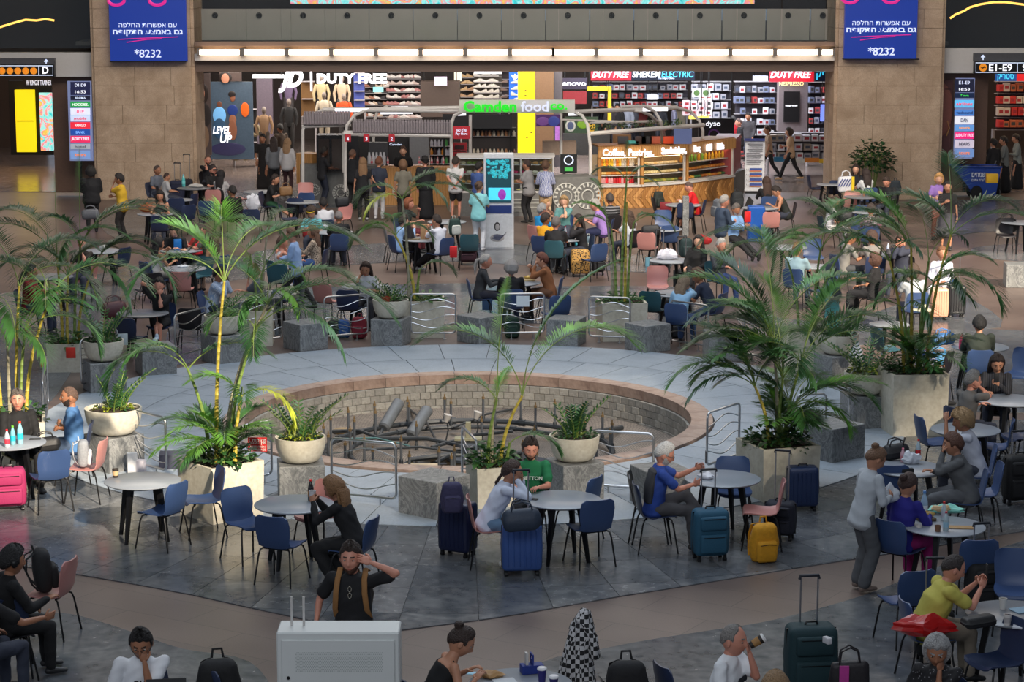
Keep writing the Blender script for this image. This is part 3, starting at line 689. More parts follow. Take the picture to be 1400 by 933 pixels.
def frond_mesh(pts,leafL,mats,nleaf=34,width=.02,start=.22,seed=0,rr_=.009):
 b=MB();R=random.Random(seed);b.tube(pts,[rr_*(1-.8*i/len(pts))for i in range(len(pts))],5,mi=1)
 P=[Vector(q)for q in pts];n=len(P)-1;vs=[];fs=[]
 for i in range(nleaf):
  u=start+(1-start)*(i+.5)/nleaf;f=u*n;k=min(int(f),n-1);c=P[k].lerp(P[k+1],f-k);d=(P[k+1]-P[k]).normalized()
  s,upv=frame(d);v=(u-start)/(1-start);l=leafL*(.35+.65*math.sin(math.pi*min(1,.12+v*.86)))*R.uniform(.9,1.08);fw=.42+.62*v
  for sg in(-1,1):
   dr=(s*sg*math.cos(fw)+d*math.sin(fw)+upv*R.uniform(.12,.3)).normalized();w=width*(.6+.6*math.sin(math.pi*v));q0=c
   q1=c+dr*l*.5;q2=c+dr*l-Vector((0,0,1))*l*R.uniform(.08,.26);nrm=dr.cross(Vector((0,0,1))).normalized()*w*.5;k0=len(vs)
   m=(q1*.5+q0*.5)+Vector((0,0,.01))
   vs+=[q0,m-nrm,m+nrm,q1-nrm,q1+nrm,q2];fs+=[(k0,k0+1,k0+2),(k0+1,k0+3,k0+4,k0+2),(k0+3,k0+5,k0+4)]
 b.add(vs,fs,0);return b.mesh('frond',mats)
def cane(parent,pts,r0,r1,m):
 k=[];rad=[];P=[Vector(p)for p in pts];tot=sum((P[i+1]-P[i]).length for i in range(len(P)-1));nseg=max(3,int(tot/.11))
 for i in range(nseg+1):
  f=i/nseg*(len(P)-1);j=min(int(f),len(P)-2);c=P[j].lerp(P[j+1],f-j);d=(P[j+1]-P[j]).normalized();rad0=r0+(r1-r0)*i/nseg
  k+=[c-d*.006,c,c+d*.006];rad+=[rad0*.96,rad0*1.14,rad0*.96]
 b=MB();b.tube(k,rad,7);return b.build('cane',m,parent)
def palm(loc,label,canes,fronds,seed,group='feather palms in the planters',sc=1.):
 """canes: (dx,dy,leanx,leany,height,colour) ; fronds: explicit (cane index, azimuth deg, elev deg, length, droop, leaf length, mat) plus random"""
 r=thing('feather_palm',label,'palm',loc,0,group);R=random.Random(seed);tops=[]
 for(dx,dy,lx,ly,h,cm)in canes:
  pts=[(dx+lx*u*u,dy+ly*u*u,h*u)for u in np.linspace(0,1,6)];cane(r,pts,.031*sc,.017*sc,CANE[cm]);tops.append(Vector(pts[-1]))
 for i,(ci,az,el,L,dp,ll,mi)in enumerate(fronds):
  pts=frond_pts(tops[ci],math.radians(az),math.radians(el),L*1.14,math.radians(dp*.85));me=frond_mesh(pts,ll*1.25,[LEAF[mi],CANE[1]],nleaf=int(24+L*24),seed=seed*50+i,width=.02*sc)
  link('frond',me,r)
 return r
def auto_fronds(R,nc,n,L=(.9,1.5),el=(35,80),dp=(70,130),ll=(.26,.38),mats=(0,1,1,2)):
 return[(R.randrange(nc),R.uniform(0,360),R.uniform(*el),R.uniform(*L),R.uniform(*dp),R.uniform(*ll),R.choice(mats))for _ in range(n)]
def zz_plant(loc,label,n=9,h=.55,seed=1,r0=.12,lean=.5,name='leafy_pot_plant'):
 r=thing(name,label,'plant',loc,0,'glossy plants in the bowls');R=random.Random(seed)
 for i in range(n):
  az=R.uniform(0,6.28);hh=h*R.uniform(.55,1.1);ln=lean*R.uniform(.5,1.7);b0=Vector((math.cos(az)*r0*R.random(),math.sin(az)*r0*R.random(),0))
  pts=[b0+Vector((math.cos(az)*ln*u**1.6*hh,math.sin(az)*ln*u**1.6*hh,hh*(u-.12*u*u)))for u in np.linspace(0,1,8)]
  b=MB();b.tube(pts,[.010*(1-.6*k/8)for k in range(8)],5,mi=1)
  nl=int(hh/.05)
  for j in range(2,nl):
   u=j/nl*7;k=min(int(u),6);c=pts[k].lerp(pts[k+1],u-k);d=(pts[k+1]-pts[k]).normalized();s,uv=frame(d)
   for sg in(-1,1):
    dr=(s*sg*.8+d*.6+uv*.2).normalized();l=.10*R.uniform(.8,1.15);w=d.cross(dr).cross(dr).normalized()*.018
    b.add([c,c+dr*l*.4-w,c+dr*l*.4+w,c+dr*l],[(0,1,3,2)],0)
  b.build('stem',[LEAF[R.choice((0,0,1))],CANE[1]],r)
 return r
def bush(loc,label,rad=.35,h=.3,n=160,seed=1,mi=(0,1),ls=.09,name='ground_foliage',cat='plant',stemh=0.):
 r=thing(name,label,cat,loc,0,'low foliage in the planters');R=random.Random(seed);b=MB()
 for i in range(n):
  a=R.uniform(0,6.28);q=rad*math.sqrt(R.random());z=stemh+h*R.random()*(1-.5*(q/rad)**2);c=Vector((q*math.cos(a),q*math.sin(a),z));dr=Vector((math.cos(a+R.uniform(-1,1)),math.sin(a+R.uniform(-1,1)),R.uniform(-.3,.9))).normalized()
  s,uv=frame(dr);l=ls*R.uniform(.7,1.4);w=s*l*.32
  b.add([c,c+dr*l*.5-w+uv*.01,c+dr*l*.5+w+uv*.01,c+dr*l-Vector((0,0,l*.2))],[(0,1,3,2)],R.choice((0,1)))
 b.build('leaves',[LEAF[mi[0]],LEAF[mi[1]]],r)['kind']='stuff'
 b=MB()
 for i in range(7):a=i*.9;b.tube([(0,0,0),(rad*.4*math.cos(a),rad*.4*math.sin(a),stemh+h*.3),(rad*.6*math.cos(a),rad*.6*math.sin(a),stemh+h*.6)],.006+.01*(stemh>0),5)
 b.build('stem',CANE[1],r);return r
def tablet(p,rz,lab,sz=(.26,.008,.18),tilt=.5,on_=False,name='tablet'):
 o=thing(name,lab,name,p,rz);b=MB();b.rbox((0,0,sz[2]/2),sz,.003,n=1,M=Matrix.Rotation(tilt,3,'X'));b.build('body',mat('device_black',(18,18,20),.3),o);
 b=MB();b.box(Matrix.Rotation(tilt,3,'X')@Vector((0,sz[1]*.6,0))+Vector((0,0,sz[2]/2)),(sz[0]*.92,.002,sz[2]*.9),M=Matrix.Rotation(tilt,3,'X'));b.build('screen',screen('device',(150,190,220),.6)if on_ else mat('screen_off',(12,14,18),.1),o);return o
# ============================================================ PEOPLE
SKIN={'fair':(206,158,132),'mid':(182,130,102),'tan':(158,108,80),'dark':(92,60,46),'ruddy':(200,138,116)}
def skinmat(k):return mat('skin_'+k,SKIN[k],.5,noise=.06,nscale=14,bump=.04)
def hairmat(rgb):return mat('hair_%d_%d_%d'%rgb,tuple(min(255,c+8)for c in rgb),.6,noise=.4,nscale=70,bump=1.)
def cloth(c):
 if isinstance(c,bpy.types.Material):return c
 return mat('cloth_%d_%d_%d'%c,c,.85,noise=.07,nscale=9,bump=.25)
TMP=bpy.data.scenes.new('tmp');JOBS=[]
def loft(b,rings,n=16,ax=Vector((1,0,0)),capr=True):
 """rings: (centre, rx, ry); lateral axis ax; rounded caps"""
 C=[Vector(r[0])for r in rings];L=len(rings);vs=[]
 R=[(C[i],rings[i][1],rings[i][2])for i in range(L)]
 if capr:
  d0=(C[0]-C[1]).normalized();d1=(C[-1]-C[-2]).normalized();r0=min(rings[0][1:3]);r1=min(rings[-1][1:3])
  R=[(C[0]+d0*r0*.55,rings[0][1]*.3,rings[0][2]*.3),(C[0]+d0*r0*.35,rings[0][1]*.75,rings[0][2]*.75)]+R+[(C[-1]+d1*r1*.35,rings[-1][1]*.75,rings[-1][2]*.75),(C[-1]+d1*r1*.55,rings[-1][1]*.3,rings[-1][2]*.3)]
 L=len(R)
 for i,(c,rx,ry)in enumerate(R):
  d=(R[min(i+1,L-1)][0]-R[max(i-1,0)][0]).normalized();a=(ax-d*ax.dot(d)).normalized();e=d.cross(a)
  for k in range(n):t=2*math.pi*k/n;vs.append(c+a*rx*math.cos(t)+e*ry*math.sin(t))
 fs=[(i*n+k,i*n+(k+1)%n,(i+1)*n+(k+1)%n,(i+1)*n+k)for i in range(L-1)for k in range(n)]+[tuple(reversed(range(n))),tuple((L-1)*n+k for k in range(n))]
 b.add(vs,fs)
def limb(b,pts,rad,n=12):b.tube(pts,rad,n,round_end=True)
def remesh_job(b,name,mats,parent,vox,post=None,smooth=4,wrinkle=0.,seed=0):
 me=bpy.data.meshes.new(name);me.from_pydata([tuple(v)for v in b.v],[],b.f)
 o=bpy.data.objects.new(name,me);TMP.collection.objects.link(o)
 m=o.modifiers.new('r','REMESH');m.mode='VOXEL';m.voxel_size=vox
 m=o.modifiers.new('s','SMOOTH');m.factor=.5;m.iterations=smooth
 fin=link(name,bpy.data.meshes.new(name),parent)
 JOBS.append((o,fin,name,mats,post,wrinkle,seed));return fin
def run_jobs():
 TMP.view_layers[0].update();dg=TMP.view_layers[0].depsgraph
 for o,fin,name,mats,post,wr,seed in JOBS:
  me=bpy.data.meshes.new_from_object(o.evaluated_get(dg),depsgraph=dg)
  n=len(me.vertices);co=np.empty(n*3);me.vertices.foreach_get('co',co);co=co.reshape(-1,3)
  if wr:
   nr=np.empty(n*3);me.vertices.foreach_get('normal',nr);nr=nr.reshape(-1,3);s=seed*1.7
   f=np.sin(co[:,2]*34+co[:,0]*21+s)*np.sin(co[:,1]*27-co[:,0]*15+s*2)+.6*np.sin(co[:,2]*61-co[:,1]*43+co[:,0]*30+s)
   co=co+nr*(f*wr)[:,None];me.vertices.foreach_set('co',co.ravel())
  if post is not None:
   V=[tuple(v)for v in co];F=[tuple(p.vertices)for p in me.polygons];k=len(V);nf=len(F)
   V+=[tuple(v)for v in post.v];F+=[tuple(i+k for i in f)for f in post.f]
   me2=bpy.data.meshes.new(name);me2.from_pydata(V,[],F)
   for m in mats:me2.materials.append(m)
   me2.polygons.foreach_set('material_index',[0]*nf+post.m);bpy.data.meshes.remove(me);me=me2
  else:
   me.materials.clear()
   for m in mats:me.materials.append(m)
  me.polygons.foreach_set('use_smooth',[True]*len(me.polygons));me.update()
  old=fin.data;fin.data=me;bpy.data.meshes.remove(old);me.name=name
 bpy.data.scenes.remove(TMP)
def sstep(a,b,x):t=np.clip((x-a)/(b-a),0,1);return t*t*(3-2*t)
def head_grid(n,m):
 t=np.linspace(0,2*np.pi,n,endpoint=False);th=t-.4*np.sin(t);ph=np.pi*np.linspace(0,1,m+1)
 T,P=np.meshgrid(th,ph);x=.077*np.sin(P)*np.sin(T);y=.098*np.sin(P)*np.cos(T);z=-.120*np.cos(P)
 k=np.clip((-.015-z)/.1,0,1);fr=np.clip(y/.05,0,1)
 x=x*(1-.28*k);y=np.where(y>0,y*(1-.02*k),y*(1-.42*k))
 x=x*(1+.06*np.exp(-((z-.03)/.05)**2)*(1-fr))
 return x,y,z,fr,T
def face_deform(x,y,z,fr):
 g=lambda a,s:np.exp(-(a/s)**2)
 y=y+fr*(.021*g(x,.013)*g(z+.02,.017)+.010*g(x,.011)*g(z-.008,.026)-.010*(g(x-.031,.015)+g(x+.031,.015))*g(z-.012,.013)+.005*g(np.abs(x)-.03,.022)*g(z-.036,.01)
+.005*g(x,.024)*g(z+.058,.011)-.003*g(x,.03)*g(z+.075,.008)+.009*g(x,.026)*g(z+.1,.02)+.003*(g(x-.045,.02)+g(x+.045,.02))*g(z+.022,.022))
 return x,y,z
def grid_faces(n,m):return[(i*n+k,i*n+(k+1)%n,(i+1)*n+(k+1)%n,(i+1)*n+k)for i in range(m)for k in range(n)]
def add_head(b,M,c,hi,beard=None,k=1.0):
 """materials: 0 skin 1 lip 2 eye white 3 dark 4 hair"""
 n,m=(44,34)if hi else(20,16);x,y,z,fr,T=head_grid(n,m);x,y,z=face_deform(x,y,z,fr)
 V=[M@Vector(v)*k+c for v in np.stack([x,y,z],-1).reshape(-1,3)];F=grid_faces(n,m);k0=len(b.v);b.v+=[tuple(v)for v in V]
 X,Y,Z=x.ravel(),y.ravel(),z.ravel()
 for f in F:
  cx=sum(X[i]for i in f)/4;cy=sum(Y[i]for i in f)/4;cz=sum(Z[i]for i in f)/4;mi=0
  if hi and cy>.04:
   if abs(cx)<.023-.4*abs(cz+.058)and abs(cz+.058)<.0085:mi=1
   elif.012<abs(cx)<.048 and abs(cz-.036+.05*abs(abs(cx)-.03))<.0055:mi=4
  elif not hi and cy>.05:
   if abs(cx)<.02 and abs(cz+.058)<.008:mi=1
  b.f.append(tuple(i+k0 for i in reversed(f)));b.m.append(mi)
 for s in(-1,1):
  b.ell(M@Vector((s*.031,.079,.011))*k+c,(.0125*k,.009*k,.0062*k),10,6,M=M,mi=2 if hi else 3)
  if hi:b.ell(M@Vector((s*.030,.0865,.011))*k+c,(.0062*k,.0035*k,.0062*k),8,6,M=M,mi=3)
  e=MB();b.ell(M@Vector((s*.081,-.008,-.005))*k+c,(.010*k,.020*k,.032*k),10,7,M=M,mi=0)
def hair_mesh(style,M,c,hi,rgb,seed=0,k=1.0):
 n,m=(44,30)if hi else(24,18);x,y,z,fr,T=head_grid(n,m);az=np.abs(((T+np.pi)%(2*np.pi))-np.pi);b=MB();R=random.Random(seed)
 def line(f,s,bk):return np.interp(az,[0,.5,.85,1.2,1.3,1.72,2.1,np.pi],[f,f+.004,f*.8,f*.5+.01,s-.01,s+.006,(s+bk)/2,bk])
 ln,th={'short':(line(.080,.012,-.062),.012),'buzz':(line(.084,.02,-.055),.004),'receding':(line(.112,.02,-.06),.008),'rim':(line(.2,.03,-.06),.009),
'long':(line(.082,-.05,-.11),.02),'bob':(line(.074,-.085,-.1),.026),'up':(line(.088,.012,-.06),.014),'curly':(line(.06,-.03,-.085),.04),'crop':(line(.07,-.0,-.075),.02),'full':(line(.074,-.0,-.07),.026)}[style.split('+')[0].replace('xl','').replace('front','')]
 mk=sstep(-.014,.012,z-ln)
 if style.startswith('rim'):mk=mk*(1-sstep(.055,.085,z))*sstep(.85,1.1,az)
 no=.35*np.sin(T*23+z*40+seed)+.3*np.sin(T*9+seed*3)*np.cos(z*60)
 off=(th*(1+.22*no)+.002)*mk-.012*(1-mk)
 if style.startswith('curly'):off=off+mk*.011*np.sin(T*13+seed)*np.sin(z*95+T*4)
 if style.startswith('short')or style.startswith('full'):off=off+mk*.010*sstep(.05,.11,z)*(1+.5*np.sin(T*31+z*90))
 r=np.sqrt(x*x+y*y+z*z)+1e-6;S=1+off/r;P=np.stack([x*S,y*S,z*S],-1).reshape(-1,3)
 b.add([M@Vector(v)*k+c for v in P],[tuple(reversed(f))for f in grid_faces(n,m)])
 Mv=lambda a,bb,cc:M@Vector((a,bb,cc))*k+c
 ax=M@Vector((1,0,0))
 if style.startswith('long'):
  L=.34 if 'xl' not in style else.46
  dn=Vector((0,0,-1));A=Mv(0,-.045,.02);B=Mv(0,-.075,-.08);bk=(M@Vector((0,-1,0)));bk.z=0;bk.normalize()if bk.length>.01 else None
  C1=B+dn*.12+bk*.02;D=B+dn*(L-.08)+bk*.035
  loft(b,[(A,.088*k,.055),(B,.095*k,.05),(C1,.098*k,.042),(C1.lerp(D,.5),.09*k,.034),(D,.05*k,.02)],22,ax)
  for i in range(9):
   u=(i-4)/4.;st=Mv(u*.085,-.085+.03*abs(u),-.04);b.tube([st,st+dn*.14+bk*.03+ax*u*.012,st+dn*(L*.8+.05*R.random())+bk*.04],[.016,.018,.006],6)
  if 'front' in style:
   for s in(-1,1):loft(b,[(Mv(s*.075,.01,.02),.03,.03),(Mv(s*.085,.03,-.09),.032,.028),(Mv(s*.08,.05,-.2),.03,.022),(Mv(s*.075,.05,-.3),.012,.01)],10,ax)
 if 'bun' in style:
  q=Mv(0,-.085,.10)if 'high' in style else Mv(0,-.118,.05);b.ell(q,(.045,.04,.042),14,10);b.ell(q+Vector((.01,.004,.012)),(.038,.042,.03),12,8)
 if 'pony' in style:b.tube([Mv(0,-.10,.03),Mv(0,-.15,.01),Mv(0,-.17,-.08),Mv(.02,-.15,-.24)],[.02,.034,.034,.008],10,round_end=True)
 if 'braid' in style:
  pr=[Mv(0,-.10,-.05),Mv(-.03,-.13,-.14),Mv(-.05,-.12,-.26),Mv(-.06,-.1,-.38)]
  for i in range(10):f=i/9*3;j=min(int(f),2);b.ell(pr[j].lerp(pr[j+1],f-j),(.024-.001*i,.02,.026),8,6)
 return b
def ik(a,t,l1,l2,pole):
 d=t-a;L=min(d.length,(l1+l2)*.995);d=d.normalized();t2=a+d*L;x=(l1*l1-l2*l2+L*L)/(2*L);h=math.sqrt(max(0,l1*l1-x*x));p=(pole-d*pole.dot(d))
 if p.length<1e-4:p=Vector((0,0,-1))-d*(-d.z)
 return a+d*x+p.normalized()*h,t2
def add_hand(b,w,f,nrm,side,curl=.5,k=1.0):
 """palm at wrist w along f, palm facing nrm; side +1 = thumb on that side of the lateral axis"""
 f=f.normalized();nrm=(nrm-f*nrm.dot(f)).normalized();s=f.cross(nrm)*side
 M=Matrix((s,nrm,f)).transposed()
 b.ell(w+f*.045*k,(.040*k,.015*k,.052*k),10,8,M=M,mi=0)
 for i,(u,l)in enumerate(((.028,.070),(.010,.078),(-.009,.073),(-.027,.058))):
  p=w+f*.082*k+s*u*k;a=0;pts=[p-f*.02*k]
  for j,fr in enumerate((.45,.3,.25)):
   a+=curl*(.75 if j==0 else 1.0)+.05*i;d=f*math.cos(a)+nrm*math.sin(a)+s*u*1.2;p=p+d*l*fr*k;pts.append(p)
  b.tube(pts,[.0095*k,.0092*k,.0082*k,.0068*k],6,mi=0,round_end=True)
 p=w+f*.028*k+s*.032*k;d1=(f*.65+s*.7+nrm*.3).normalized();d2=(f*.9+s*.15+nrm*(.3+curl*.6)).normalized()
 b.tube([p-d1*.015,p+d1*.032*k,p+d1*.032*k+d2*.03*k],[.0125*k,.0105*k,.008*k],6,mi=0,round_end=True)
PEOPLE={}
def person(label,px,py,head,mode='sit',top=((200,200,200),'short'),bottom=('pants',(50,55,70)),shoes=(40,40,42),skin='mid',hair=('short',(30,24,20)),L='lap',R='lap',
lean=4,look=(0,8),tilt=0,twist=0,legs=None,k=1.0,hi=None,chair_c=None,beard=None,glasses=False,female=False,fat=1.0,chair_label=None,group=None,by='head',hat=None,z0=0.,print_=None,seat=True,dz=0.):
 sit=mode=='sit';pz=(.56 if sit else.93)*1.0
 if not sit:pz*=k
 ln=math.radians(lean);ti=math.radians(tilt);sp=Vector((math.sin(ti),math.sin(ln)*math.cos(ti),math.cos(ln)*math.cos(ti))).normalized();P=Vector((0,-.02 if sit else 0,pz+dz))
 at=lambda t:P+sp*t*k
 tw=Matrix.Rotation(math.radians(twist),3,'Z');X=tw@Vector((1,0,0));X=(X-sp*X.dot(sp)).normalized();fwd=X.cross(sp)*-1;fwd=sp.cross(X)
 nk=at(.50);hd=nk+(sp*.6+Vector((0,0,.4))).normalized()*.138*k+fwd*.028*k
 rz=math.radians(head);RZ=Matrix.Rotation(rz,3,'Z')
 hw=W(px,py,hd.z+z0);root=hw-RZ@Vector((hd.x,hd.y,0));root.z=z0
 if by=='root':root=W(px,py,z0)
 scale=FPX/(root-Vector((0,0,CAMH))).length
 hi=scale>78 if hi is None else hi
 vox=.0135 if scale>95 else(.018 if hi else.028)
 t=thing('person',label,'person',root,rz,group)
 mats=[skinmat(skin),mat('lip_'+skin,tuple(int(a*b_)for a,b_ in zip(SKIN[skin],(.92,.68,.68))),.4),mat('eye_white',(168,158,150),.4),mat('eye_dark',(30,22,18),.2),hairmat(hair[1])]
 sw=(.165 if female else.188)*k;hs=.092*k
 fx=fat
 B=MB()
 loft(B,[(at(-.06),.13*fx,.10*fx),(at(.02),.155*fx,.108*fx),(at(.14),(.122 if female else.138)*fx,.098*fx),(at(.30),.142*fx,.105*fx),(at(.40),.150,.098),(at(.45),.095,.062),(at(.49),.056,.056),(nk,.052,.054),(hd-Vector((0,0,.02)),.05,.055)],18,X)
 shd={};hands={}
 post=MB()
 hp=lambda v:Vector(v)
 yaw,pit=look;Mh=Matrix.Rotation(math.radians(yaw+twist),3,'Z')@Matrix.Rotation(math.radians(-pit),3,'X')@Matrix.Rotation(math.radians(tilt*.6),3,'Y')
 presets=lambda s:{'lap':(Vector((s*.11,.26,.68))if sit else Vector((s*.2,.1,.85))),'table':Vector((s*.13,.40,.80)),'tablein':Vector((s*.05,.36,.81)),'chin':hd+Mh@Vector((s*.03,.115,-.115)),
'mouth':hd+Mh@Vector((s*.035,.14,-.075)),'cheek':hd+Mh@Vector((s*.085,.06,-.06)),'ear':hd+Mh@Vector((s*.115,.02,-.02)),'up':hd+Vector((s*.20,.10,.0)),'hair':hd+Mh@Vector((s*.09,.05,.07)),'phone':hd+Vector((s*.035,.30,-.26)),'down':P+Vector((s*.25*k,.05,-.14*k)),
'downf':P+Vector((s*.24*k,.16,-.08)),'back':P+Vector((s*.03,-.17,.04)),'cross':at(.24)+fwd*.19-X*s*.13,'eat':hd+Vector((s*.06,.24,-.16)),'chest':at(.30)+fwd*.26+X*s*.06,'hip':P+Vector((s*.17,.05,.09)),'knee':Vector((s*.13,.42,.62)),
'counter':P+Vector((s*.15,.36,.16)),'hold':P+Vector((s*.10,.30,.18))}
 ks,kt=MB(),MB()
 sleeve=top[1];up_r,fo_r=(.046,.034)if not female else(.040,.030);up_r*=fx**.5
 S=MB()
 if top:
  e=.013 if sleeve!='coat' else.024
  hem=-.09 if sit else-.13
  if sleeve=='tank':e=.008
  ring=[(at(hem),(.172*fx+e),(.118*fx+e)),(at(.02),.158*fx+e,.112*fx+e),(at(.14),(.130 if female else.143)*fx+e,.102*fx+e),(at(.30)+fwd*(.012 if female else 0),.146*fx+e,(.118 if female else.108)*fx+e),(at(.39),.150+e*.8,.10+e*.6)]
  if sleeve!='tank':ring+=[(at(.445),.128+e*.5,.088+e*.3),(at(.475),.088,.076),(at(.488),.068,.068)]
  else:ring+=[(at(.435),.10,.075)]
  loft(S,ring,20,X)
 for s,key in((-1,L),(1,R)):
  sh=at(.435)+X*s*sw;tg=presets(s)[key]if isinstance(key,str)else Vector(key)
  pole=Vector((s*.55,-.35,-.9))if key not in('down','back')else Vector((s*.5,-1,0))
  if key in('hair',):pole=Vector((s*1.,.3,.1))
  if key=='up':pole=Vector((s*1.,.1,-.22))
  el,wr_=ik(sh,tg,.285*k,.25*k,pole)
  limb(B,[at(.40)+X*s*.08,sh-sp*.008],[.038,up_r-.002],12);limb(B,[sh,sh.lerp(el,.5),el],[up_r+.003,up_r,fo_r+.003],12);limb(B,[el,el.lerp(wr_,.35),wr_],[fo_r+.002,fo_r+.002,.023],12)
  f=(wr_-el).normalized();tocen=(hd-wr_)if key in('chin','cheek','ear','mouth','hair','up')else(Vector((0,0,-1))if key in('table','tablein','lap','knee','counter')else Vector((-s*1.,0,0)))
  cu={'chin':1.1,'mouth':.9,'phone':.8,'eat':.9,'cheek':.6,'ear':.8,'cross':.4,'hold':.9}.get(key if isinstance(key,str)else '',.35)
  add_hand(post,wr_-f*.01,f,tocen,s if tocen.z>-.9 or 1 else s,cu,1.02*k);hands[s]=RZ@(wr_+f*.08)+root;shd[s]=(sh,el,wr_)
  if top and sleeve!='tank':
   e=.012 if sleeve!='coat' else.022
   limb(S,[at(.40)+X*s*.07,sh-sp*.008],[.052,up_r+e+.002],12)
   if sleeve=='short':limb(S,[sh,sh.lerp(el,.35),sh.lerp(el,.68)],[up_r+e+.002,up_r+e+.003,up_r+e+.006],14)
   else:limb(S,[sh,sh.lerp(el,.5),el],[up_r+e+.008,up_r+e+.004,fo_r+e+.008],14);limb(S,[el,el.lerp(wr_,.4),wr_-f*.02],[fo_r+e+.008,fo_r+e+.004,.023+e],14)
  elif top:limb(S,[at(.30)+X*s*.07+fwd*.03,at(.455)+X*s*.075],[.05,.022],10);limb(S,[at(.30)+X*s*.07-fwd*.03,at(.455)+X*s*.075],[.05,.022],10)
 # legs
 if legs is None:legs='sit' if sit else 'stand'
 LG={'sit':[((-.13,.43,.09),(0,.3,1)),((.13,.40,.09),(0,.3,1))],'tuck':[((-.12,.20,.09),(0,1,.6)),((.12,.16,.09),(0,1,.6))],'out':[((-.12,.74,.10),(0,.2,1)),((.10,.80,.09),(0,.2,1))],
'cross':[((-.09,.45,.09),(0,.3,1)),((-.10,.62,.36),(0,.3,1))],'crossl':[((.10,.62,.36),(0,.3,1)),((.09,.45,.09),(0,.3,1))],'stand':[((-.10,.02,.09),(0,1,0)),((.10,-.02,.09),(0,1,0))],
'walk':[((-.08,.34,.10),(0,1,0)),((.08,-.36,.14),(0,1,.3))],'walk2':[((-.08,-.33,.14),(0,1,.3)),((.08,.33,.10),(0,1,0))],'contra':[((-.14,.06,.09),(0,1,0)),((.10,-.04,.09),(0,1,0))],'up':[((-.10,.85,.62),(0,.2,1)),((.08,.9,.55),(0,.2,1))]}[legs]
 T=MB();bk,bc=bottom;feet=[]
 for s,(ft,pole)in zip((-1,1),LG):
  hip=P+Vector((s*hs,0,-.02));kk=k if not sit else max(k,.93);kn,an=ik(hip,Vector((ft[0],ft[1],ft[2])),.43*kk,.42*kk,Vector(pole));feet.append((kn,an))
  limb(B,[hip,hip.lerp(kn,.5),kn],[.078*fx,.068*fx,.050],12);limb(B,[kn,kn.lerp(an,.3),kn.lerp(an,.7),an],[.049,.050,.040,.032],12)
  if bk in('pants','wide','shorts'):
   e=.014 if bk!='wide' else.03
   if bk=='shorts':limb(T,[hip,hip.lerp(kn,.45),hip.lerp(kn,.78)],[.090*fx,.086*fx,.080],14)
   else:limb(T,[hip,hip.lerp(kn,.5),kn],[.088*fx,.076*fx+e*.5,.054+e],14);limb(T,[kn,kn.lerp(an,.5),an+Vector((0,0,.02))],[.054+e,.048+e,.042+e],14)
 if bk in('pants','wide','shorts'):loft(T,[(P+Vector((0,0,-.06)),.145*fx,.105*fx),(at(.0),.172*fx,.122*fx),(at(.07),.160*fx,.116*fx)],18,X)
 elif bk in('skirt','dress','robe'):
  if sit:
   for s,(kn,an)in zip((-1,1),feet):limb(T,[P+Vector((s*hs,0,-.02)),kn],[.10,.085],14);limb(T,[kn,kn.lerp(an,.75)],[.085,.08],14)
   loft(T,[(P+Vector((0,0,0)),.18,.13),((feet[0][0]+feet[1][0])/2,.16,.07),((feet[0][1]+feet[1][1])/2+Vector((0,0,.2)),.15,.06)],18,Vector((1,0,0)))
  else:
   zb={'skirt':.42,'dress':.40,'robe':.07}[bk];loft(T,[(Vector((0,0,zb)),.25,.21),(Vector((0,0,(zb+pz)/2)),.205,.165),(at(.0),.172*fx,.125*fx),(at(.1),.14*fx,.105*fx)],22,X)
 add_head(post,Mh,hd,hi,k=1.17*k)
 remesh_job(B,'body',mats,t,vox,post,3)
 seed=len(JOBS)
 if top:remesh_job(S,'shirt' if sleeve!='coat' else 'coat',[cloth(top[0])],t,vox,None,3,.0035,seed)
 if T.v:remesh_job(T,{'pants':'trousers','wide':'trousers','shorts':'shorts'}.get(bk,'skirt'),[cloth(bc)],t,vox,None,3,.003,seed)
 for kn,an in feet:
  b=MB();dn=(an-kn).normalized();to=Vector((0,1,0))if abs(dn.y)<.75 else Vector((0,.3,.95));h0=an+Vector((0,0,-.035))
  loft(b,[(h0-to*.045,.034,.032),(h0,.038,.040),(h0+to*.09-Vector((0,0,.008)),.043,.03),(h0+to*.16-Vector((0,0,.015)),.036,.021)],12,Vector((1,0,0)));limb(b,[h0,h0+Vector((0,0,.05))],[.036,.036],10)
  b.build('shoe',mat('shoe_%d_%d_%d'%shoes,shoes,.5,noise=.05),t)
 if hair[0]!='none':hair_mesh(hair[0],Mh,hd,hi,hair[1],seed,1.17*k).build('hair',mats[4],t)
 if beard:
  n,m=(44,34)if hi else(22,18);x,y,z,fr,TT=head_grid(n,m);x,y,z=face_deform(x,y,z,fr);az=np.abs(((TT+np.pi)%(2*np.pi))-np.pi);g=np.exp(-(x/.02)**2-((z+.058)/.008)**2)
  lim=np.interp(az,[0,.35,.9,1.5],[-.045,-.055,-.035,.0]);mk=(1-sstep(-.006,.006,z-lim))*(1-sstep(1.45,1.6,az))*(1-g)
  r=np.sqrt(x*x+y*y+z*z);S_=1+(.005*mk-.012*(1-mk))/r;bb=MB();bb.add([Mh@Vector(v)*1.17*k+hd for v in np.stack([x*S_,y*S_,z*S_],-1).reshape(-1,3)],[tuple(reversed(f))for f in grid_faces(n,m)])
  bb.build('beard',hairmat(beard),t)
 kk=1.17*k;hv=lambda a,c_,d_:Mh@Vector((a,c_,d_))*kk+hd
 if glasses:
  b=MB()
  for s in(-1,1):
   b.tube([hv(s*.031+.019*math.cos(a),.103,.01+.014*math.sin(a))for a in np.linspace(0,2*math.pi,12,endpoint=False)],.0022,5,closed=True);b.tube([hv(s*.052,.10,.014),hv(s*.08,.06,.014),hv(s*.086,-.01,.01)],.002,4)
  b.tube([hv(-.012,.104,.012),hv(.012,.104,.012)],.002,4);b.build('glasses',M_black,t)
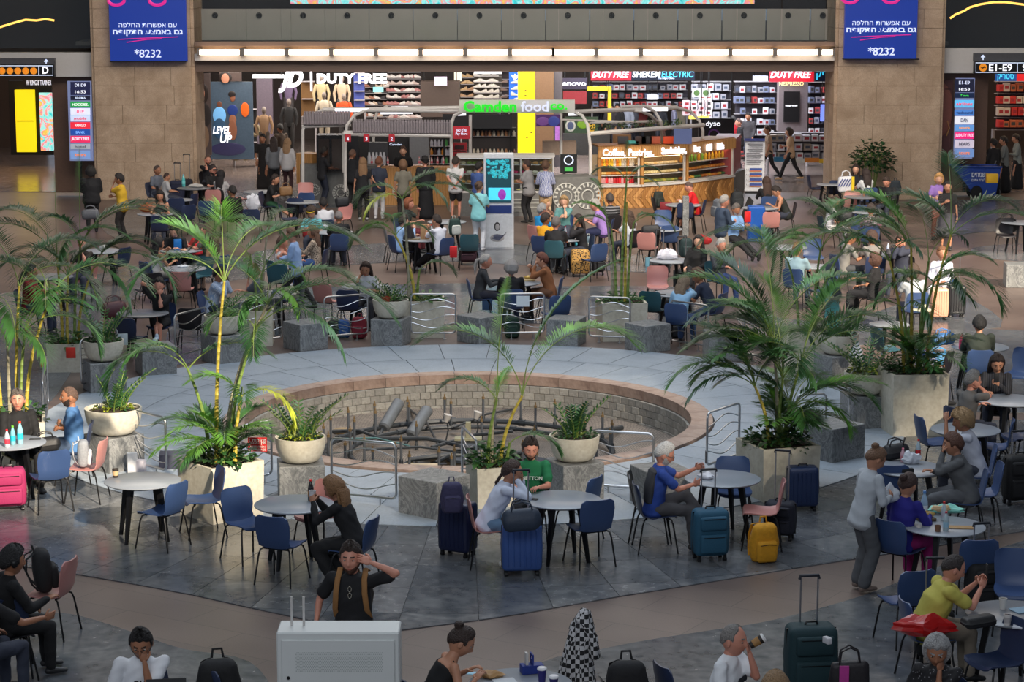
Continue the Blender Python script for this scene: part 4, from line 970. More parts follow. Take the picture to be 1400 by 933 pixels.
 if hat=='brim':
  b=MB();b.lathe([(.0,.15),(.075,.148),(.085,.13),(.088,.06),(.17,.055),(.172,.047),(.09,.045)],24,hd,M=Mh);b.build('hat',mat('felt_black',(22,22,26),.8),t)
 elif hat=='cap':
  b=MB();b.lathe([(.0,.135),(.05,.13),(.085,.09),(.094,.045),(.09,.04)],20,hd,M=Mh);b.rbox(hv(0,.12,.048),(.13,.11,.012),.005,M=Mh);b.build('cap',cloth((48,46,46)),t)
 elif hat and hat[0]=='scarf':
  n,m=28,20;x,y,z,fr,TT=head_grid(n,m);az=np.abs(((TT+np.pi)%(2*np.pi))-np.pi);e=((x/.052)**2+((z+.02)/.085)**2);mk=np.where(y>0,sstep(.75,1.15,e),1.);r=np.sqrt(x*x+y*y+z*z);S_=1+(.024*mk-.015*(1-mk))/r
  b=MB();b.add([Mh@Vector(v)*kk+hd for v in np.stack([x*S_,y*S_,z*S_],-1).reshape(-1,3)],[tuple(reversed(f))for f in grid_faces(n,m)])
  loft(b,[(hd-Vector((0,0,.07)),.085,.09),(nk,.10,.10),(at(.42),.19,.13),(at(.30),.21,.15),(at(.18)-fwd*.05,.17,.14)],22,X);b.build('head_scarf',cloth(hat[1]),t)
 elif hat and hat[0]=='band':
  b=MB();b.tube([hv(.088*math.cos(a),.108*math.sin(a)-.004,.062+.01*math.sin(a))for a in np.linspace(0,2*math.pi,20,endpoint=False)],.014,6,closed=True,flat=.4);b.build('headband',cloth(hat[1]),t)
 elif hat and hat[0]=='phones':
  b=MB();b.tube([hv(.098*math.cos(a),-.01,.02+.115*math.sin(a))for a in np.linspace(0,math.pi,12)],.009,6)
  for s in(-1,1):b.ell(hv(s*.1,-.01,0),(.02,.035,.04),10,8,M=Mh)
  b.build('headphones',M_black,t)
 if print_:
  lo=at(.30)+fwd*(.118*fx+.014)
  me=text_mesh(print_[0],print_[1],.004,print_[3]*print_[1]if len(print_)>3 else 0);me.materials.clear();me.materials.append(cloth(print_[2]));o=link('shirt_print',me,t,lo);q=Matrix((-X,sp,fwd)).transposed();o.rotation_euler=q.to_euler()
 if sit and chair_c and seat:
  chair(root,rz,chair_c,chair_label or('%s chair under the %s'%({'dkblue':'dark blue'}.get(chair_c,chair_c),label.replace('person','person',1)))[:200])
 return t,hands,{'hd':RZ@hd+root,'root':root,'rz':rz,'nk':RZ@nk+root}
# ============================================================ THE SCENE
def TB(px,py,label,dark=False,rz=.3,r=.47):
 p=W(px,py,.746);q=Vector((p.x,p.y,0));table(q,label,dark,r,rz);return q
def CHR(px,py,hd,col,label):p=W(px,py,.45);chair(Vector((p.x,p.y,0)),math.radians(hd),col,label);return p
def on(px,py):return W(px,py,.747)
BLK=(26,26,28);WHT=(214,216,222);NAVY=(34,44,74);DENIM=(62,84,120);GREY=(120,122,126);KHA=(158,142,112);LBLUE=(146,178,216)
BLK_H=(20,17,16);BRN_H=(62,40,28);DBR_H=(38,27,21);GRY_H=(140,138,134);WHT_H=(190,188,184);BLD_H=(150,118,76)
# ---------------- stone cubes, bowls, planters (back arc, left to right)
cubes=[(415,482,.35,'veined grey granite cube left of the two reflective steel railings at the back'),(533,476,-.55,'granite cube carrying the bowl planter beside the back centre-left planter'),
(655,472,.5,'bare granite cube at the back centre between two wave railings'),(775,476,-.6,'granite cube at the back behind the arching palm frond'),(887,484,.3,'bare granite cube in front of the back right cream planter'),
(990,497,-.2,'granite cube with sun-lit top at the back right of the ring'),(208,516,.08,'granite cube left of the ring between wave railings'),(302,500,.3,'granite cube carrying the bowl behind the tall left palm'),
(137,540,.1,'granite cube carrying the leafy bowl at the far left'),(150,650,.5,'rough granite cube under the striped-shadow bowl at the left'),(592,712,.6,'bare dark granite cube in front of the fountain'),
(408,692,-.15,'granite cube under the bowl left of the front railing'),(786,690,.12,'granite cube under the bowl behind the man in green'),(905,700,.1,'granite cube behind the seated old man in blue'),
(1150,530,.1,'granite cube carrying the bowl at the right rear of the ring'),(1188,590,-.1,'granite cube carrying the bowl left of the right cream planter'),(1143,634,.35,'large bare granite cube at the right beside the navy suitcase'),(1398,395,-.4,'granite cube standing alone on the open floor at the far right')]
cp={}
for i,(x,y,rz,lab)in enumerate(cubes):
 s=.66 if i in(10,16)else.6
 p=W(x,y);p=p+Vector((0,.42,0));b=MB();h=.5;b.rbox((0,0,h/2),(s,s,h),.008,n=1);o=b.build('granite_cube',M_gran,None,False);o.location=p;o.rotation_euler=(0,0,rz+.3);tag(o,lab,'stone block','granite cubes ringing the fountain');cp[i]=p
bowls=[(1,'cream bowl with a small red-potted plant at the back centre-left',11),(7,'cream bowl planter half hidden by the tall left palm',12),(8,'cream bowl planter at the far left beside the red tag',13),(9,'large cream bowl striped by shadows behind the pink chair',14),
(11,'sunlit cream bowl with glossy stems left of the front railing',15),(12,'cream bowl with upright leaves behind the man in the green t-shirt',16),(14,'cream bowl planter at the right rear beneath the white planter',17),(15,'shadow-striped cream bowl left of the right cream planter',18)]
for ci,lab,sd in bowls:
 big=ci==9;p=cp[ci]+Vector((0,0,.502));r=.40 if big else.335;bowl(p,lab,r=r,h=.37 if big else.34)
 zz_plant(p+Vector((0,0,.30)),{1:'small leafy plant with twisting stems in the bowl at the back centre-left',7:'sparse leafy plant in the bowl behind the tall left palm',8:'dense green plant spilling over the far left bowl',9:'spiky plant with three long stems in the striped bowl',11:'glossy arching green stems in the sunlit front bowl',
12:'upright feathery plant in the bowl behind the man in green',14:'bushy plant in the bowl at the right rear',15:'long leaved plant in the bowl left of the right cream planter'}[ci],n={9:12,11:16,12:16,8:16,1:9,7:7,14:16,15:14}[ci],h={9:.62,11:.62,12:.58,8:.6,14:.5,15:.6}.get(ci,.48),seed=sd,r0=.2,lean={9:.55,15:1.0,14:.9}.get(ci,.6))
 bush(p+Vector((0,0,.31)),'low ground shoots at the foot of the plant in bowl %s'%{1:'at the back centre-left',7:'behind the tall left palm',8:'at the far left',9:'with striped shadows',11:'left of the front railing',12:'behind the man in green',14:'at the right rear',15:'left of the right planter'}[ci],rad=.26,h=.14,n=110,seed=sd,ls=.07,mi=(0,3)if ci in(9,15,11)else(0,1))
small=Vector((0,0,0));b=MB();b.lathe([(.06,0),(.085,.11),(.075,.11),(.07,.05)],16);o=b.build('terracotta_pot',mat('terracotta',(168,72,48),.7),None);o.location=cp[1]+Vector((-.08,-.12,.80));tag(o,'small terracotta pot inside the back centre-left bowl','pot')
PL={}
def PLT(key,px,py,rz,label,s=.78,h=.7):t,p=planter(px,py,rz,label,s,h);PL[key]=p+Vector((0,0,h-.05));PL[key+'_s']=s
PLT('A',303,705,.72,'cream square planter of the tall left palm behind the empty blue chairs',.8,.74)
PLT('B',95,505,.1,'cream square planter at the far left behind the leafy bowl',.7,.5)
PLT('C',24,640,.2,'cream planter at the left edge behind the man in black',.8,.72)
PLT('D',578,458,.05,'cream square planter at the back centre with a thin palm',.82,.7)
PLT('E',849,462,.12,'cream planter with a white notice at the back right of centre',.86,.72)
PLT('F',672,690,.3,'low cream planter in front of the fountain beside the seated couple',.55,.55)
PLT('G',1062,676,.35,'wide cream planter with the bushy palm right of the old man',.84,.72)
PLT('H',1246,590,.12,'cream planter with the yellow-caned palm at the right',.86,.95)
PLT('I',1102,510,.1,'white cream planter streaked with frond shadows at the right rear',.8,.78)
PLT('J',352,470,.05,'cream planter behind the palm at the left rear of the ring',.62,.66)
rg=random.Random(5)
AF=lambda nc,n,**k:auto_fronds(rg,nc,n,**k)
pd=Vector((0,0,0))
# hero palms: (cane index, azimuth, elevation, length, droop, leaflet length, leaf material)
palm(PL['A'],'tall slender palm in the left cream planter with a lime green young frond',[(-.05,0,.15,.0,2.35,0),(.12,.05,.35,.1,1.7,1),(-.15,.1,-.25,0,1.2,1),(.2,-.1,.1,0,.9,0),(.05,.15,.55,.2,2.0,2)],
[(0,15,62,1.9,95,.36,0),(0,175,75,1.0,60,.4,2),(0,100,80,.9,25,.4,2),(0,200,55,1.3,110,.34,0),(1,0,60,1.9,105,.36,1),(1,-30,50,1.5,110,.34,0),(2,185,50,1.2,120,.34,0),(2,220,65,1.0,100,.3,1),(3,-15,35,.9,120,.26,3),(4,30,55,1.3,90,.32,1),(4,160,70,1.2,100,.34,0),(0,60,70,1.5,100,.34,1)]+AF(5,9,L=(.7,1.1),ll=(.22,.3)),1)
palm(PL['B'],'broad dark palm in the far left planter arching to the right',[(-.1,0,-.05,0,1.5,0),(.1,.05,.15,0,1.7,1),(0,-.1,.05,0,1.2,0),(.15,.1,.3,0,1.3,0)],
[(1,5,65,2.1,110,.42,0),(1,30,60,1.9,105,.42,0),(0,175,60,1.9,105,.42,0),(0,150,70,1.7,90,.4,0),(1,95,84,1.5,15,.12,2),(0,100,86,1.3,12,.1,2),(3,-5,45,1.7,120,.36,1),(2,-20,40,1.5,120,.34,1),(2,200,50,1.6,110,.36,0)]+AF(4,8,mats=(0,0,1)),2)
palm(PL['C'],'dense palm with yellow canes at the left edge of the picture',[(-.2,0,-.1,0,1.6,0),(.0,.1,.1,0,1.9,0),(.15,0,.4,0,1.75,0),(.1,-.1,.1,0,1.3,1),(-.1,.1,0,0,1.1,2)],
[(2,20,60,1.5,110,.36,0),(2,170,60,1.6,105,.36,0),(1,140,70,1.6,90,.36,0),(1,40,70,1.4,100,.36,0),(0,190,50,1.5,100,.36,1),(3,10,45,1.2,120,.3,1),(4,-40,50,1.0,120,.28,1)]+AF(5,10,mats=(0,0,1)),3)
palm(PL['D'],'thin palm with two drooping crowns in the back centre planter',[(-.25,0,-.12,0,1.95,2),(-.15,0,-.35,0,1.25,0),(-.1,0,.05,0,.6,1)],
[(0,20,65,1.3,105,.3,0),(0,0,40,1.5,85,.26,0),(0,170,55,1.0,120,.3,0),(1,175,40,.9,100,.3,1),(1,200,60,.8,110,.28,2),(1,-10,60,.8,120,.24,1),(0,215,30,.9,90,.3,3),(2,10,45,.7,100,.22,0),(0,-30,55,1.1,110,.3,0),(1,100,60,.9,90,.3,1)],4,sc=1.15)
palm(PL['E'],'upright yellow-caned palm with a sparse top at the back right of centre',[(.0,0,.08,0,2.3,1),(.07,.02,.02,0,1.9,0),(-.1,0,-.1,0,1.4,1),(.12,0,.1,0,1.5,1),(-.16,.05,-.18,0,1.9,2)],
[(0,20,60,.7,90,.16,0),(0,160,60,.7,95,.16,0),(0,85,80,.7,30,.12,0),(0,-20,30,.6,70,.14,0),(2,170,60,.7,100,.2,1),(3,-10,45,.8,100,.18,1),(2,200,75,.9,80,.2,2),(4,120,70,.6,60,.12,1),(3,30,60,.5,100,.16,1)],5,sc=1.)
palm(PL['F'],'young palm with two tall canes and long arching fronds in front of the fountain',[(-.05,0,.12,0,.9,1),(.12,0,.28,0,.95,0),(.0,.1,.02,0,.6,2),(.2,-.1,.04,0,.35,1)],
[(0,78,86,1.5,40,.16,2),(1,30,70,2.0,105,.38,2),(1,160,78,1.7,105,.34,1),(0,160,55,.8,90,.2,1),(2,70,70,.8,50,.14,2),(1,10,84,2.1,60,.12,1),(3,0,40,.7,100,.2,1)],6)
palm(PL['G'],'bushy low palm with many overlapping fronds right of the old man',[(0,0,.05,0,.9,1),(.1,.05,.2,0,1.1,1),(-.12,0,-.2,0,.8,0),(.05,-.1,.1,0,.5,1),(0,.1,-.05,.1,1.3,2)],
[(4,100,84,1.5,40,.36,1),(4,165,74,1.6,80,.36,1),(4,150,80,1.5,60,.36,0),(1,20,66,1.5,95,.38,0),(1,0,58,1.3,90,.36,0),(1,35,78,1.4,60,.36,1),(0,175,66,1.4,95,.36,1),(0,110,84,1.3,40,.36,2),(2,185,55,1.2,100,.34,1),(2,200,40,1.0,90,.3,0),(2,150,72,1.1,60,.34,1),(1,60,70,1.5,85,.36,0),(0,130,75,1.5,75,.34,2),(4,30,75,1.7,90,.36,1),(3,-20,40,.9,110,.28,2),(3,-80,50,.7,110,.26,1),(0,-60,60,.8,110,.26,1),(4,200,70,1.4,100,.3,0)]+AF(5,26,L=(.7,1.2),el=(40,85),dp=(50,105),ll=(.28,.36)),7)
palm(PL['H'],'tall palm with sunlit yellow canes in the right planter',[(-.15,0,-.25,0,1.7,0),(-.03,.05,-.05,0,1.9,0),(.08,0,.1,0,1.7,1),(.2,0,.3,0,2.1,0),(.05,-.1,.2,0,1.4,1),(.12,.1,.0,0,1.2,0),(-.1,-.1,-.1,0,1.0,1)],
[(3,85,80,1.3,50,.34,0),(3,15,70,1.2,100,.36,0),(3,-5,45,1.7,100,.3,1),(1,170,65,1.3,90,.36,1),(1,150,75,1.2,70,.36,2),(0,180,55,1.5,95,.32,0),(0,190,35,1.2,90,.3,1),(2,95,75,1.2,75,.36,1),(2,40,65,1.0,100,.34,0),(4,-30,40,1.2,110,.34,1),(4,-70,50,1.0,110,.3,1),(5,200,50,.9,110,.3,1),(3,150,70,1.1,80,.34,0),(6,190,40,.8,110,.26,2),(6,-60,45,.8,120,.26,1)]+AF(7,9,L=(.6,1.0),ll=(.2,.3)),8)
palm(PL['I'],'feathery palm rising behind the frond-shadowed white planter',[(-.15,0,-.2,0,1.2,1),(.1,0,.1,0,1.4,1),(.15,.1,.5,0,1.5,1)],[(0,170,60,1.6,95,.34,0),(0,150,50,1.4,110,.32,1),(1,60,75,1.2,70,.34,1),(1,10,60,1.3,100,.34,0),(2,160,75,1.2,75,.34,0),(2,20,50,1.3,100,.32,0),(1,200,60,1.0,110,.3,1)]+AF(3,6),9)
palm(PL['J'],'palm with one long frond arching right behind the left rear railing',[(.0,0,-.1,0,1.0,1),(.08,0,.02,0,.7,1),(.1,.1,.1,0,1.4,2)],[(1,10,68,1.9,95,.34,1),(0,170,60,1.2,100,.3,0),(1,-10,50,.9,110,.3,2),(2,60,70,.9,90,.28,0),(2,180,60,1.0,100,.28,1),(0,-80,40,.7,110,.28,2)],10)
for kx,lab,n,h in(('A','dense low foliage at the foot of the tall left palm',260,.3),('E','ivy mound under the yellow-caned palm at the back',150,.18),('F','leafy undergrowth in the low front planter by the couple',200,.35),('G','bright ground foliage under the bushy palm',260,.3),('H','low green foliage in the right cream planter',260,.3),('D','low greenery under the thin palm at the back centre',120,.15),('C','dark low foliage in the left edge planter',140,.3),('B','low leaves in the far left planter',140,.25)):
 bush(PL[kx],lab,rad=PL[kx+'_s']*.5,h=h,n=n,seed=len(lab),ls=.11)
# slender spiky shoots at the foot of the palms
for kx,n,sd in(('A',12,3),('G',14,4),('H',12,5)):palm(PL[kx]+Vector((.05,-.12,0)),{'A':'cluster of spiky young shoots at the foot of the tall left palm','G':'cluster of spiky young shoots under the bushy palm','H':'cluster of spiky young shoots under the yellow-caned palm'}[kx],[(0,0,0,0,.12,1)],auto_fronds(random.Random(sd),1,n,L=(.6,1.0),el=(45,85),dp=(50,110),ll=(.22,.32),mats=(1,1,2)),sd+30)
# ---------------- wave railings
rails=[(444,469,503,464,'steel wave railing left of the back bowl cube, bags behind it'),(562,464,623,464,'steel wave railing in front of the thin palm planter at the back'),(684,464,744,463,'steel wave railing with a white paper notice at the back centre'),(805,468,861,470,'steel wave railing in front of the notice planter at the back'),(916,474,968,482,'steel wave railing in front of the couple with bowed heads'),(1017,492,1062,500,'steel wave railing behind the bushy palm at the right'),
(240,497,283,484,'steel wave railing in front of the man on the phone'),(330,476,386,470,'steel wave railing behind the long palm frond at the left rear'),(112,536,162,518,'steel wave railing between the far left cubes'),(454,686,542,695,'steel wave railing behind the long haired woman in black'),(811,675,893,680,'steel wave railing between the front bowl and the old man'),
(966,648,1010,632,'steel wave railing left of the wide right planter'),(172,640,228,655,'dark wave railing right of the striped bowl'),(330,668,372,660,'steel wave railing holding the red warning sign'),(632,668,652,690,'short steel railing behind the navy suitcase with the purple backpack'),(1088,620,1128,618,'steel wave railing left of the large bare granite cube'),(1180,560,1160,590,'steel railing beside the shadow-striped right bowl'),(60,600,66,560,'steel railing behind the bald man in the blue t-shirt')]
for i,(a,b_,c,d,lab)in enumerate(rails):railing(a,b_,c,d,lab,flip=i%2)
def notice(px,py,Yd,w,h,rgb,lab,lines,tc,sz,name='notice',z=None,emit=0,base=None):
 p=W(px,py,z)if z is not None else WY(px,py,Yd);b=MB();b.box((0,0,0),(w,.008,h));o=b.build(name,mat('notice_%d_%d_%d'%rgb,rgb,.6,noise=.02,emit=emit),None,False);o.location=p;tag(o,lab,'sign')
 for i,(t,dz,s2)in enumerate(lines):text('lettering',t,s2,mat('ink_%d_%d_%d'%tc,tc,.6,noise=.01,emit=emit),o,(0,-.006,dz),width=None if len(t)<3 else min(w*.86,len(t)*s2*.62),bold=.02)
 return o
notice(352,608,0,.25,.19,(190,34,34),'small red bilingual warning sign on the left front railing',[(heb('זהירות !'),.06,.055),(heb('אין מעבר'),.018,.055),('ATTENTION',-.03,.036),('NO PASSAGE',-.068,.036)],(235,230,225),.03,z=.78)
notice(715,412,0,.24,.2,(210,218,222),'blank white paper notice on the back centre railing',[],(0,0,0),.01,z=.76)
notice(871,423,0,.06,.16,(206,206,206),'small white paper taped to the back right planter',[],(0,0,0),.01,z=.5)
small_box('red_tag','tag','red cloth tag hanging on the far left railing',W(97,490,.55),(.16,.02,.18),(190,40,24));small_box('red_tag','tag','small red tag among the left palm leaves',W(60,502,.5),(.1,.02,.12),(170,44,30))
# ---------------- fountain fittings
M_pipe=mat('grey_pipe',(58,62,66),.45,.2,noise=.15);M_brass=mat('brass',(156,130,92),.4,.5);M_pvc=mat('nozzle_pipe',(96,100,106),.45,.2)
def pring(r,z,rad,lab,a0=0,a1=360,dy=0):
 o=link('pipe_ring',None,None,FC+Vector((0,dy,z)),label=lab,category='pipe');b=MB();n=72;full=a1-a0>=360
 b.tube([(r*math.cos(math.radians(a)),r*math.sin(math.radians(a)),0)for a in np.linspace(a0,a1,n,endpoint=not full)],rad,8,closed=full);b.build('pipe',M_pipe,o)
 for a in np.linspace(a0,a1,12,endpoint=False):
  a=math.radians(a+8);c=Vector((r*math.cos(a),r*math.sin(a),0));t=Vector((-math.sin(a),math.cos(a),0));b=MB();b.tube([c-t*.06,c+t*.06],rad*1.35,8);b.build('coupling',M_pipe,o)
 return o
pring(2.25,-.5,.045,'outer ring of grey water pipe in the drained basin');pring(1.85,-.52,.035,'inner ring of grey water pipe in the drained basin')
nz=thing('jet_nozzle','','nozzle',(0,0,0));b=MB();b.tube([(0,0,0),(0,0,.34)],.02,8);b.build('riser',M_pvc,nz);b=MB();b.tube([(0,0,.33),(0,0,.37)],.025,8);b.tube([(0,0,.37),(0,0,.42)],.011,8);b.build('tip',M_brass,nz);b=MB();b.lathe([(.03,-.04),(.03,.03),(.018,.05)],10);b.build('valve',M_pipe,nz);freeze(nz)
nn=0
for r,n,off in((2.25,22,3),(1.85,16,10),(1.1,6,20)):
 for i in range(n):
  a=math.radians(360/n*i+off);q=FC+Vector((r*math.cos(a),r*math.sin(a),-.46 if r>1.2 else-.6));gn={2.25:'outer pipe ring',1.85:'inner pipe ring',1.1:'basin centre'}[r];lab='brass tipped jet nozzle on the %s, %s anticlockwise from the right'%(gn,nth(i+1))
  if nn==0:nz.location=q;nz['label']=lab;nz['group']='jet nozzles on the '+gn
  else:dup(nz,q,0,lab,'jet nozzles on the '+gn)
  nn+=1
def drum(px,py,rz,lab,L=.62,r=.1):
 p=W(px,py,-.45);o=thing('fountain_lamp',lab,'lamp',p,rz);M=Matrix.Rotation(math.radians(-58),3,'X');b=MB();b.lathe([(r*.7,-L/2),(r,-L/2+.03),(r,L/2),(r*.9,L/2),(r*.85,L/2-.04),(0,L/2-.04)],12,M=M,c=(0,0,.12));b.build('housing',mat('lamp_grey',(104,108,112),.5),o);b=MB();b.tube([(0,-.1,.0),(0,-.3,-.06),(.1,-.6,-.12)],.03,8);b.build('pipe',M_pipe,o)
drum(535,578,-.45,'left slanted grey drum pump in the basin');drum(573,588,-.5,'right slanted grey drum pump in the basin')
def spot(px,py,lab):
 p=W(px,py,-.15);o=thing('fountain_lamp',lab,'lamp',p,0);b=MB();b.lathe([(.035,-.06),(.07,.06),(.062,.06),(.05,.03)],14,M=Matrix.Rotation(.3,3,'Y'));b.build('shade',M_white,o);b=MB();b.tube([(0,0,-.05),(.02,.02,-.2),(-.03,0,-.42)],.012,6);b.build('stem',M_pipe,o)
spot(611,572,'small white spotlight left of the centre post in the basin');spot(652,568,'small white spotlight right of the centre post in the basin')
cpm=thing('centre_fitting','grey pump stack with a flange and post at the centre of the basin','pump',FC+Vector((.0,-.1,-.62)),0)
b=MB();b.lathe([(.34,0),(.34,.05),(.12,.07),(.1,.2),(.2,.22),(.2,.26),(.06,.28)],20);b.build('flange',M_pvc,cpm);b=MB();b.box((0,0,.42),(.08,.08,.34));b.box((0,0,.33),(.42,.22,.03));b.build('post',mat('post_tan',(150,146,120),.6),cpm)
b=MB();b.tube([(-.9,-.3,.06),(-.3,-.1,.09),(.3,-.06,.07),(.9,.2,.06)],.04,8);b.tube([(-.5,-.5,.05),(-.2,.1,.1),(.2,.5,.08)],.035,8);b.build('pipe',M_pipe,cpm)
for i,(px,py,qx,qy,rad)in enumerate([(455,590,520,600,.03),(520,600,640,612,.035),(590,612,700,590,.03),(460,600,560,610,.012),(500,615,640,620,.02),(760,610,850,585,.045),(465,548,512,562,.03),(770,585,838,556,.02),(700,560,620,585,.02),(560,560,600,610,.02)]):
 A,B=W(px,py,-.5),W(qx,qy,-.5);b=MB();m_=(A+B)/2+Vector((.05,.1,.05));b.tube([A,A.lerp(m_,.5),m_,m_.lerp(B,.5),B],rad,8)
 o=b.build('cross_pipe',M_pipe if rad>.015 else mat('teal_hose',(90,130,130),.5),None);tag(o,['thin','long','bent','teal','low','thick right hand','short rear','slim rear right','rear diagonal','front diagonal'][i]+' connecting pipe lying across the basin floor','pipe')
b=MB();b.ell((0,0,.04),(.2,.12,.06),12,8);o=b.build('round_stone',mat('tan_stone',(150,128,96),.8),None);o.location=W(470,593,-.6);tag(o,'flat tan stone lying at the left of the basin','stone')
b=MB();b.rbox((0,0,.02),(.55,.2,.04),.01);o=b.build('wood_block',mat('pale_wood',(196,176,146),.7),None);o.location=W(577,639,-.5);tag(o,'pale flat block lying at the front of the basin','block')
# ============================================================ FOREGROUND AND NEAR TABLES
# -- table with the lone paper cup
TB(195,657,'light grey round table with a single paper cup');cup(on(158,653),'black paper cup standing alone on the left table',(46,40,36),lid=None,band=(190,160,120))
CHR(222,700,62,'blue','empty blue chair in front right of the table with the single cup');CHR(277,684,112,'blue','empty blue chair beside the tall cream planter, facing the single cup table')
# -- table with the spray bottle
TB(402,689,'round table with the black red-capped bottle');bottle(on(425,685),'black bottle with a red cap before the long haired woman',(30,28,30),(150,110,70),(200,30,36),h=.26,rad=.036)
CHR(338,716,-140,'blue','empty blue chair left of the table with the red-capped bottle');CHR(385,745,-22,'blue','empty blue chair in front of the table with the red-capped bottle');CHR(436,706,150,'pink','pink chair behind the long haired woman in black')
t,h,i_=person('woman with very long blonde-brown hair in black clothes, bent over a cup',457,668,72,top=((24,24,27),'long'),bottom=('wide',(24,24,26)),skin='mid',hair=('longxl',(128,92,58)),L='eat',R='eat',lean=22,look=(0,30),female=True,legs='tuck',chair_c='blue',chair_label='blue chair the long haired woman in black sits on',shoes=(60,60,62))
cup((h[-1]+h[1])/2+Vector((0,0,-.04)),'white cup in the hands of the long haired woman',(220,220,222),h=.09)
# -- man behind the cabinet
t,h,i_=person('standing man in a black polo with a tan rucksack strap, hand raised to his hair',480,764,172,'stand',top=((26,26,29),'short'),bottom=('pants',(40,42,50)),skin='ruddy',hair=('short',(44,32,26)),L='up',R=(.33,.12,1.02),look=(6,4),beard=(74,44,30),twist=-6,fat=1.12,k=1.04,legs='stand')
# tuned below: his raised left arm is on the picture's right
bp_=backpack(i_['root']+Vector((.02,.22,1.0)),math.radians(172),(60,54,48),'dark rucksack on the back of the man in the black polo',s=.95,pocket=(120,90,56))
R=Matrix.Rotation(i_['rz'],3,'Z')
b=MB()
for s in(-1,1):b.tube([R@Vector(q)+i_['root']for q in((s*.12,-.10,1.47),(s*.12,.0,1.515),(s*.125,.10,1.44),(s*.135,.145,1.32),(s*.15,.12,1.16),(s*.16,.02,1.05))],.026,8,flat=.4)
tag(b.build('rucksack_strap',mat('strap_tan',(146,104,60),.8),None),'tan rucksack straps over the shoulders of the man in black','strap')
b=MB();c=R@Vector((.0,.165,1.36))+i_['root']
for dz in(.0,-.06):b.tube([c+Vector((.016*math.cos(a),-.004,dz+.026*math.sin(a)))for a in np.linspace(0,6.28,12,endpoint=False)],.004,5,closed=True)
tag(b.build('sunglasses',mat('silver_frame',(190,186,170),.25,.9),None),'sunglasses hanging from the collar of the man in black','glasses')
# -- cabinet
ca=W(466,849,1.36);cab=thing('metal_cabinet','light grey steel cabinet with a perforated door and two rods on top','cabinet',Vector((ca.x,ca.y-.17,0)),.0)
M_cab=mat('cabinet_grey',(214,218,216),.45,.1,noise=.03,nscale=3)
b=MB();b.rbox((0,0,.68),(1.06,.36,1.36),.012,n=1);b.build('body',M_cab,cab,False);b=MB();b.rbox((0,-.19,.66),(.98,.02,1.28),.008,n=1);dr=b.build('door',M_cab,cab,False)
b=MB()
for r_ in range(12):
 for c_ in range(46):b.box((-.36+.0163*c_+(.008 if r_%2 else 0),-.2012,1.02+.015*r_),(.0075,.003,.0085))
o=b.build('perforation',mat('perf',(170,176,174),.6),dr,False);o['kind']='stuff'
b=MB();b.box((0,-.202,.82),(.78,.006,.14));b.build('lower_panel',mat('cab_dark',(160,160,160),.6),dr,False);b=MB();b.lathe([(.014,0),(.014,.012),(0,.012)],12,(-.43,-.2,.96),M=Matrix.Rotation(math.pi/2,3,'X'));b.build('lock',M_black,dr)
for x in(-.415,-.31):b=MB();b.tube([(x,.02,1.34),(x,.02,1.62)],.011,8);b.build('rod',M_white,cab)
# -- bottom left
t,h,i_=person('bearded man in glasses and a white t-shirt looking down at a tablet',193,880,-172,top=((222,224,228),'short'),bottom=('pants',(40,42,48)),skin='tan',hair=('short',BLK_H),R='lap',L='mouth',lean=14,look=(-6,26),beard=(24,18,16),glasses=True,chair_c='dkblue',chair_label='dark blue chair under the man in the white t-shirt at lower left',fat=1.1,print_=('RW',.09,(40,40,44),.02))
tablet(W(228,966,.76),.15,'black tablet propped before the man in the white t-shirt',(.34,.012,.24),-.3);TB(205,965,'round table at the bottom left edge under the black tablet')
backpack(W(300,985,.35),.2,(26,26,28),'black rucksack in front of the bottom edge right of the tablet',s=1.3);CHR(322,965,-60,'dkblue','dark blue chair back behind the black rucksack at the bottom')
t,h,i_=person('person in black with headphones and black hair at the far left edge',17,768,-62,top=((20,20,22),'long'),bottom=('pants',(22,22,24)),skin='tan',hair=('full',(16,14,14)),R='table',L='lap',lean=8,chair_c='black',chair_label='black chair under the person with headphones',hat=('phones',))
CHR(10,862,12,'dkblue','dark blue chair at the far left bottom in front of the person in black');CHR(68,812,78,'pink','pink chair holding the black backpack at the lower left');p=W(62,808,.47);backpack(p,1.9,(28,28,30),'black backpack sitting on the pink chair at the lower left',s=1.05,lean=-.1)
person('person in a dark shirt cut by the left edge, one hand on the blue chair',-22,800,-30,top=((22,22,24),'short'),hair=('short',BLK_H),R=(.42,.42,.84),skin='tan')
# -- bottom centre
t,h,i_=person('woman with dark hair in a bun and a black tank top leaning over the table',630,878,-74,top=((20,20,22),'tank'),bottom=('pants',(50,54,66)),skin='mid',hair=('up+bun_high',(44,30,24)),L='table',R='table',lean=30,look=(-10,34),female=True,chair_c='dkblue',chair_label='dark blue chair under the woman in the black tank top')
TB(711,936,'grey round table with the blue cup carrier at the bottom');small_box('phone','phone','phone with a lit screen on the bottom centre table',on(641,921),(.08,.15,.009),(120,160,180),1.2,emit=.5)
crumple('paper_bag','bag','brown paper bag open on the bottom centre table',on(672,926),(176,136,88),(.1,.08,.03),4);small_box('napkin','napkin','white paper sheet on the bottom centre table',on(690,932),(.2,.15,.004),(200,205,210),.3)
cc=thing('cup_carrier','blue cardboard cup carrier with a handle on the bottom table','carrier',on(727,920),.25);b=MB();b.rbox((0,0,.04),(.2,.11,.08),.004,n=1);b.build('tray',mat('carrier_blue',(28,48,128),.6),cc,False);b=MB();b.box((0,0,.10),(.012,.1,.06));b.box((0,-.045,.14),(.012,.02,.06));b.box((0,.045,.14),(.012,.02,.06));b.box((0,0,.17),(.012,.1,.02));b.build('handle',MATS['carrier_blue'],cc,False)
b=MB();b.box((-.05,0,.12),(.02,.06,.14));b.build('flap',M_white,cc,False)
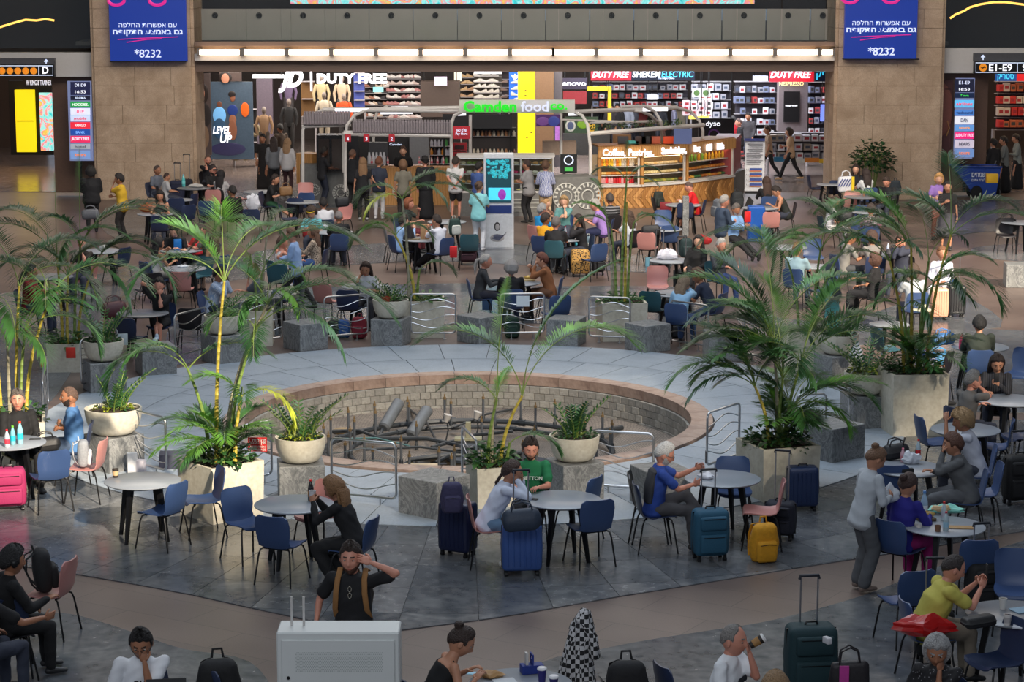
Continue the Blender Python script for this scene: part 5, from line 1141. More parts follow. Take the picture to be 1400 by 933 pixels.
cup(on(741,933),'blue paper cup with a white lid on the bottom table',(40,36,110),lid=(225,225,228),h=.12);cup(on(757,940),'blue cup half hidden behind the table edge',(38,34,100),lid=(225,225,228),h=.09)
# plaid shirt over a suitcase
sp_=W(795,1000);plaid=stripe_mat('plaid_cloth',[(30,30,32),(196,196,198)],check=True,freq=24)
suitcase(sp_+Vector((0,.1,0)),.1,(30,30,34),'black suitcase under the draped checked shirt at the bottom',h=.4,handle=.5)
b=MB();base=sp_+Vector((0,.05,0));loft(b,[(base+Vector((-.05,0,.42)),.19,.15),(base+Vector((-.03,0,.8)),.13,.09),(base+Vector((.0,0,1.0)),.11,.07),(base+Vector((.02,0,1.14)),.055,.05)],26)
loft(b,[(base+Vector((.0,-.03,1.08)),.06,.05),(base+Vector((.09,-.05,.9)),.055,.05),(base+Vector((.11,-.06,.72)),.05,.045)],14)
b.v=[(x+.012*math.sin(z*40+y*30),y+.02*math.sin(x*60+z*12),z)for x,y,z in b.v];o=b.build('checked_shirt',plaid,None);tag(o,'black and white checked shirt draped over a suitcase handle at the bottom','shirt')
o=backpack(W(857,985,.4),.1,(24,24,27),'round black rucksack with a silver buckle at the bottom edge',s=1.25);CHR(938,962,-70,'dkblue','dark blue chair behind the man drinking coffee')
t,h,i_=person('balding man in a white printed t-shirt drinking from a coffee cup',1003,876,-118,top=((226,230,234),'short'),bottom=('pants',(60,62,70)),skin='ruddy',hair=('receding',(120,116,112)),L='mouth',R='lap',lean=6,look=(0,6),fat=1.15,seat=False,print_=('■■■',.075,(50,56,62),.04))
c_=cup(h[-1]+Vector((.03,-.02,-.02)),'brown and black coffee cup at the lips of the man in white',(40,34,30),lid=(228,228,226),h=.13,band=(160,120,70));c_.rotation_euler=(.0,1.0,0)
person('blond person seen from behind at the bottom edge',1060,944,-10,top=((120,100,90),'long'),hair=('bob',(132,104,72)),lean=2)
suitcase(W(1107,950),.12,(22,52,58),'dark teal suitcase with raised handle and paper tag at the bottom right',w=.48,d=.32,h=.64,handle=.46,soft=True)
small_box('luggage_tag','tag','white airline tag on the dark teal suitcase',W(1131,880,.72),(.05,.09,.06),(200,200,204),.5);
hb=handbag(W(1160,960,.15),0,(30,26,30),'black carrier bag with a pink stripe beside the dark teal suitcase',(.36,.14,.4));b=MB();b.box((-.06,-.085,.2),(.09,.01,.36));b.build('pink_stripe',mat('pink_ink',(190,60,150),.6),hb,False)
t,h,i_=person('grey haired woman in a black and white patterned top resting her chin on her hand',1281,890,158,top=(spots_mat('monochrome_print',(24,24,28),(120,120,124),34,thr=.22),'short'),skin='tan',hair=('bob',(150,150,150)),L='chin',R='lap',lean=12,look=(10,24),female=True,fat=1.15,chair_c='dkblue',chair_label='dark blue chair under the grey haired woman in the patterned top')
# -- yellow polo group
t,h,i_=person('balding man in a yellow polo leaning forward over his phone',1303,778,-82,top=((186,178,84),'short'),bottom=('pants',(128,118,104)),skin='ruddy',hair=('receding',(40,32,30)),L=(-.06,.52,.98),R=(.06,.52,.96),lean=24,look=(0,26),fat=1.3,chair_c='blue',chair_label='blue chair under the man in the yellow polo',shoes=(30,30,30))
small_box('phone','phone','black phone held by the man in the yellow polo',(h[-1]+h[1])/2+Vector((.03,0,.0)),(.012,.075,.15),(18,18,20))
CHR(1238,822,20,'blue','blue chair behind the man in the yellow polo');TB(1386,839,'dark round table with two white cups at the lower right',dark=True)
cup(on(1371,833),'white cup with a stirrer on the lower right table',(206,204,200));cup(on(1377,855),'white printed cup nearer the edge of the lower right table',(214,210,206),band=(180,176,176));handbag(on(1338,856),.3,(24,24,26),'black clutch bag on the lower right table',(.32,.2,.1),strap=False)
small_box('magazine','paper','printed magazine on the lower right table',on(1400,835),(.25,.18,.012),(130,160,180),.4);small_box('newspaper','paper','folded white newspaper on the lower right table',on(1404,858),(.26,.2,.02),(190,192,200),-.3)
suitcase(W(1276,905),.0,(22,22,24),'black suitcase with raised handle beside the man in yellow',w=.38,h=.5,handle=.5,soft=True);crumple('red_jacket','jacket','shiny red jacket laid on the black suitcase',W(1264,868,.60),(176,22,22),(.26,.13,.1),3,.3)
suitcase(W(1342,838),.2,(20,20,22),'black suitcase under the lower right table, handle raised',w=.36,h=.5,handle=.42,soft=True)
CHR(1388,808,170,'blue','blue chair beyond the table with two white cups');CHR(1362,905,115,'dkblue','dark blue chair at the bottom right corner');CHR(1330,778,4,'blue','empty blue chair in front right of the food table')
# -- food table group
TB(1290,719,'round table with burger tray and bottles at the right');bottle(on(1263,708),'large clear water bottle on the food table',(150,180,205),(210,225,240),(90,140,200),h=.31,rad=.042);bottle(on(1293,726),'small clear bottle with a pink cap on the food table',(170,190,196),(150,190,210),(190,60,80));bottle(on(1290,712),'small red-capped bottle behind the burger tray',(180,196,200),(180,180,190),(200,40,40))
small_box('food_tray','tray','cardboard tray with food in front of the woman in purple',on(1266,712),(.2,.14,.035),(92,78,60),.3);crumple('sandwich','food','half eaten sandwich in the cardboard tray',on(1266,711)+Vector((0,0,.03)),(190,160,90),(.08,.05,.035),8)
crumple('wrapper','wrapper','mint green and white paper wrapper on the food table',on(1292,701),(130,205,190),(.2,.11,.05),5);crumple('sandwich','food','round bread roll in the mint wrapper',on(1286,703)+Vector((0,0,.03)),(205,175,130),(.1,.06,.04),9)
cup(on(1282,727),'small brown cup on the food table',(120,84,60),h=.07,r1=.036);small_box('paper_bag','bag','flat kraft paper bag on the food table',on(1312,722),(.3,.13,.012),(170,134,88),-.1)
t,h,i_=person('woman in a purple-blue hoodie and magenta trousers eating at the food table',1241,664,-42,top=((36,34,128),'long'),bottom=('wide',(158,30,110)),skin='mid',hair=('up+bun',(56,36,30)),L='table',R='table',lean=12,look=(0,24),female=True,chair_c='blue',chair_label='blue chair under the woman in the purple hoodie')
t,h,i_=person('standing woman in a pale fleece and grey trousers with a bun, looking down',1197,628,-66,'stand',top=((176,182,188),'long'),bottom=('wide',(82,84,88)),skin='mid',hair=('up+bun_high',(104,74,52)),L='hold',R='hold',lean=13,look=(-6,36),female=True,k=.98,shoes=(120,104,96))
crumple('plastic_bag','bag','translucent white plastic bag in the hands of the standing woman',(h[-1]+h[1])/2-Vector((0,0,.1)),(200,206,214),(.12,.08,.1),6,.25)
CHR(1215,672,0,'blue','empty blue chair behind the woman in the purple hoodie')
TB(1243,640,'round table crowded with bottles and a black bag');handbag(on(1224,628),.2,(24,24,27),'black handbag on the crowded right table',(.34,.2,.2));bottle(on(1255,628),'soda bottle with a red label on the crowded right table',(170,190,200),(200,30,40),(210,40,40),h=.26);crumple('plastic_bag','bag','crumpled white plastic bag on the crowded right table',on(1246,634),(200,204,212),(.1,.08,.08),7,.25);bottle(on(1234,632),'pink capped bottle on the crowded right table',(190,150,160),(190,120,130),(220,120,140),h=.18)
small_box('sunglasses_case','case','black glasses case on the crowded right table',on(1240,646),(.16,.07,.05),(22,22,24),.2)
t,h,i_=person('woman with short brown hair and grey sweater, hand at her mouth, facing left',1303,608,84,top=((92,94,96),'long'),bottom=('pants',(90,92,96)),skin='mid',hair=('crop',(84,52,38)),L='mouth',R='table',lean=16,look=(0,10),female=True,fat=1.2,chair_c='blue',chair_label='blue chair under the woman in the grey sweater')
t,h,i_=person('woman with curly blond hair and white t-shirt, one hand raised',1316,576,82,top=((196,200,212),'short'),bottom=('pants',(60,64,76)),skin='tan',hair=('curly',(148,118,80)),L=(-.06,.40,1.18),R='chin',lean=18,look=(0,16),female=True,chair_c='blue',chair_label='blue chair under the curly haired woman in white')
CHR(1340,770-95,88,'blue','blue chair right of the woman in the grey sweater')
TB(1320,587,'empty grey round table right of the curly haired woman');CHR(1278,606,-80,'blue','empty blue chair left of the bare right table');CHR(1358,612,76,'blue','empty blue chair right of the bare right table')
TB(1381,547,'round table in front of the dark haired woman looking at her phone');t,h,i_=person('dark haired woman in a black striped jacket reading her phone',1363,497,168,top=(stripe_mat('dark_stripe_cloth',[(26,26,30),(60,60,66)],axis=0,freq=30),'long'),skin='mid',hair=('long',(34,24,22)),L='phone',R='table',lean=10,look=(10,30),female=True,chair_c='black',chair_label='black chair under the dark haired woman with the phone')
small_box('phone','phone','phone held by the dark haired woman in the striped jacket',(h[-1]+Vector((0,-.03,0))),(.075,.012,.14),(20,20,24))
t,h,i_=person('grey haired man in a grey t-shirt with a hand to his face, back turned',1330,521,-58,top=((92,90,88),'short'),skin='ruddy',hair=('short',(104,102,100)),R='cheek',L='table',lean=10,look=(-16,4),chair_c='dkblue',chair_label='dark blue chair under the grey haired man at the right')
CHR(1396,512,150,'blue','blue chair at the right edge behind the phone table');CHR(1398,598,110,'dkblue','dark chair at the right edge beside the bare table');suitcase(W(1392,690),.2,(22,22,24),'black suitcase at the right edge below the bare table',soft=True,handle=.3)
TB(1340,474,'round table with a pink bottle and blue bags');bottle(on(1314,478),'bright pink flask on the table of the woman in green',(210,60,100),(216,70,110),(220,80,120),h=.26,rad=.04)
t,h,i_=person('person with black bobbed hair and dark green sweater seen from behind',1339,444,-4,top=((50,58,50),'long'),bottom=('pants',(84,84,72)),skin='mid',hair=('crop',(14,13,14)),L='table',R='table',lean=4,fat=1.25,chair_c='blue',chair_label='blue chair under the person in the dark green sweater',seat=False);CHR(1336,508,0,'blue','blue chair right behind the person in the dark green sweater')
handbag(on(1289,472),.3,(60,110,170),'light blue sports bag on the table at the right',(.42,.2,.2));handbag(W(1283,500,.5),0,(70,140,190),'blue rolled bag on the chair beside the pink flask table',(.4,.22,.22));CHR(1278,512,60,'black','black chair loaded with blue bags at the right');crumple('white_bag','bag','white crumpled bag on the floor beside the right planter',W(1170,492,.5),(190,196,204),(.1,.06,.14),12)
person('child in blue and white stripes hidden behind the yellow-caned palm',1266,470,-60,k=.75,top=(stripe_mat('blue_white',[(60,90,180),(210,214,224)],freq=40),'short'),hair=('short',BRN_H),skin='mid')
b=MB();b.lathe([(0,.09),(.06,.085),(.09,.05),(.1,.0),(.2,-.01),(.2,-.018),(.095,-.012)],24);o=b.build('sun_hat',cloth((206,196,172)),None);o.location=W(1262,423,.75);tag(o,'cream sun hat resting on the luggage behind the yellow canes','hat')
# -- couple with blue suitcase
TB(768,683,'round table between the couple and two blue chairs');small_box('phone','phone','phone lying on the table of the couple',on(727,683),(.08,.15,.01),(24,24,28),1.2)
t,h,i_=person('dark haired man with a beard in a green lettered t-shirt',725,614,174,top=((20,106,66),'short'),bottom=('pants',(52,50,54)),skin='ruddy',hair=('short',(34,24,20)),L='table',R='table',lean=4,look=(14,18),beard=(54,36,28),fat=1.1,chair_c='black',chair_label='chair under the man in the green t-shirt',print_=('BENETTON',.062,(210,222,214),.03))
t,h,i_=person('woman in a white sweatshirt and denim shorts with a long braid, hands at her face',700,646,-86,top=((214,222,240),'long'),bottom=('shorts',(110,140,170)),skin='mid',hair=('up+braid',(46,30,26)),L='mouth',R='cheek',lean=26,look=(0,12),female=True,legs='tuck',chair_c='pink',chair_label='pink chair under the woman in the white sweatshirt',shoes=(216,212,206))
CHR(806,722,22,'blue','empty blue chair in front right of the couple\'s table');CHR(790,692,62,'blue','empty blue chair at the right of the couple\'s table, back against the stone cube')
suitcase(W(713,786),.08,(58,88,150),'bright blue hard suitcase with a dark bag on top beside the couple',w=.46,d=.27,h=.56,handle=.60);handbag(W(713,726,.64),.1,(44,56,74),'dark slate travel bag on the bright blue suitcase',(.44,.24,.26))
suitcase(W(626,760),-.5,(24,32,66),'navy suitcase under the purple-grey backpack',w=.42,d=.28,h=.6,handle=0);o=backpack(W(618,702,.68),.1,(66,62,94),'purple-grey backpack with pale straps on the navy suitcase',s=.86,lean=0)
# -- old man
TB(988,654,'round table with a small crumpled napkin beside the old man');crumple('napkin','napkin','crumpled white napkin on the old man\'s table',on(965,655),(220,222,230),(.1,.07,.04),2)
t,h,i_=person('old white haired man in a blue and grey t-shirt reading his phone',908,622,-84,top=((40,70,150),'short'),bottom=('pants',(78,76,78)),skin='ruddy',hair=('short',(184,184,182)),R=(.03,.46,.82),L=(-.05,.50,1.0),lean=9,look=(-4,22),beard=(180,178,174),glasses=True,legs='crossl',chair_c='dkblue',chair_label='dark blue chair under the old man in blue',shoes=(50,46,46))
b=MB();loft(b,[(Vector((0,-.085,.62)),.15,.06),(Vector((0,-.07,.8)),.15,.07),(Vector((0,-.02,.99)),.12,.07)],16);o=b.build('shirt_back_panel',cloth((52,54,60)),t)
small_box('phone','phone','phone in a dark case held by the old man',h[-1]+Vector((.05,0,.03)),(.012,.08,.15),(40,40,46));CHR(888,690,-96,'black','dark chair behind the old man in blue');CHR(1003,672,178,'blue','empty blue chair beyond the old man\'s table')
CHR(1042,700,84,'pink','empty pink chair right of the old man\'s table');suitcase(W(970,766),.22,(34,84,110),'teal soft suitcase with raised handle before the old man',w=.42,d=.28,h=.56,handle=.46,soft=True)
backpack(W(1043,768),.25,(206,146,28),'mustard yellow backpack on the floor by the pink chair',s=1.1,lean=.1);suitcase(W(1096,698),.05,(34,50,86),'navy ribbed hard suitcase beside the right planter',w=.4,h=.52,handle=0);suitcase(W(1066,738),-.3,(28,30,44),'black soft suitcase with a tall handle behind the pink chair',w=.38,h=.42,handle=.62,soft=True)
# -- left group: black sweater and blue tee
TB(14,605,'round table with three soda bottles at the left edge');bottle(on(10,612),'small bottle with red cap on the left edge table',(180,190,200),(210,60,80),(200,40,50),h=.24,rad=.034);bottle(on(18,608),'bottle with green cap and turquoise label',(120,190,200),(30,180,200),(110,190,60),h=.25,rad=.034);bottle(on(28,607),'tallest soda bottle with orange-red cap and turquoise label',(140,190,200),(40,200,220),(220,60,40),h=.3,rad=.04)
small_box('phone','phone','black phone lying on the left edge table',on(48,601),(.15,.07,.012),(22,22,24),.1)
t,h,i_=person('laughing man with swept back hair in a black sweater at the left edge',24,548,-150,top=((20,20,22),'long'),bottom=('pants',(24,24,26)),skin='ruddy',hair=('short',(84,76,70)),L='lap',R='lap',lean=-2,look=(-20,-2),fat=1.1,chair_c='yellow',chair_label='pale yellow chair under the man in the black sweater')
t,h,i_=person('bald bearded man in a blue t-shirt with crossed arms',95,543,96,top=((74,116,164),'short'),bottom=('pants',(66,84,110)),skin='tan',hair=('buzz',(84,62,50)),L='cross',R='cross',lean=2,look=(10,2),beard=(44,34,28),fat=1.15,chair_c='dkblue',chair_label='dark chair under the man in the blue t-shirt')
CHR(68,652,28,'blue','empty blue chair in front of the left edge table');CHR(118,640,84,'pink','pink chair carrying the silver backpack');o=backpack(W(114,638,.46),1.75,(140,144,150),'silver and white backpack on the pink chair at the left',s=.82,pocket=(190,192,196));handbag(W(62,618,.52),.3,(24,24,26),'black bag on the lap side of the man in the blue t-shirt',(.4,.22,.2))
suitcase(W(14,698),.25,(150,34,84),'magenta suitcase at the left edge',w=.42,d=.27,h=.5,handle=0,soft=True)
small_box('carton','carton','white milk carton on the floor behind the striped bowl',W(181,648),(.14,.1,.3),(200,202,206),.3);small_box('carton','carton','small printed box leaning beside the white carton',W(193,648),(.12,.1,.2),(190,186,196),-.3);small_box('dark_box','box','dark slate box behind the tall cream planter',W(238,640),(.4,.3,.22),(52,54,72),.1)
# ============================================================ MIDDLE TABLES
def PP(lab,px,py,hd,**k):return person(lab,px,py,hd,k.pop('mode','sit'),**k)
def ST(lab,px,py,hd,**k):return person(lab,px,py,hd,'stand',**k)
# reclining man on the phone, left
TB(195,428,'round table beside the reclining man on the phone',dark=True);PP('bearded man in a black t-shirt on the phone with his bare legs stretched out',218,391,172,top=((24,24,26),'short'),bottom=('shorts',(28,28,32)),skin='ruddy',hair=('short',BLK_H),L='chin',R='ear',beard=(26,20,18),legs='cross',chair_c='dkblue',chair_label='dark blue chair under the reclining man on the phone',shoes=(190,205,220))
CHR(180,462,-20,'dkblue','dark blue chair the reclining man props his feet on');CHR(262,448,0,'black','black chair in front right of the reclining man');handbag(W(156,436,.1),.4,(72,30,40),'dark maroon bag heaped beside the reclining man\'s table',(.5,.3,.34));small_box('paper','paper','white paper hanging on the chair by the light blue socks',W(167,472,.4),(.2,.02,.2),(200,214,220),.2)
TB(251,367,'round table with a crumpled tissue, left of centre');crumple('napkin','napkin','crumpled tissue on the left centre table',on(250,366),(214,220,228),(.1,.07,.03),21)
CHR(217,384,-60,'blue','blue chair left of the crumpled tissue table');CHR(272,378,150,'teal','teal chair right of the crumpled tissue table');CHR(249,396,0,'pink','pink chair in front of the crumpled tissue table')
PP('man in a pale blue striped shirt bent forward behind the green palm',300,376,-100,top=(stripe_mat('blue_white_fine',[(150,176,214),(206,216,232)],axis=0,freq=60),'long'),skin='tan',hair=('short',BLK_H),L='mouth',R='chin',lean=14,chair_c='blue',chair_label='blue chair behind the bowl under the man in the striped shirt')
PP('man in a grey t-shirt with chin in hand behind the long palm frond',347,372,88,top=((104,110,122),'short'),skin='ruddy',hair=('short',(120,86,60)),L='chin',R='table',lean=12,chair_c='blue',chair_label='blue chair under the man with chin in hand');TB(368,402,'round table right of the man with chin in hand',dark=True);cup(on(354,396),'black takeaway cup in front of the man with chin in hand',(30,28,28));CHR(381,385,0,'teal','teal chair behind the striding man')
ST('balding man in glasses and a light blue shirt walking between the tables',399,322,84,top=((136,164,206),'long'),bottom=('pants',(30,30,34)),skin='ruddy',hair=('short',(96,66,48)),L='hold',R='hold',look=(0,14),glasses=True,legs='walk',fat=1.15,shoes=(28,26,26))
PP('woman in a leopard print top and jeans behind the striding man',428,318,80,top=(spots_mat('leopard_top',(176,158,140),(70,58,50),40),'long'),bottom=('pants',(66,96,150)),skin='mid',hair=('long',(92,64,48)),L='table',R='lap',female=True,chair_c='dkblue',chair_label='dark chair under the woman in the leopard print',shoes=(200,200,204))
PP('bare shouldered person with an arm raised behind the walking man',386,332,-60,top=((206,206,210),'tank'),skin='ruddy',hair=('short',BRN_H),L='cheek',R='table',chair_c='teal',chair_label='teal chair under the bare shouldered person')
CHR(399,411,84,'dkblue','dark blue chair holding a cream handbag by the cream handbag table');crumple('cream_bag','bag','crumpled cream handbag on the dark blue chair',W(398,409,.47),(190,182,164),(.16,.12,.12),31)
TB(500,391,'round table of the woman reading her phone in white');PP('woman in a white t-shirt looking at her phone, head on hand',500,368,176,top=((204,208,216),'short'),bottom=('pants',(40,40,46)),skin='mid',hair=('long',(52,36,30)),L='table',R='cheek',lean=16,look=(-6,22),female=True,chair_c='black',chair_label='chair under the woman in white reading her phone')
cup(on(489,391),'blue paper cup on the phone reader\'s table',(36,40,130),lid=(60,60,66));small_box('phone','phone','phone in front of the woman in the white t-shirt',on(494,388)+Vector((0,0,.04)),(.07,.012,.13),(20,20,24));crumple('plastic_bag','bag','white and blue wrapper on the phone reader\'s table',on(505,390),(190,206,226),(.14,.08,.06),33,.3)
CHR(449,412,-28,'pink','empty pink chair left of the phone reader\'s table');CHR(478,422,-6,'dkblue','dark blue chair in front of the phone reader\'s table')
backpack(W(457,462),.2,(34,34,38),'dark rucksack on the floor behind the left rear railing',s=.8);backpack(W(470,462),.0,(40,78,140),'blue rucksack on the floor behind the left rear railing',s=.8);backpack(W(491,463),-.2,(120,26,44),'red rucksack on the floor behind the left rear railing',s=.95)
# table of headband woman
TB(455,317,'round table of the woman with the yellow headband');crumple('napkin','napkin','white paper heap on the yellow headband table',on(444,313),(206,210,224),(.13,.09,.06),41)
PP('woman with a yellow headband and turquoise top leaning on the table',426,291,176,top=((110,190,200),'short'),skin='mid',hair=('curly',(50,36,28)),L='table',R='table',lean=20,look=(-10,26),female=True,hat=('band',(220,190,40)),chair_c='blue',chair_label='blue chair under the woman with the yellow headband',fat=1.2);handbag(W(425,325,.55),0,(150,22,30),'red bag in the lap of the woman with the yellow headband',(.4,.2,.26))
PP('man in a white t-shirt with his back turned behind the headband table',442,279,10,top=((196,198,204),'short'),skin='tan',hair=('short',BLK_H),L='table',R='table',lean=10,chair_c='dkblue',chair_label='dark chair under the man in white behind the headband table',fat=1.15)
PP('person in a black vest with short grey hair seen from behind',463,297,6,top=((26,26,30),'short'),skin='tan',hair=('buzz',(110,104,104)),L='table',R='table',chair_c='blue',chair_label='blue chair under the person in the black vest',fat=1.1)
CHR(466,300,150,'pink','pink chair beyond the person in the black vest');CHR(420,282,0,'blue','blue chair left of the man in the white t-shirt');CHR(395,300,-80,'dkblue','dark blue chair beside the person with green shorts')
TB(414,276,'small round table behind the headband table');CHR(417,270,180,'pink','pink chair beyond the small round table');CHR(405,290,0,'dkblue','dark blue chair in front of the small round table')
PP('man in black and green shorts bent over his phone',376,246,-100,top=((22,22,24),'short'),bottom=('shorts',(26,70,44)),skin='mid',hair=('short',(40,30,26)),L='phone',R='table',lean=16,chair_c='dkblue',chair_label='dark blue chair under the man in green shorts',legs='out',shoes=(150,150,156))
CHR(540,334,-80,'grey','grey chair with a dark coat on its back');o=crumple('dark_coat','coat','dark coat hung over the back of the grey chair',W(519+40,342,.5),(26,26,30),(.12,.18,.3),44,.8)
# children table
TB(577,327,'round table with a paper bag and bottle between the two seated boys');TB(611,303,'round table behind the red haired woman')
PP('boy in a light blue shirt at the paper bag table',552,303,-64,k=.92,top=((150,184,226),'long'),bottom=('pants',(30,30,36)),skin='fair',hair=('full',(40,30,26)),L='table',R='eat',lean=8,chair_c='blue',chair_label='blue chair under the boy in light blue',shoes=(206,208,212))
PP('young man in a white t-shirt and black trousers with his back turned',597,303,46,top=((204,208,220),'short'),bottom=('pants',(26,26,30)),skin='mid',hair=('short',(36,26,22)),L='eat',R='table',lean=10,look=(10,8),legs='out',chair_c='blue',chair_label='blue chair under the young man in white',shoes=(206,206,208))
PP('red haired woman in a black striped top at the paper bag table',559,279,-104,top=(stripe_mat('black_green_stripe',[(24,24,28),(60,74,66)],freq=30),'short'),bottom=('pants',(96,34,40)),skin='ruddy',hair=('bob',(128,70,40)),L='eat',R='table',lean=10,female=True,chair_c='blue',chair_label='blue chair under the red haired woman')
small_box('paper_bag','bag','standing brown paper bag between the two boys',on(581,327),(.2,.12,.34),(170,134,96),.1);bottle(on(590,325),'bottle with a pink label behind the paper bag',(190,200,208),(220,80,100),(210,60,60),h=.3);small_box('food_tray','tray','food tray in front of the boys',on(566,328),(.26,.18,.03),(120,110,90))
CHR(641,342,4,'teal','dark teal chair next to the woman with white trousers');backpack(W(622,322,.5),.4,(36,60,56),'dark green and white rucksack behind the young man in white',s=.95,pocket=(190,194,190));small_box('red_bag','bag','red bag beside the young man in white',W(620,352,.55),(.16,.14,.24),(200,26,34));suitcase(W(640,362),0,(54,26,40),'dark maroon suitcase under the teal chair',w=.4,h=.4,handle=0,soft=True)
# grey haired trio
TB(707,386,'round table of the three grey and red haired women');small_box('food_tray','tray','tray of food before the red haired woman in brown',on(722,384),(.28,.2,.03),(170,150,110));crumple('food','food','fries on the tray of the woman in brown',on(722,383)+Vector((0,0,.03)),(200,170,90),(.07,.05,.03),51)
PP('grey haired woman with a ponytail and dark jacket facing right',664,358,-84,top=((54,56,60),'long'),bottom=('pants',(40,42,56)),skin='ruddy',hair=('up+pony',(156,152,148)),L='table',R='table',lean=10,female=True,chair_c='blue',chair_label='blue chair under the grey haired woman with the ponytail')
PP('person with curly grey hair and a black top seen from behind',699,368,4,top=((24,24,28),'long'),bottom=('pants',(50,62,92)),skin='ruddy',hair=('curly',(136,132,130)),L='table',R='table',chair_c='blue',chair_label='blue chair under the curly grey haired person')
PP('red haired woman in a brown sweater with sunglasses on her head',741,356,82,top=((142,90,56),'long'),bottom=('skirt',(110,74,52)),skin='fair',hair=('crop',(98,50,36)),L='mouth',R='eat',lean=14,female=True,chair_c='blue',chair_label='blue chair under the woman in the brown sweater')
CHR(760,430,20,'blue','empty blue chair behind the back centre granite cube');backpack(W(700,462),.0,(26,56,46),'dark green bag on the floor behind the white notice railing',s=.95);small_box('blue_bag','bag','light blue bag hanging low on the grey haired woman\'s chair',W(666,424,.05),(.2,.12,.34),(60,92,130))
# yellow / teal / lavender group
TB(770,327,'round table in the crowded group around the yellow t-shirt');cup(on(781,327),'white cup on the crowded group\'s table',(206,208,210));bottle(on(773,325),'bottle with a pink label on the crowded group\'s table',(190,196,204),(214,70,110),(200,40,50),h=.26)
PP('blond woman in a sea green top facing the camera',771,276,172,top=((86,134,134),'short'),skin='fair',hair=('bob',(150,120,80)),L='chin',R='chest',lean=6,female=True,chair_c='blue',chair_label='blue chair under the blond woman in sea green')
PP('woman with short grey hair and a bright blue top',741,287,-50,top=((20,130,190),'short'),skin='ruddy',hair=('crop',(140,140,140)),L='table',R='table',female=True,chair_c='pink',chair_label='pink chair under the grey haired woman in bright blue')
PP('blond child behind the woman in bright blue',747,279,-100,k=.82,top=((150,110,90),'short'),skin='fair',hair=('up+bun',(170,130,84)),L='table',R='table')
PP('woman in a bright yellow t-shirt with dark hair',746,300,-34,top=((226,160,28),'short'),skin='tan',hair=('crop',(40,28,24)),L='table',R='table',look=(-20,6),female=True,fat=1.1,chair_c='blue',chair_label='blue chair under the woman in yellow')
PP('grey haired man in a black t-shirt seen from behind in the crowded group',760,306,-10,top=((28,28,32),'short'),bottom=('pants',(74,80,88)),skin='ruddy',hair=('short',(98,92,90)),L='table',R='table',fat=1.2,chair_c='teal',chair_label='teal chair under the grey haired man in black')
PP('woman with dark hair and a black top, finger at her lips',791,302,102,top=((26,26,32),'long'),skin='mid',hair=('long',(34,24,22)),L='mouth',R='table',lean=8,female=True,chair_c='dkblue',chair_label='dark blue chair under the woman with a finger at her lips')
PP('grey haired man in a lavender polo shirt leaning to the left',814,281,82,top=((150,118,186),'short'),bottom=('pants',(34,40,74)),skin='ruddy',hair=('short',(150,146,142)),L='table',R='table',lean=18,fat=1.25,chair_c='dkblue',chair_label='dark blue chair under the man in lavender')
PP('dark haired man in a black polo with fine white stripes, back turned',834,273,14,top=(stripe_mat('black_fine_stripe',[(26,26,30),(26,26,30),(26,26,30),(120,120,124)],freq=14),'short'),skin='tan',hair=('short',(60,52,48)),L='table',R='table',chair_c='black',chair_label='black chair under the man in the striped black polo',fat=1.2)
CHR(812,356,30,'blue','blue chair with bags hung on it beside the leopard suitcase');backpack(W(792,345,.35),.2,(34,110,130),'teal rucksack hung on the chair above the leopard suitcase',s=.9,pocket=(60,150,170));backpack(W(804,345,.35),-.1,(90,110,124),'grey and white rucksack beside the teal one',s=.85,pocket=(180,184,180))
suitcase(W(793,378),.05,(180,140,70),'leopard print suitcase on the open floor',w=.4,d=.26,h=.54,handle=0,mm=spots_mat('leopard_case',(196,150,80),(40,28,20),26,thr=.4),ribs=False);suitcase(W(818,376),0,(28,30,36),'black suitcase right of the leopard suitcase',w=.3,h=.5,handle=0,soft=True)
PP('girl in a white t-shirt seen from behind at the black bag table',860,296,40,k=.92,top=((204,208,216),'short'),skin='mid',hair=('long',(60,44,34)),L='table',R='table',female=True,chair_c='black',chair_label='chair under the girl in the white t-shirt')
TB(906,313,'round table with a square black bag');handbag(on(890,322),.0,(28,28,30),'square black bag on the round table',(.42,.2,.24),strap=False);CHR(885,340,-10,'pink','empty pink chair before the black bag table');CHR(907,310,180,'blue','blue chair beyond the black bag table');CHR(915,330,0,'blue','blue chair hidden behind the luggage handles of the black bag table')
suitcase(W(902,378),0,(70,72,74),'grey suitcase with two tall handles before the black bag table',w=.46,h=.36,handle=.62,soft=True);small_box('blue_tub','box','light blue tub on the floor by the grey suitcase',W(891,364,.0),(.3,.2,.2),(110,164,190))
TB(934,280,'round table of the man in the red t-shirt');cup(on(930,279),'white cup on the table of the man in red',(210,208,206));PP('bald man in a red t-shirt with orange shorts leaning on the table',942,256,76,top=((196,20,28),'short'),bottom=('shorts',(190,110,40)),skin='ruddy',hair=('buzz',(80,60,54)),L='table',R='table',lean=18,look=(0,24),chair_c='dkblue',chair_label='dark blue chair under the man in the red t-shirt')
CHR(936,297,0,'dkblue','dark blue chair in front of the red t-shirt man\'s table');CHR(905,290,-80,'black','black chair with a dark green rucksack on its back');backpack(W(900,284,.48),.6,(36,44,40),'dark green rucksack on the chair at the red t-shirt man\'s table',s=1.0);small_box('red_cloth','cloth','dark red cloth on the chair beside the rucksack',W(910,287,.5),(.3,.2,.2),(120,24,34))
b=MB();b.rbox((0,0,.5),(.16,.16,1.05),.01,n=1);o=b.build('stone_post',M_gran,None,False);o.location=W(937,322);tag(o,'slim grey stone post in front of the red t-shirt man\'s table','post')
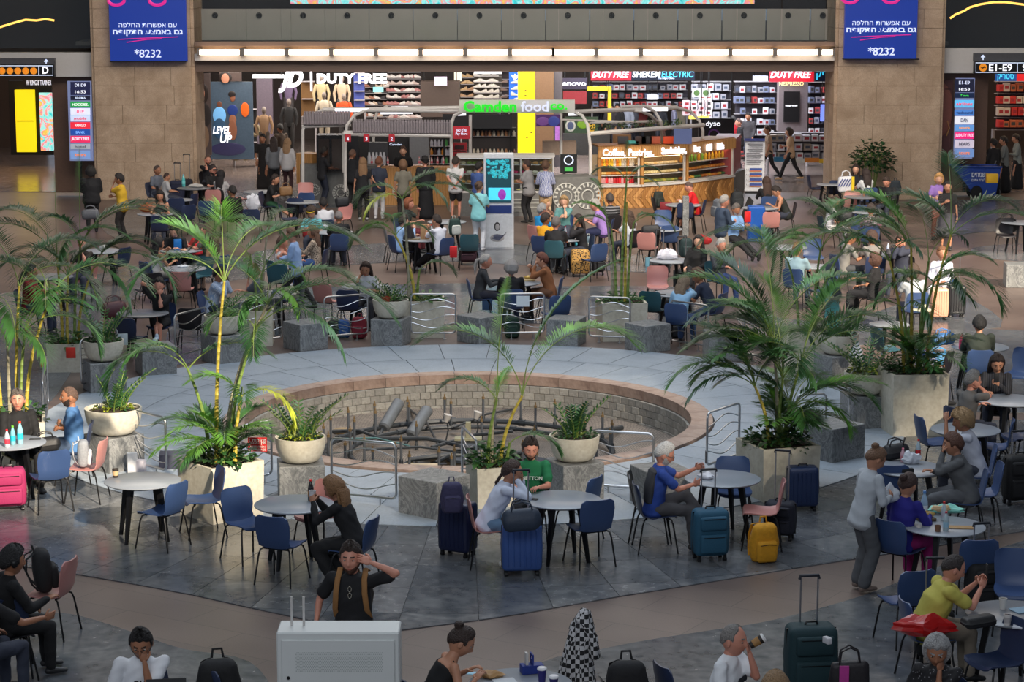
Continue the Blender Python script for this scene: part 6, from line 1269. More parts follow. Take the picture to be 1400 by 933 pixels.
TB(918,356,'round table with white plastic bags and luggage handles');crumple('plastic_bag','bag','large heap of white plastic bags on the small centre right table',on(912,355),(196,196,208),(.2,.14,.12),61,.3);suitcase(W(932,398),0,(50,52,58),'dark suitcase with a tall steel handle beside the plastic bag table',w=.36,h=.4,handle=.7,soft=True)
PP('woman with long black hair in black reclining and looking at the camera',955,331,160,top=((22,22,24),'long'),bottom=('pants',(24,24,28)),skin='fair',hair=('longfront',(20,16,16)),L='lap',R='lap',lean=-6,tilt=-8,female=True,chair_c='black',chair_label='black chair under the woman with long black hair',legs='cross')
backpack(W(938,352,.35),.3,(30,50,52),'dark teal and black rucksack beside the reclining woman',s=1.0);crumple('red_scarf','scarf','red scarf heaped behind the woman with long black hair',W(962,334,.9),(170,30,36),(.16,.1,.1),63,.8)
ST('grey haired man in a navy jacket and beige trousers with a grey backpack',990,276,-64,top=((48,62,82),'long'),bottom=('pants',(146,138,124)),skin='ruddy',hair=('short',(140,136,132)),look=(0,12),L='down',R='hold',fat=1.1);backpack(W(981,352)+Vector((0,0,.95)),-1.1,(96,100,106),'grey backpack worn by the man in the navy jacket',s=1.05)
PP('man with a white beard in a light blue shirt holding a red folder',1006,287,-140,top=((128,168,218),'long'),bottom=('pants',(28,28,32)),skin='tan',hair=('short',(90,84,80)),beard=(150,146,142),L='hold',R=(.05,.4,.84),lean=4,look=(0,20),chair_c='black',chair_label='black chair under the man holding the red folder',legs='out');small_box('red_folder','folder','bright red folder held by the bearded man in light blue',W(1022,304,.82),(.18,.02,.26),(210,30,36),.5)
b=MB();b.rbox((0,0,.45),(.42,.42,.9),.04,n=2);o=b.build('blue_bin',mat('bin_blue',(24,84,170),.4),None,False);o.location=W(1033,330);tag(o,'bright blue bin behind the bearded man','bin')
b=MB();b.rbox((0,0,.5),(.06,.9,.9),.02,n=1,M=Matrix.Rotation(.35,3,'Y'));o=b.build('stroller_hood',mat('dark_canvas',(30,32,34),.8),None,False);o.location=W(1018,320);tag(o,'dark folded canvas stroller beside the blue bin','stroller')
PP('white haired man in dark clothes sitting behind the bushy palm',986,336,-150,top=((44,48,58),'long'),bottom=('pants',(50,70,120)),skin='ruddy',hair=('short',(170,168,164)),L='table',R='table',chair_c='teal',chair_label='teal chair under the white haired man')
# couple with bowed heads
TB(925,401,'round table of the couple with bowed heads');small_box('phone','phone','phone on the table of the couple with bowed heads',on(905,403),(.14,.07,.01),(26,26,30))
PP('woman with long hair in a light blue shirt, head bowed against her partner',935,388,-24,top=((150,190,222),'long'),bottom=('pants',(58,84,130)),skin='mid',hair=('long',(124,104,84)),L='table',R='cheek',lean=20,look=(-20,20),female=True,chair_c='blue',chair_label='blue chair under the woman in light blue')
PP('man in a navy t-shirt and jeans bending towards his partner',955,378,62,top=((38,46,66),'short'),bottom=('pants',(54,76,118)),skin='tan',hair=('full',(84,58,42)),L='table',R='chin',lean=26,look=(10,24),chair_c='blue',chair_label='blue chair under the man in navy',legs='out',shoes=(190,150,130))
CHR(899,392,178,'pink','pink chair beyond the couple with bowed heads');CHR(893,424,-20,'teal','teal chair in front left of the couple with bowed heads');backpack(W(926,462),0,(26,28,34),'dark rucksack on the floor under the couple',s=.9);backpack(W(908,432),0,(34,34,40),'dark rucksack under the table of the couple',s=.8)
# right middle
TB(1075,338,'round table behind the man in pale blue at the right');PP('man in a pale turquoise t-shirt seen from behind at the right',1090,342,-24,top=((160,190,200),'short'),bottom=('pants',(44,60,84)),skin='ruddy',hair=('short',(140,100,66)),L='table',R='table',chair_c='blue',chair_label='blue chair under the man in pale turquoise',fat=1.1)
TB(1112,364,'small round table left of the woman in the grey headscarf',r=.4);CHR(1112,352,180,'blue','blue chair beyond the small table right of the palm');CHR(1126,398,40,'blue','blue chair beside the woman in the grey headscarf')
ST('woman in a grey headscarf and long turquoise robe facing left',1134,372,84,top=((96,178,184),'long'),bottom=('robe',(96,180,186)),skin='mid',hair=('none',(0,0,0)),hat=('scarf',(84,92,104)),look=(0,22),L='hold',R='hold',female=True)
PP('man in a grey t-shirt with a hand in his dark hair',1163,326,-72,top=((118,116,112),'short'),bottom=('pants',(60,62,66)),skin='tan',hair=('short',(34,26,24)),L='hair',R='table',lean=14,look=(0,22),chair_c='blue',chair_label='blue chair under the man with a hand in his hair')
PP('woman with curly brown hair at the table of the man in grey',1192,326,10,top=((120,116,114),'short'),skin='mid',hair=('curly',(60,40,32)),L='table',R='table',female=True,chair_c='dkblue',chair_label='dark blue chair under the curly brown haired woman')
PP('woman in a black dress and white shawl reclining at the right',1196,356,60,top=((22,22,26),'short'),bottom=('dress',(24,24,28)),skin='mid',hair=('bob',(70,44,34)),L='lap',R='table',lean=-4,female=True,chair_c='black',chair_label='dark chair under the reclining woman in the black dress',fat=1.15)
TB(1215,348,'dark round table between the people behind the right palm',dark=True);bottle(on(1214,345),'small water bottle on the dark table behind the right palm',(180,190,210),(160,170,200),(200,206,220),h=.2);handbag(on(1222,352),.2,(40,40,46),'dark patterned bag on the dark table',(.36,.2,.2))
PP('person with hand raised in front of dark hair behind the right palm',1232,330,150,top=((46,50,66),'long'),skin='ruddy',hair=('bob',(50,34,26)),L='cheek',R='mouth',chair_c='black',chair_label='dark chair under the person with raised hand')
PP('person in a white striped shirt seen from behind among the palm canes',1249,372,10,top=((180,186,190),'short'),skin='mid',hair=('bob',(70,54,44)),L='table',R='table',chair_c='blue',chair_label='blue chair under the person in the white striped shirt',fat=1.1)
PP('woman in a loose white v-neck blouse and white trousers in the sun',1288,347,160,top=((222,222,236),'long'),bottom=('wide',(216,218,226)),skin='mid',hair=('crop',(108,70,44)),L='lap',R='lap',lean=-2,look=(20,-4),female=True,chair_c='blue',chair_label='blue chair under the woman in white in the sun')
suitcase(W(1306,434),.1,(40,42,46),'dark grey ribbed suitcase beside the woman in white',w=.36,h=.58,handle=.6);suitcase(W(1283,438),.05,(214,160,134),'peach suitcase in front of the woman in white',w=.34,h=.58,handle=0)
CHR(1214,478,-70,'teal','dark teal chair between the right rear bowl and the palm');TB(1216,443,'round table edge behind the canes at the right',r=.35)
CHR(1375,322,178,'black','black chair holding a black bag at the far right');handbag(W(1376,318,.47),.1,(20,20,22),'black bag on the black chair at the far right',(.5,.26,.34));TB(1396,304,'round table cut by the right edge')
# striped shopping bag tables
TB(1136,252,'small round table left of the striped shopping bag',r=.4);TB(1178,269,'round table in front of the two women by the pier',dark=True);cup(on(1181,268),'iced drink in a clear cup by the two women',(150,110,90));o=handbag(on(1156,263),0,(206,208,214),'large white striped shopping bag with a yellow side',(.42,.2,.44));
for k_ in range(5):b=MB();b.box((-.16+.07*k_,-.105,.27),(.025,.01,.24),M=Matrix.Rotation(.5,3,'Y'));b.build('blue_stripe',mat('navy_ink',(54,66,130),.5),o,False)
b=MB();b.box((.18,-.1,.22),(.08,.03,.44));b.build('yellow_side',mat('yellow_card',(220,190,30),.5),o,False)
PP('woman with long dark hair in black beside the pier, facing the camera',1170,232,168,top=((28,30,36),'long'),skin='fair',hair=('longfront',(40,28,24)),L='table',R='table',female=True,chair_c='black',chair_label='chair under the dark haired woman beside the pier')
PP('woman with long dark hair in a white top, back turned, by the shopping bag',1184,238,20,top=((206,208,212),'short'),skin='mid',hair=('longxl',(40,28,26)),L='table',R='table',female=True,chair_c='blue',chair_label='blue chair under the woman in the white top by the pier')
PP('man in black with a rucksack slumped against the pier',1212,249,150,top=((26,28,32),'long'),skin='ruddy',hair=('short',(50,36,30)),L='table',R='lap',lean=16,look=(0,26),chair_c='black',chair_label='chair under the man slumped against the pier');backpack(W(1224,268,.5),0,(50,58,64),'slate rucksack behind the slumped man',s=1.0)
CHR(1116,258,-84,'dkblue','dark blue chair left of the small shopping bag table');CHR(1140,264,10,'dkblue','dark blue chair in front of the small shopping bag table');CHR(1165,282,170,'pink','pink chair left of the two women\'s table');CHR(1178,300,0,'blue','blue chair before the pier table');TB(1186,290,'second round table before the pier',r=.4)
PP('woman in a white striped t-shirt and white trousers looking into her bag',1141,276,-78,top=(stripe_mat('white_grey',[(200,200,204),(200,200,204),(150,150,156)],freq=24),'short'),bottom=('pants',(196,192,190)),skin='mid',hair=('long',(60,46,38)),L='lap',R='lap',lean=12,look=(0,30),female=True,chair_c='dkblue',chair_label='dark blue chair under the woman looking into her bag',shoes=(190,180,176));handbag(W(1156,303,.6),.2,(30,32,40),'dark blue handbag on the lap of the woman in white trousers',(.36,.22,.26))
PP('person in a pink and grey zebra striped blouse at the right',1191,287,-10,top=(stripe_mat('zebra_pink',[(200,130,160),(70,56,74),(220,210,220)],freq=26,dist=5.),'short'),skin='mid',hair=('crop',(60,48,44)),L='table',R='table',female=True,chair_c='blue',chair_label='blue chair under the zebra striped blouse',fat=1.1);CHR(1172,318,4,'blue','empty blue chair left of the zebra striped blouse')
PP('man in a dark vest bending over the table behind the red folder',1062,262,90,top=((34,38,36),'tank'),skin='mid',hair=('short',(32,24,22)),L='table',R='table',lean=24,look=(0,34),chair_c='black',chair_label='black chair under the man in the dark vest',fat=1.1);PP('woman with long brown hair in black, back turned, by the floor sign',1048,249,10,top=((24,24,28),'long'),skin='mid',hair=('longxl',(54,34,26)),L='table',R='eat',female=True,chair_c='blue',chair_label='dark blue chair under the brown haired woman by the floor sign')
TB(1040,284,'round table behind the pink chair by the floor sign');CHR(1053,310,0,'pink','pink chair in front of the table by the floor sign')
backpack(W(1008,286,.3),.3,(36,40,44),'dark grey rucksack standing beyond the bearded man',s=1.1)
# left middle cluster
TB(247,342,'round table crowded with crisps and cups');small_box('crisps_bag','bag','bright blue crisps packet standing on the left table',on(243,342),(.17,.1,.24),(30,120,200),.2,.3);cup(on(234,337),'clear cup left of the blue crisps packet',(150,160,166));small_box('red_snack','box','red snack box beside the blue packet',on(251,338),(.16,.08,.12),(200,60,30),.1)
PP('woman with long curly black hair and white top seen from behind',217,334,-50,top=((180,178,176),'tank'),bottom=('pants',(140,138,134)),skin='mid',hair=('longxl',(22,18,18)),L='eat',R='table',lean=12,female=True,chair_c='blue',chair_label='blue chair under the curly black haired woman')
PP('man in black with dark hair looking down at the crisps table',238,316,178,top=((20,20,22),'short'),skin='fair',hair=('short',(22,18,18)),L='table',R='table',lean=18,look=(-8,34),chair_c='black',chair_label='chair under the man in black at the crisps table')
PP('man in a grey t-shirt reaching to the crisps table',275,314,100,top=((92,90,84),'short'),skin='ruddy',hair=('buzz',(60,50,44)),L=(-.08,.46,.86),R='table',lean=14,look=(0,20),chair_c='dkblue',chair_label='dark chair under the man in the grey t-shirt')
PP('woman with long brown hair in a beige top beside the crisps table',288,326,64,top=((160,136,118),'tank'),bottom=('pants',(170,150,136)),skin='mid',hair=('longxl',(66,44,34)),L='lap',R='lap',lean=8,look=(0,30),female=True,chair_c='blue',chair_label='blue chair under the woman in the beige top');crumple('red_bag','bag','bright red bag hanging beside the crisps table',W(267,352,.4),(190,24,38),(.16,.12,.22),71)
TB(213,292,'round table with a laptop and an orange bag');tablet(on(222,291),3.14,'dark open laptop on the left rear table',(.34,.012,.22),-.2);crumple('orange_bag','bag','orange net bag on the laptop table',on(203,290),(170,84,36),(.2,.14,.12),73)
PP('woman with long black hair in a black top behind the laptop',219,268,178,top=((20,20,22),'tank'),skin='mid',hair=('longfront',(20,16,16)),L='table',R='table',lean=8,look=(0,24),female=True,chair_c='black',chair_label='chair under the woman behind the laptop');CHR(220,315,0,'dkblue','dark blue chair in front of the laptop table')
TB(243,273,'small round table behind the laptop table',r=.4);CHR(241,290,10,'dkblue','dark blue chair right of the laptop woman');CHR(256,284,70,'dkblue','dark blue chair right of the small rear table');CHR(252,300,40,'dkblue','dark blue chair behind the crisps table');CHR(286,294,-10,'blue','small blue chair seat in front of the bottle table')
TB(265,257,'round table with a turquoise bottle near the left pier',dark=True);bottle(on(251,255),'large turquoise water bottle near the left pier',(90,190,190),(120,210,210),(150,190,220),h=.34,rad=.05);crumple('white_wrapper','wrapper','white paper wrappers on the bottle table',on(268,256),(190,188,184),(.2,.12,.05),75)
PP('bald man in a blue-grey shirt at the left pier',215,233,-120,top=((98,104,116),'short'),skin='tan',hair=('buzz',(70,56,50)),L='lap',R='lap',chair_c='dkblue',chair_label='dark chair under the bald man at the left pier');PP('child in a white patterned top sitting against the left pier',228,242,-70,k=.82,top=((170,170,172),'short'),skin='mid',hair=('buzz',(60,42,36)),L='lap',R='lap',chair_c='black',chair_label='black chair under the child at the left pier')
suitcase(W(243,278),0,(30,34,60),'dark suitcase with a wide handle against the left pier',handle=.5,soft=True);suitcase(W(256,276),0,(26,28,40),'second dark suitcase with a narrow tall handle by the left pier',handle=.72,soft=True,w=.34)
PP('bald bearded man in black with a hand at his face near the left shop',284,219,-160,top=((24,24,28),'short'),skin='ruddy',hair=('buzz',(90,66,54)),L='lap',R='cheek',beard=(60,42,34),chair_c='black',chair_label='chair under the bald bearded man near the shop');PP('bearded man in a grey cap and black t-shirt',291,233,-140,top=((22,22,24),'short'),skin='ruddy',hair=('short',(40,30,28)),beard=(40,30,26),hat='cap',L='table',R='table',chair_c='black',chair_label='chair under the man in the grey cap')
PP('woman with braided black hair and a white top, back turned, near the shop',302,240,-20,top=((176,174,174),'short'),skin='tan',hair=('longxl',(20,16,18)),L='table',R='table',female=True,chair_c='black',chair_label='chair under the woman with braided hair');CHR(293,278,0,'pink','dusky pink chair in front of the bottle table')
PP('person in black with legs stretched up on a chair near the shop',318,262,30,top=((24,24,26),'long'),bottom=('pants',(26,26,28)),skin='tan',hair=('short',(20,18,18)),legs='up',lean=-8,chair_c='black',chair_label='chair under the person with raised legs');CHR(325,272,-60,'pink','brownish chair beside the person with raised legs')
TB(356,262,'round table with white papers right of the green palm');crumple('white_papers','paper','white papers draped over the chair right of the green palm',W(346,288,.7),(196,198,206),(.2,.1,.22),77);CHR(345,306,0,'dkblue','dark blue chair under the white papers')
TB(68,378,'round table half hidden in the far left palms',dark=True);PP('person in black trousers and a red top hidden by the far left palms',42,372,-90,top=((120,26,30),'long'),bottom=('pants',(34,40,60)),skin='tan',hair=('short',BLK_H),L='table',R='table',chair_c='dkblue',chair_label='dark blue chair under the person in red among the palms')
TB(140,343,'round table with a white wrapper behind the left palms');crumple('white_wrapper','wrapper','white foil wrapper on the table behind the left palms',on(143,341),(190,194,196),(.1,.07,.05),79);PP('person in yellow light eating behind the left palm',113,334,170,top=((40,34,30),'short'),skin='ruddy',hair=('short',(40,28,24)),L='mouth',R='table',female=True,chair_c='pink',chair_label='pink chair under the person eating behind the left palm');CHR(160,362,60,'dkblue','dark blue chair right of the table behind the left palms');CHR(203,398,30,'black','black chair with a dark bag left of the tissue table')
ST('woman in a mustard yellow t-shirt eating beside the left pier',163,245,80,top=((202,162,40),'short'),bottom=('pants',(40,36,36)),skin='tan',hair=('crop',(24,18,18)),L='mouth',R='hold',female=True,fat=1.15);ST('person in black with a bag on the shoulder beside the left pier',124,236,10,top=((20,20,24),'coat'),bottom=('pants',(20,20,24)),skin='dark',hair=('curly',(18,16,16)),L='hold',R='hold',fat=1.3);handbag(W(124,300,1.05),.1,(90,92,98),'grey bag on the back of the person in black by the left pier',(.4,.2,.24))
ST('dark haired woman in black holding a white cup, walking at the right pier',1296,256,170,top=((28,26,30),'short'),bottom=('skirt',(60,60,68)),skin='mid',hair=('long',(36,26,24)),L='down',R='chest',female=True);ST('blond woman in a purple top at the right pier',1284,245,176,top=((130,100,170),'short'),bottom=('pants',(110,70,60)),skin='fair',hair=('bob',(190,140,80)),L='chest',R='hold',female=True)
ST('woman in a grey blouse and long black skirt pushing a stroller at far right',1372,193,80,top=((110,114,112),'long'),bottom=('robe',(16,16,20)),skin='mid',hair=('crop',(30,24,22)),L='hold',R='hold',female=True);ST('woman in a pale blouse and long black skirt at the far right edge',1389,190,90,top=((130,136,132),'long'),bottom=('robe',(16,16,20)),skin='mid',hair=('crop',(36,26,22)),L='hold',R='down',female=True);ST('person all in black at the far right corridor',1358,196,30,top=((24,22,24),'coat'),bottom=('robe',(18,18,20)),skin='mid',hair=('crop',(20,16,16)),female=True)
# cleaning cart and stroller at right
q=W(1321,264);q.y=66.2;ct=thing('cleaning_cart','large blue tilt cart with white lettering at the right pier','cart',q,0);ct.scale=(.8,.8,.95)
b=MB();b.add([(-1.0,y,1.02)for y in(-.4,.4)]+[(.78,y,1.0)for y in(-.4,.4)]+[(-.15,y,.12)for y in(-.36,.36)]+[(.62,y,.12)for y in(-.36,.36)]+[(-.55,y,.55)for y in(-.38,.38)],[(0,2,6,4,8),(1,9,5,7,3),(0,1,3,2),(2,3,7,6),(4,6,7,5),(0,8,9,1),(8,4,5,9)]);b.build('tub',mat('cart_blue',(22,54,130),.45),ct,False);b=MB();b.tube([(-1.0,-.42,1.03),(.8,-.42,1.01),(.8,.42,1.01),(-1.0,.42,1.03)],.03,6,closed=True);b.build('rim',mat('cart_blue',(22,54,130),.45),ct)
for y in(-.4,.4):b=MB();b.lathe([(0,-.05),(.2,-.05),(.22,0),(.2,.05),(0,.05)],20,(-.1,y,.22),M=Matrix.Rotation(math.pi/2,3,'X'));b.build('wheel',M_black,ct)
for y in(-.3,.3):b=MB();b.lathe([(0,-.03),(.07,-.03),(.07,.03),(0,.03)],12,(.6,y,.07),M=Matrix.Rotation(math.pi/2,3,'X'));b.build('caster',M_black,ct)
text('lettering',heb('שמחים'),.22,mat('white_ink',(200,205,215),.6),ct,(-.05,-.42,.78),width=.5,bold=.02);text('lettering',heb('לשרת אתכם'),.12,MATS['white_ink'],ct,(-.05,-.42,.62),width=.5)
q=W(1350,268);sr=thing('stroller','folded dark baby stroller beside the blue cart','stroller',q,.2);b=MB();b.tube([(-.3,0,.15),(.0,0,.6),(.25,0,1.05)],.025,6);b.tube([(.3,0,.12),(.0,0,.6),(-.1,0,.9)],.025,6);b.tube([(-.3,.4,.15),(.0,.4,.6),(.25,.4,1.05),(.25,0,1.05)],.025,6);b.build('frame',M_black,sr);b=MB();b.rbox((0,.2,.62),(.42,.4,.4),.1);b.build('seat',mat('dark_canvas',(30,32,34),.8),sr)
for x,y in((-.3,0),(.3,0),(-.3,.4),(.3,.4)):b=MB();b.tube([(x+.1*math.cos(a),y,.1+.1*math.sin(a))for a in np.linspace(0,6.28,14,endpoint=False)],.018,6,closed=True);b.build('wheel',mat('tyre_grey',(120,120,120),.6),sr)
small_box('yellow_bucket','bucket','yellow bucket hooked on the far right cart',W(1356,250,.75),(.32,.2,.26),(206,160,30))
FX=Vector((W(1177,268).x,65.0,0))
bush(FX,'dark green leafy ficus beside the right sandstone pier',rad=.6,h=.9,n=420,seed=9,mi=(0,0),ls=.16,name='ficus',cat='tree',stemh=.95)
b=MB();b.lathe([(.22,0),(.32,.45),(.3,.45),(.28,.38),(0,.38)],20);o=b.build('plant_pot',mat('dark_pot',(44,42,42),.6),None);o.location=FX;tag(o,'dark round pot of the ficus by the right pier','pot')
# ============================================================ KIOSK, SHOPS, SIGNS
def wb(name,cat,lab,a,b_,c,d,Y,m,dep=.1,grp=None,sm=False):
 """thing whose front face stands at depth Y and covers photo columns a..b_, rows c..d; origin at its centre"""
 p,q=WY(a,d,Y),WY(b_,c,Y);cx,cz=(p.x+q.x)/2,(p.z+q.z)/2;b=MB();b.box((0,0,0),(q.x-p.x,dep,q.z-p.z));o=b.build(name,m,None,sm);o.location=(cx,Y+dep/2,cz)
 if lab:tag(o,lab,cat,grp)
 if Y>71.5 and p.z>.9 and q.z<4.3 and name not in('display_shelving',):
  b=MB();w2=(q.x-p.x)*.42
  for s_ in(-1,1):b.tube([(s_*w2,0,q.z-cz),(s_*w2,0,4.48-cz)],.012,5)
  b.build('hanger',M_black,o)
 return o,q.x-p.x,q.z-p.z
def part(par,name,a,b_,c,d,Y,m,dep=.02):
 p,q=WY(a,d,Y),WY(b_,c,Y);b=MB();b.box(((p.x+q.x)/2-par.location.x,Y+dep/2-par.location.y,(p.z+q.z)/2-par.location.z),(abs(q.x-p.x),dep,abs(q.z-p.z)));return b.build(name,m,par,False)
def lt(par,txt,px,py,Y,wpx,hpx,m,bold=.02,shear=0.,dep=.02):
 p=WY(px,py,Y);s=FPX/(Y*1.005);return text('lettering',txt,hpx/s*1.35,m,par,p-Vector(par.location),width=wpx/s,bold=bold,shear=shear,depth=dep)
WE=screen('white_lit',(236,238,245),1.15,noise=.01);WE2=screen('white_soft',(200,210,232),.8,noise=.01)
# big blue advertising screens on the piers
for side,x0,dy in(('left',151,3),('right',1154,0)):
 o,w,h=wb('advert_screen','screen','large blue advertising screen on the %s sandstone pier'%side,x0,x0+102,-28,81+dy,YF-.45,screen('ad_blue',(14,44,128),.75,noise=.02),.18)
 Yt=YF-.47;lt(o,heb('עם אפשרות החלפה'),x0+51,31+dy,Yt,78,6.2,WE2,.0);lt(o,heb('גם באמצע התקופה'),x0+51,42+dy,Yt,94,6.8,WE2,.05);lt(o,'*8232',x0+51,70+dy,Yt,36,11,WE2,.02)
 b=MB();s_=Yt;P=lambda a,c:WY(a,c,s_-.01)-Vector(o.location)
 b.tube([P(x0+10,51+dy),P(x0+40,49.5+dy),P(x0+92,47.5+dy)],.012,5);b.tube([P(x0+22,55+dy),P(x0+50,51+dy),P(x0+70,50+dy)],.012,5)
 for cx in(8,64):b.tube([P(x0+cx+11*math.cos(a),-3+dy+7*math.sin(a))for a in np.linspace(0,math.pi,10)],.05,6)
 b.build('pink_swoosh',screen('pink',(200,40,130),.8),o)
 part(o,'bezel',x0-1.2,x0+103.2,80.5+dy,82+dy,YF-.5,M_black,.2)
# directory boards
def directory(side,x0,x1,y0,y1,rows,Y):
 o,w,h=wb('directory_board','sign','tall lit directory board with shop logos beside the %s pier'%side,x0,x1,y0,y1,Y,screen('dir_'+side,(120,130,170),.45),.12)
 for ra,rb,c,t,tc in rows:part(o,'panel',x0+1,x1-1,ra,rb,Y-.02,screen('c%d_%d_%d'%c,c,.75),.02);t and lt(o,t,(x0+x1)/2,(ra+rb)/2,Y-.045,(x1-x0)*min(.84,.085*len(t)+.08),(rb-ra)*.46,screen('t%d_%d_%d'%tc,tc,.9),.01)
directory('left',95.5,124,111,220,[(112,121,(26,28,60),'D1-D9',(220,224,240)),(121,130,(26,28,60),'16:53',(230,232,240)),(131,137,(20,22,40),'AROMA',(200,210,230)),(139,147,(30,140,70),'HOODIES.',(235,240,235)),(148,157,(214,220,240),'019',(220,30,80)),(158,166,(190,205,235),'mobile',(200,40,50)),(167,176,(220,40,60),'PANGO',(240,225,225)),(177,185,(30,70,150),'BANK',(120,170,230)),(186,195,(214,40,90),'JR/DUTY FREE',(245,220,230)),(197,204,(150,156,166),'hotel',(60,60,70)),(206,218,(110,140,190),'tours',(230,120,30))],YF-.1)
directory('right',1304,1333,107,217,[(108,118,(22,24,46),'E1-E9',(200,206,230)),(118,126,(22,24,46),'16:53',(225,228,240)),(127,134,(16,30,60),'Teva',(60,200,80)),(137,147,(90,180,230),'airlines',(230,60,70)),(150,158,(70,120,190),'vaxbound',(20,30,80)),(159,170,(214,216,226),'DAN',(24,30,60)),(171,179,(90,140,200),'tours',(240,150,40)),(181,190,(214,30,110),'JR/DUTY FREE',(250,200,220)),(192,202,(190,180,196),'BEARS',(40,40,60)),(204,215,(100,130,180),'tours',(230,120,40))],YF-.1)
b=MB();b.tube([WY(1318,217,YF),WY(1318,262,YF)],.05,8);tag(b.build('sign_post',M_black,None),'dark post under the right directory board','post');b=MB();b.tube([WY(110,220,YF),WY(110,258,YF)],.05,8);tag(b.build('sign_post',M_black,None),'dark post under the left directory board','post')
# overhead wayfinding signs
o,w,h=wb('overhead_sign','sign','black overhead gate sign with orange pictograms and letter D',-20,74,88,105,YF-.3,M_black,.2);lt(o,'D',62,96,YF-.34,8,10,WE,.03)
for i in range(6):c=WY(-8+10.8*i,97,YF-.33);b=MB();b.lathe([(.1,0),(.1,.02),(0,.02)],16,M=Matrix.Rotation(math.pi/2,3,'X'));b.box((0,-.025,0),(.07,.01,.03));b.box((0,-.025,0),(.025,.01,.1));q=b.build('pictogram',[screen('orange',(214,130,30),.7)],o);q.location=c-Vector(o.location)
b=MB();P=lambda a,c:WY(a,c,YF-.34)-Vector(o.location);b.tube([P(-19,90),P(72,90),P(72,103),P(-19,103)],.012,4,closed=True);b.tube([P(53,90),P(53,103)],.012,4);b.build('outline',WE2,o)
o2,w,h=wb('overhead_sign','sign','grey header with a white up arrow above the D sign',-20,74,80,88,YF-.3,mat('header_grey',(74,74,78),.5),.2);b=MB();P=lambda a,c:WY(a,c,YF-.33)-Vector(o2.location);b.tube([P(63,87),P(63,82)],.018,4);b.tube([P(60.5,84.5),P(63,81.5),P(65.5,84.5)],.018,4);b.build('arrow',WE2,o2)
o,w,h=wb('overhead_sign','sign','black overhead gate sign reading E1-E9 with an orange plane disc',1332,1425,84,101,YF-.3,M_black,.2);lt(o,'E1-E9',1368,92.5,YF-.34,31,9.5,WE,.02);lt(o,'9',1401,92.5,YF-.34,6,9,WE)
c=WY(1344,92.5,YF-.33);b=MB();b.lathe([(.115,0),(.115,.02),(0,.02)],20,M=Matrix.Rotation(math.pi/2,3,'X'));b.build('disc',screen('orange',(214,130,30),.7),o).location=c-Vector(o.location);b=MB();b.box((0,0,0),(.15,.01,.02));b.box((.0,0,0),(.02,.01,.1),M=Matrix.Rotation(.5,3,'Y'));b.build('plane_mark',M_black,o).location=c-Vector(o.location)+Vector((0,-.03,0))
b=MB();P=lambda a,c:WY(a,c,YF-.34)-Vector(o.location);b.tube([P(1334,86),P(1424,86),P(1424,99),P(1334,99)],.012,4,closed=True);b.tube([P(1391,86.5),P(1391,98)],.012,4);b.build('outline',WE2,o)
o2,w,h=wb('overhead_sign','sign','grey header with a white up arrow above the E1-E9 sign',1332,1425,73,84,YF-.3,MATS['header_grey'],.2);b=MB();P=lambda a,c:WY(a,c,YF-.33)-Vector(o2.location);b.tube([P(1344,82),P(1344,76)],.018,4);b.tube([P(1341.5,78.5),P(1344,75.5),P(1346.5,78.5)],.018,4);b.build('arrow',WE2,o2)
# left corridor
o,w,h=wb('advert_light_box','screen','tall glowing yellow panel in the left corridor',23,46,123,208,76,screen('yellow',(226,208,20),.9),.2);part(o,'joint',23,46,165,166,75.98,M_black);wb('dark_portal','wall panel','black surround of the yellow panel in the left corridor',15,70,110,212,76.3,M_black,.3)
o,w,h=wb('poster_screen','screen','narrow teal and violet poster screen in the left corridor',56,70,127,206,75.5,node_mat('led_band',led),.15);o,w,h=wb('shop_sign','sign','dark shop fascia with pale lettering in the left corridor',32,76,105,120,75.4,M_black,.1);lt(o,'W KING & TRAINER',53,113,75.3,34,7,WE2,.02)
# right corridor
o,w,h=wb('face_poster','poster','tall brown poster with a close-up face left of the right directory',1286,1303,110,215,YF+.7,mat('poster_brown',(84,44,40),.5,noise=.3,nscale=1.2),.06)
b=MB();P=lambda a,c:WY(a,c,YF+.66)-Vector(o.location);b.ell(P(1286,150),(.36,.03,.8),20,12);b.build('face',mat('poster_skin',(126,74,60),.6,noise=.1),o);b=MB();b.ell(P(1292,127),(.14,.02,.035),10,6);b.ell(P(1282,155),(.12,.02,.07),10,6);b.ell(P(1293,122),(.16,.02,.02),8,5);b.build('eye_and_lips',mat('poster_dark',(46,22,24),.6),o);b=MB();b.tube([P(1295,165),P(1298,175),P(1294,186)],.06,8,flat=.3);b.build('earring',mat('poster_gold',(200,150,100),.5),o)
shm=mat('shelf_metal',(150,146,150),.5)
def shelf_unit(lab,a,b_,c,d,Y,n,back=(54,46,48)):
 o,w,h=wb('display_shelving','shelves',lab,a,b_,c,d,Y+.35,mat('shelf_back_%d_%d_%d'%back,back,.7),.06)
 for i in range(n+1):y=c+(d-c)*(i+.0)/n;part(o,'shelf',a,b_,y-.5,y+.3,Y,shm,.36)
 for x in(a,b_):q=WY(x,d,Y);b=MB();b.box((q.x-o.location.x,.1,q.z/2-o.location.z),(.05,.3,q.z));b.build('side_post',shm,o,False)
 return o
PRODS={}
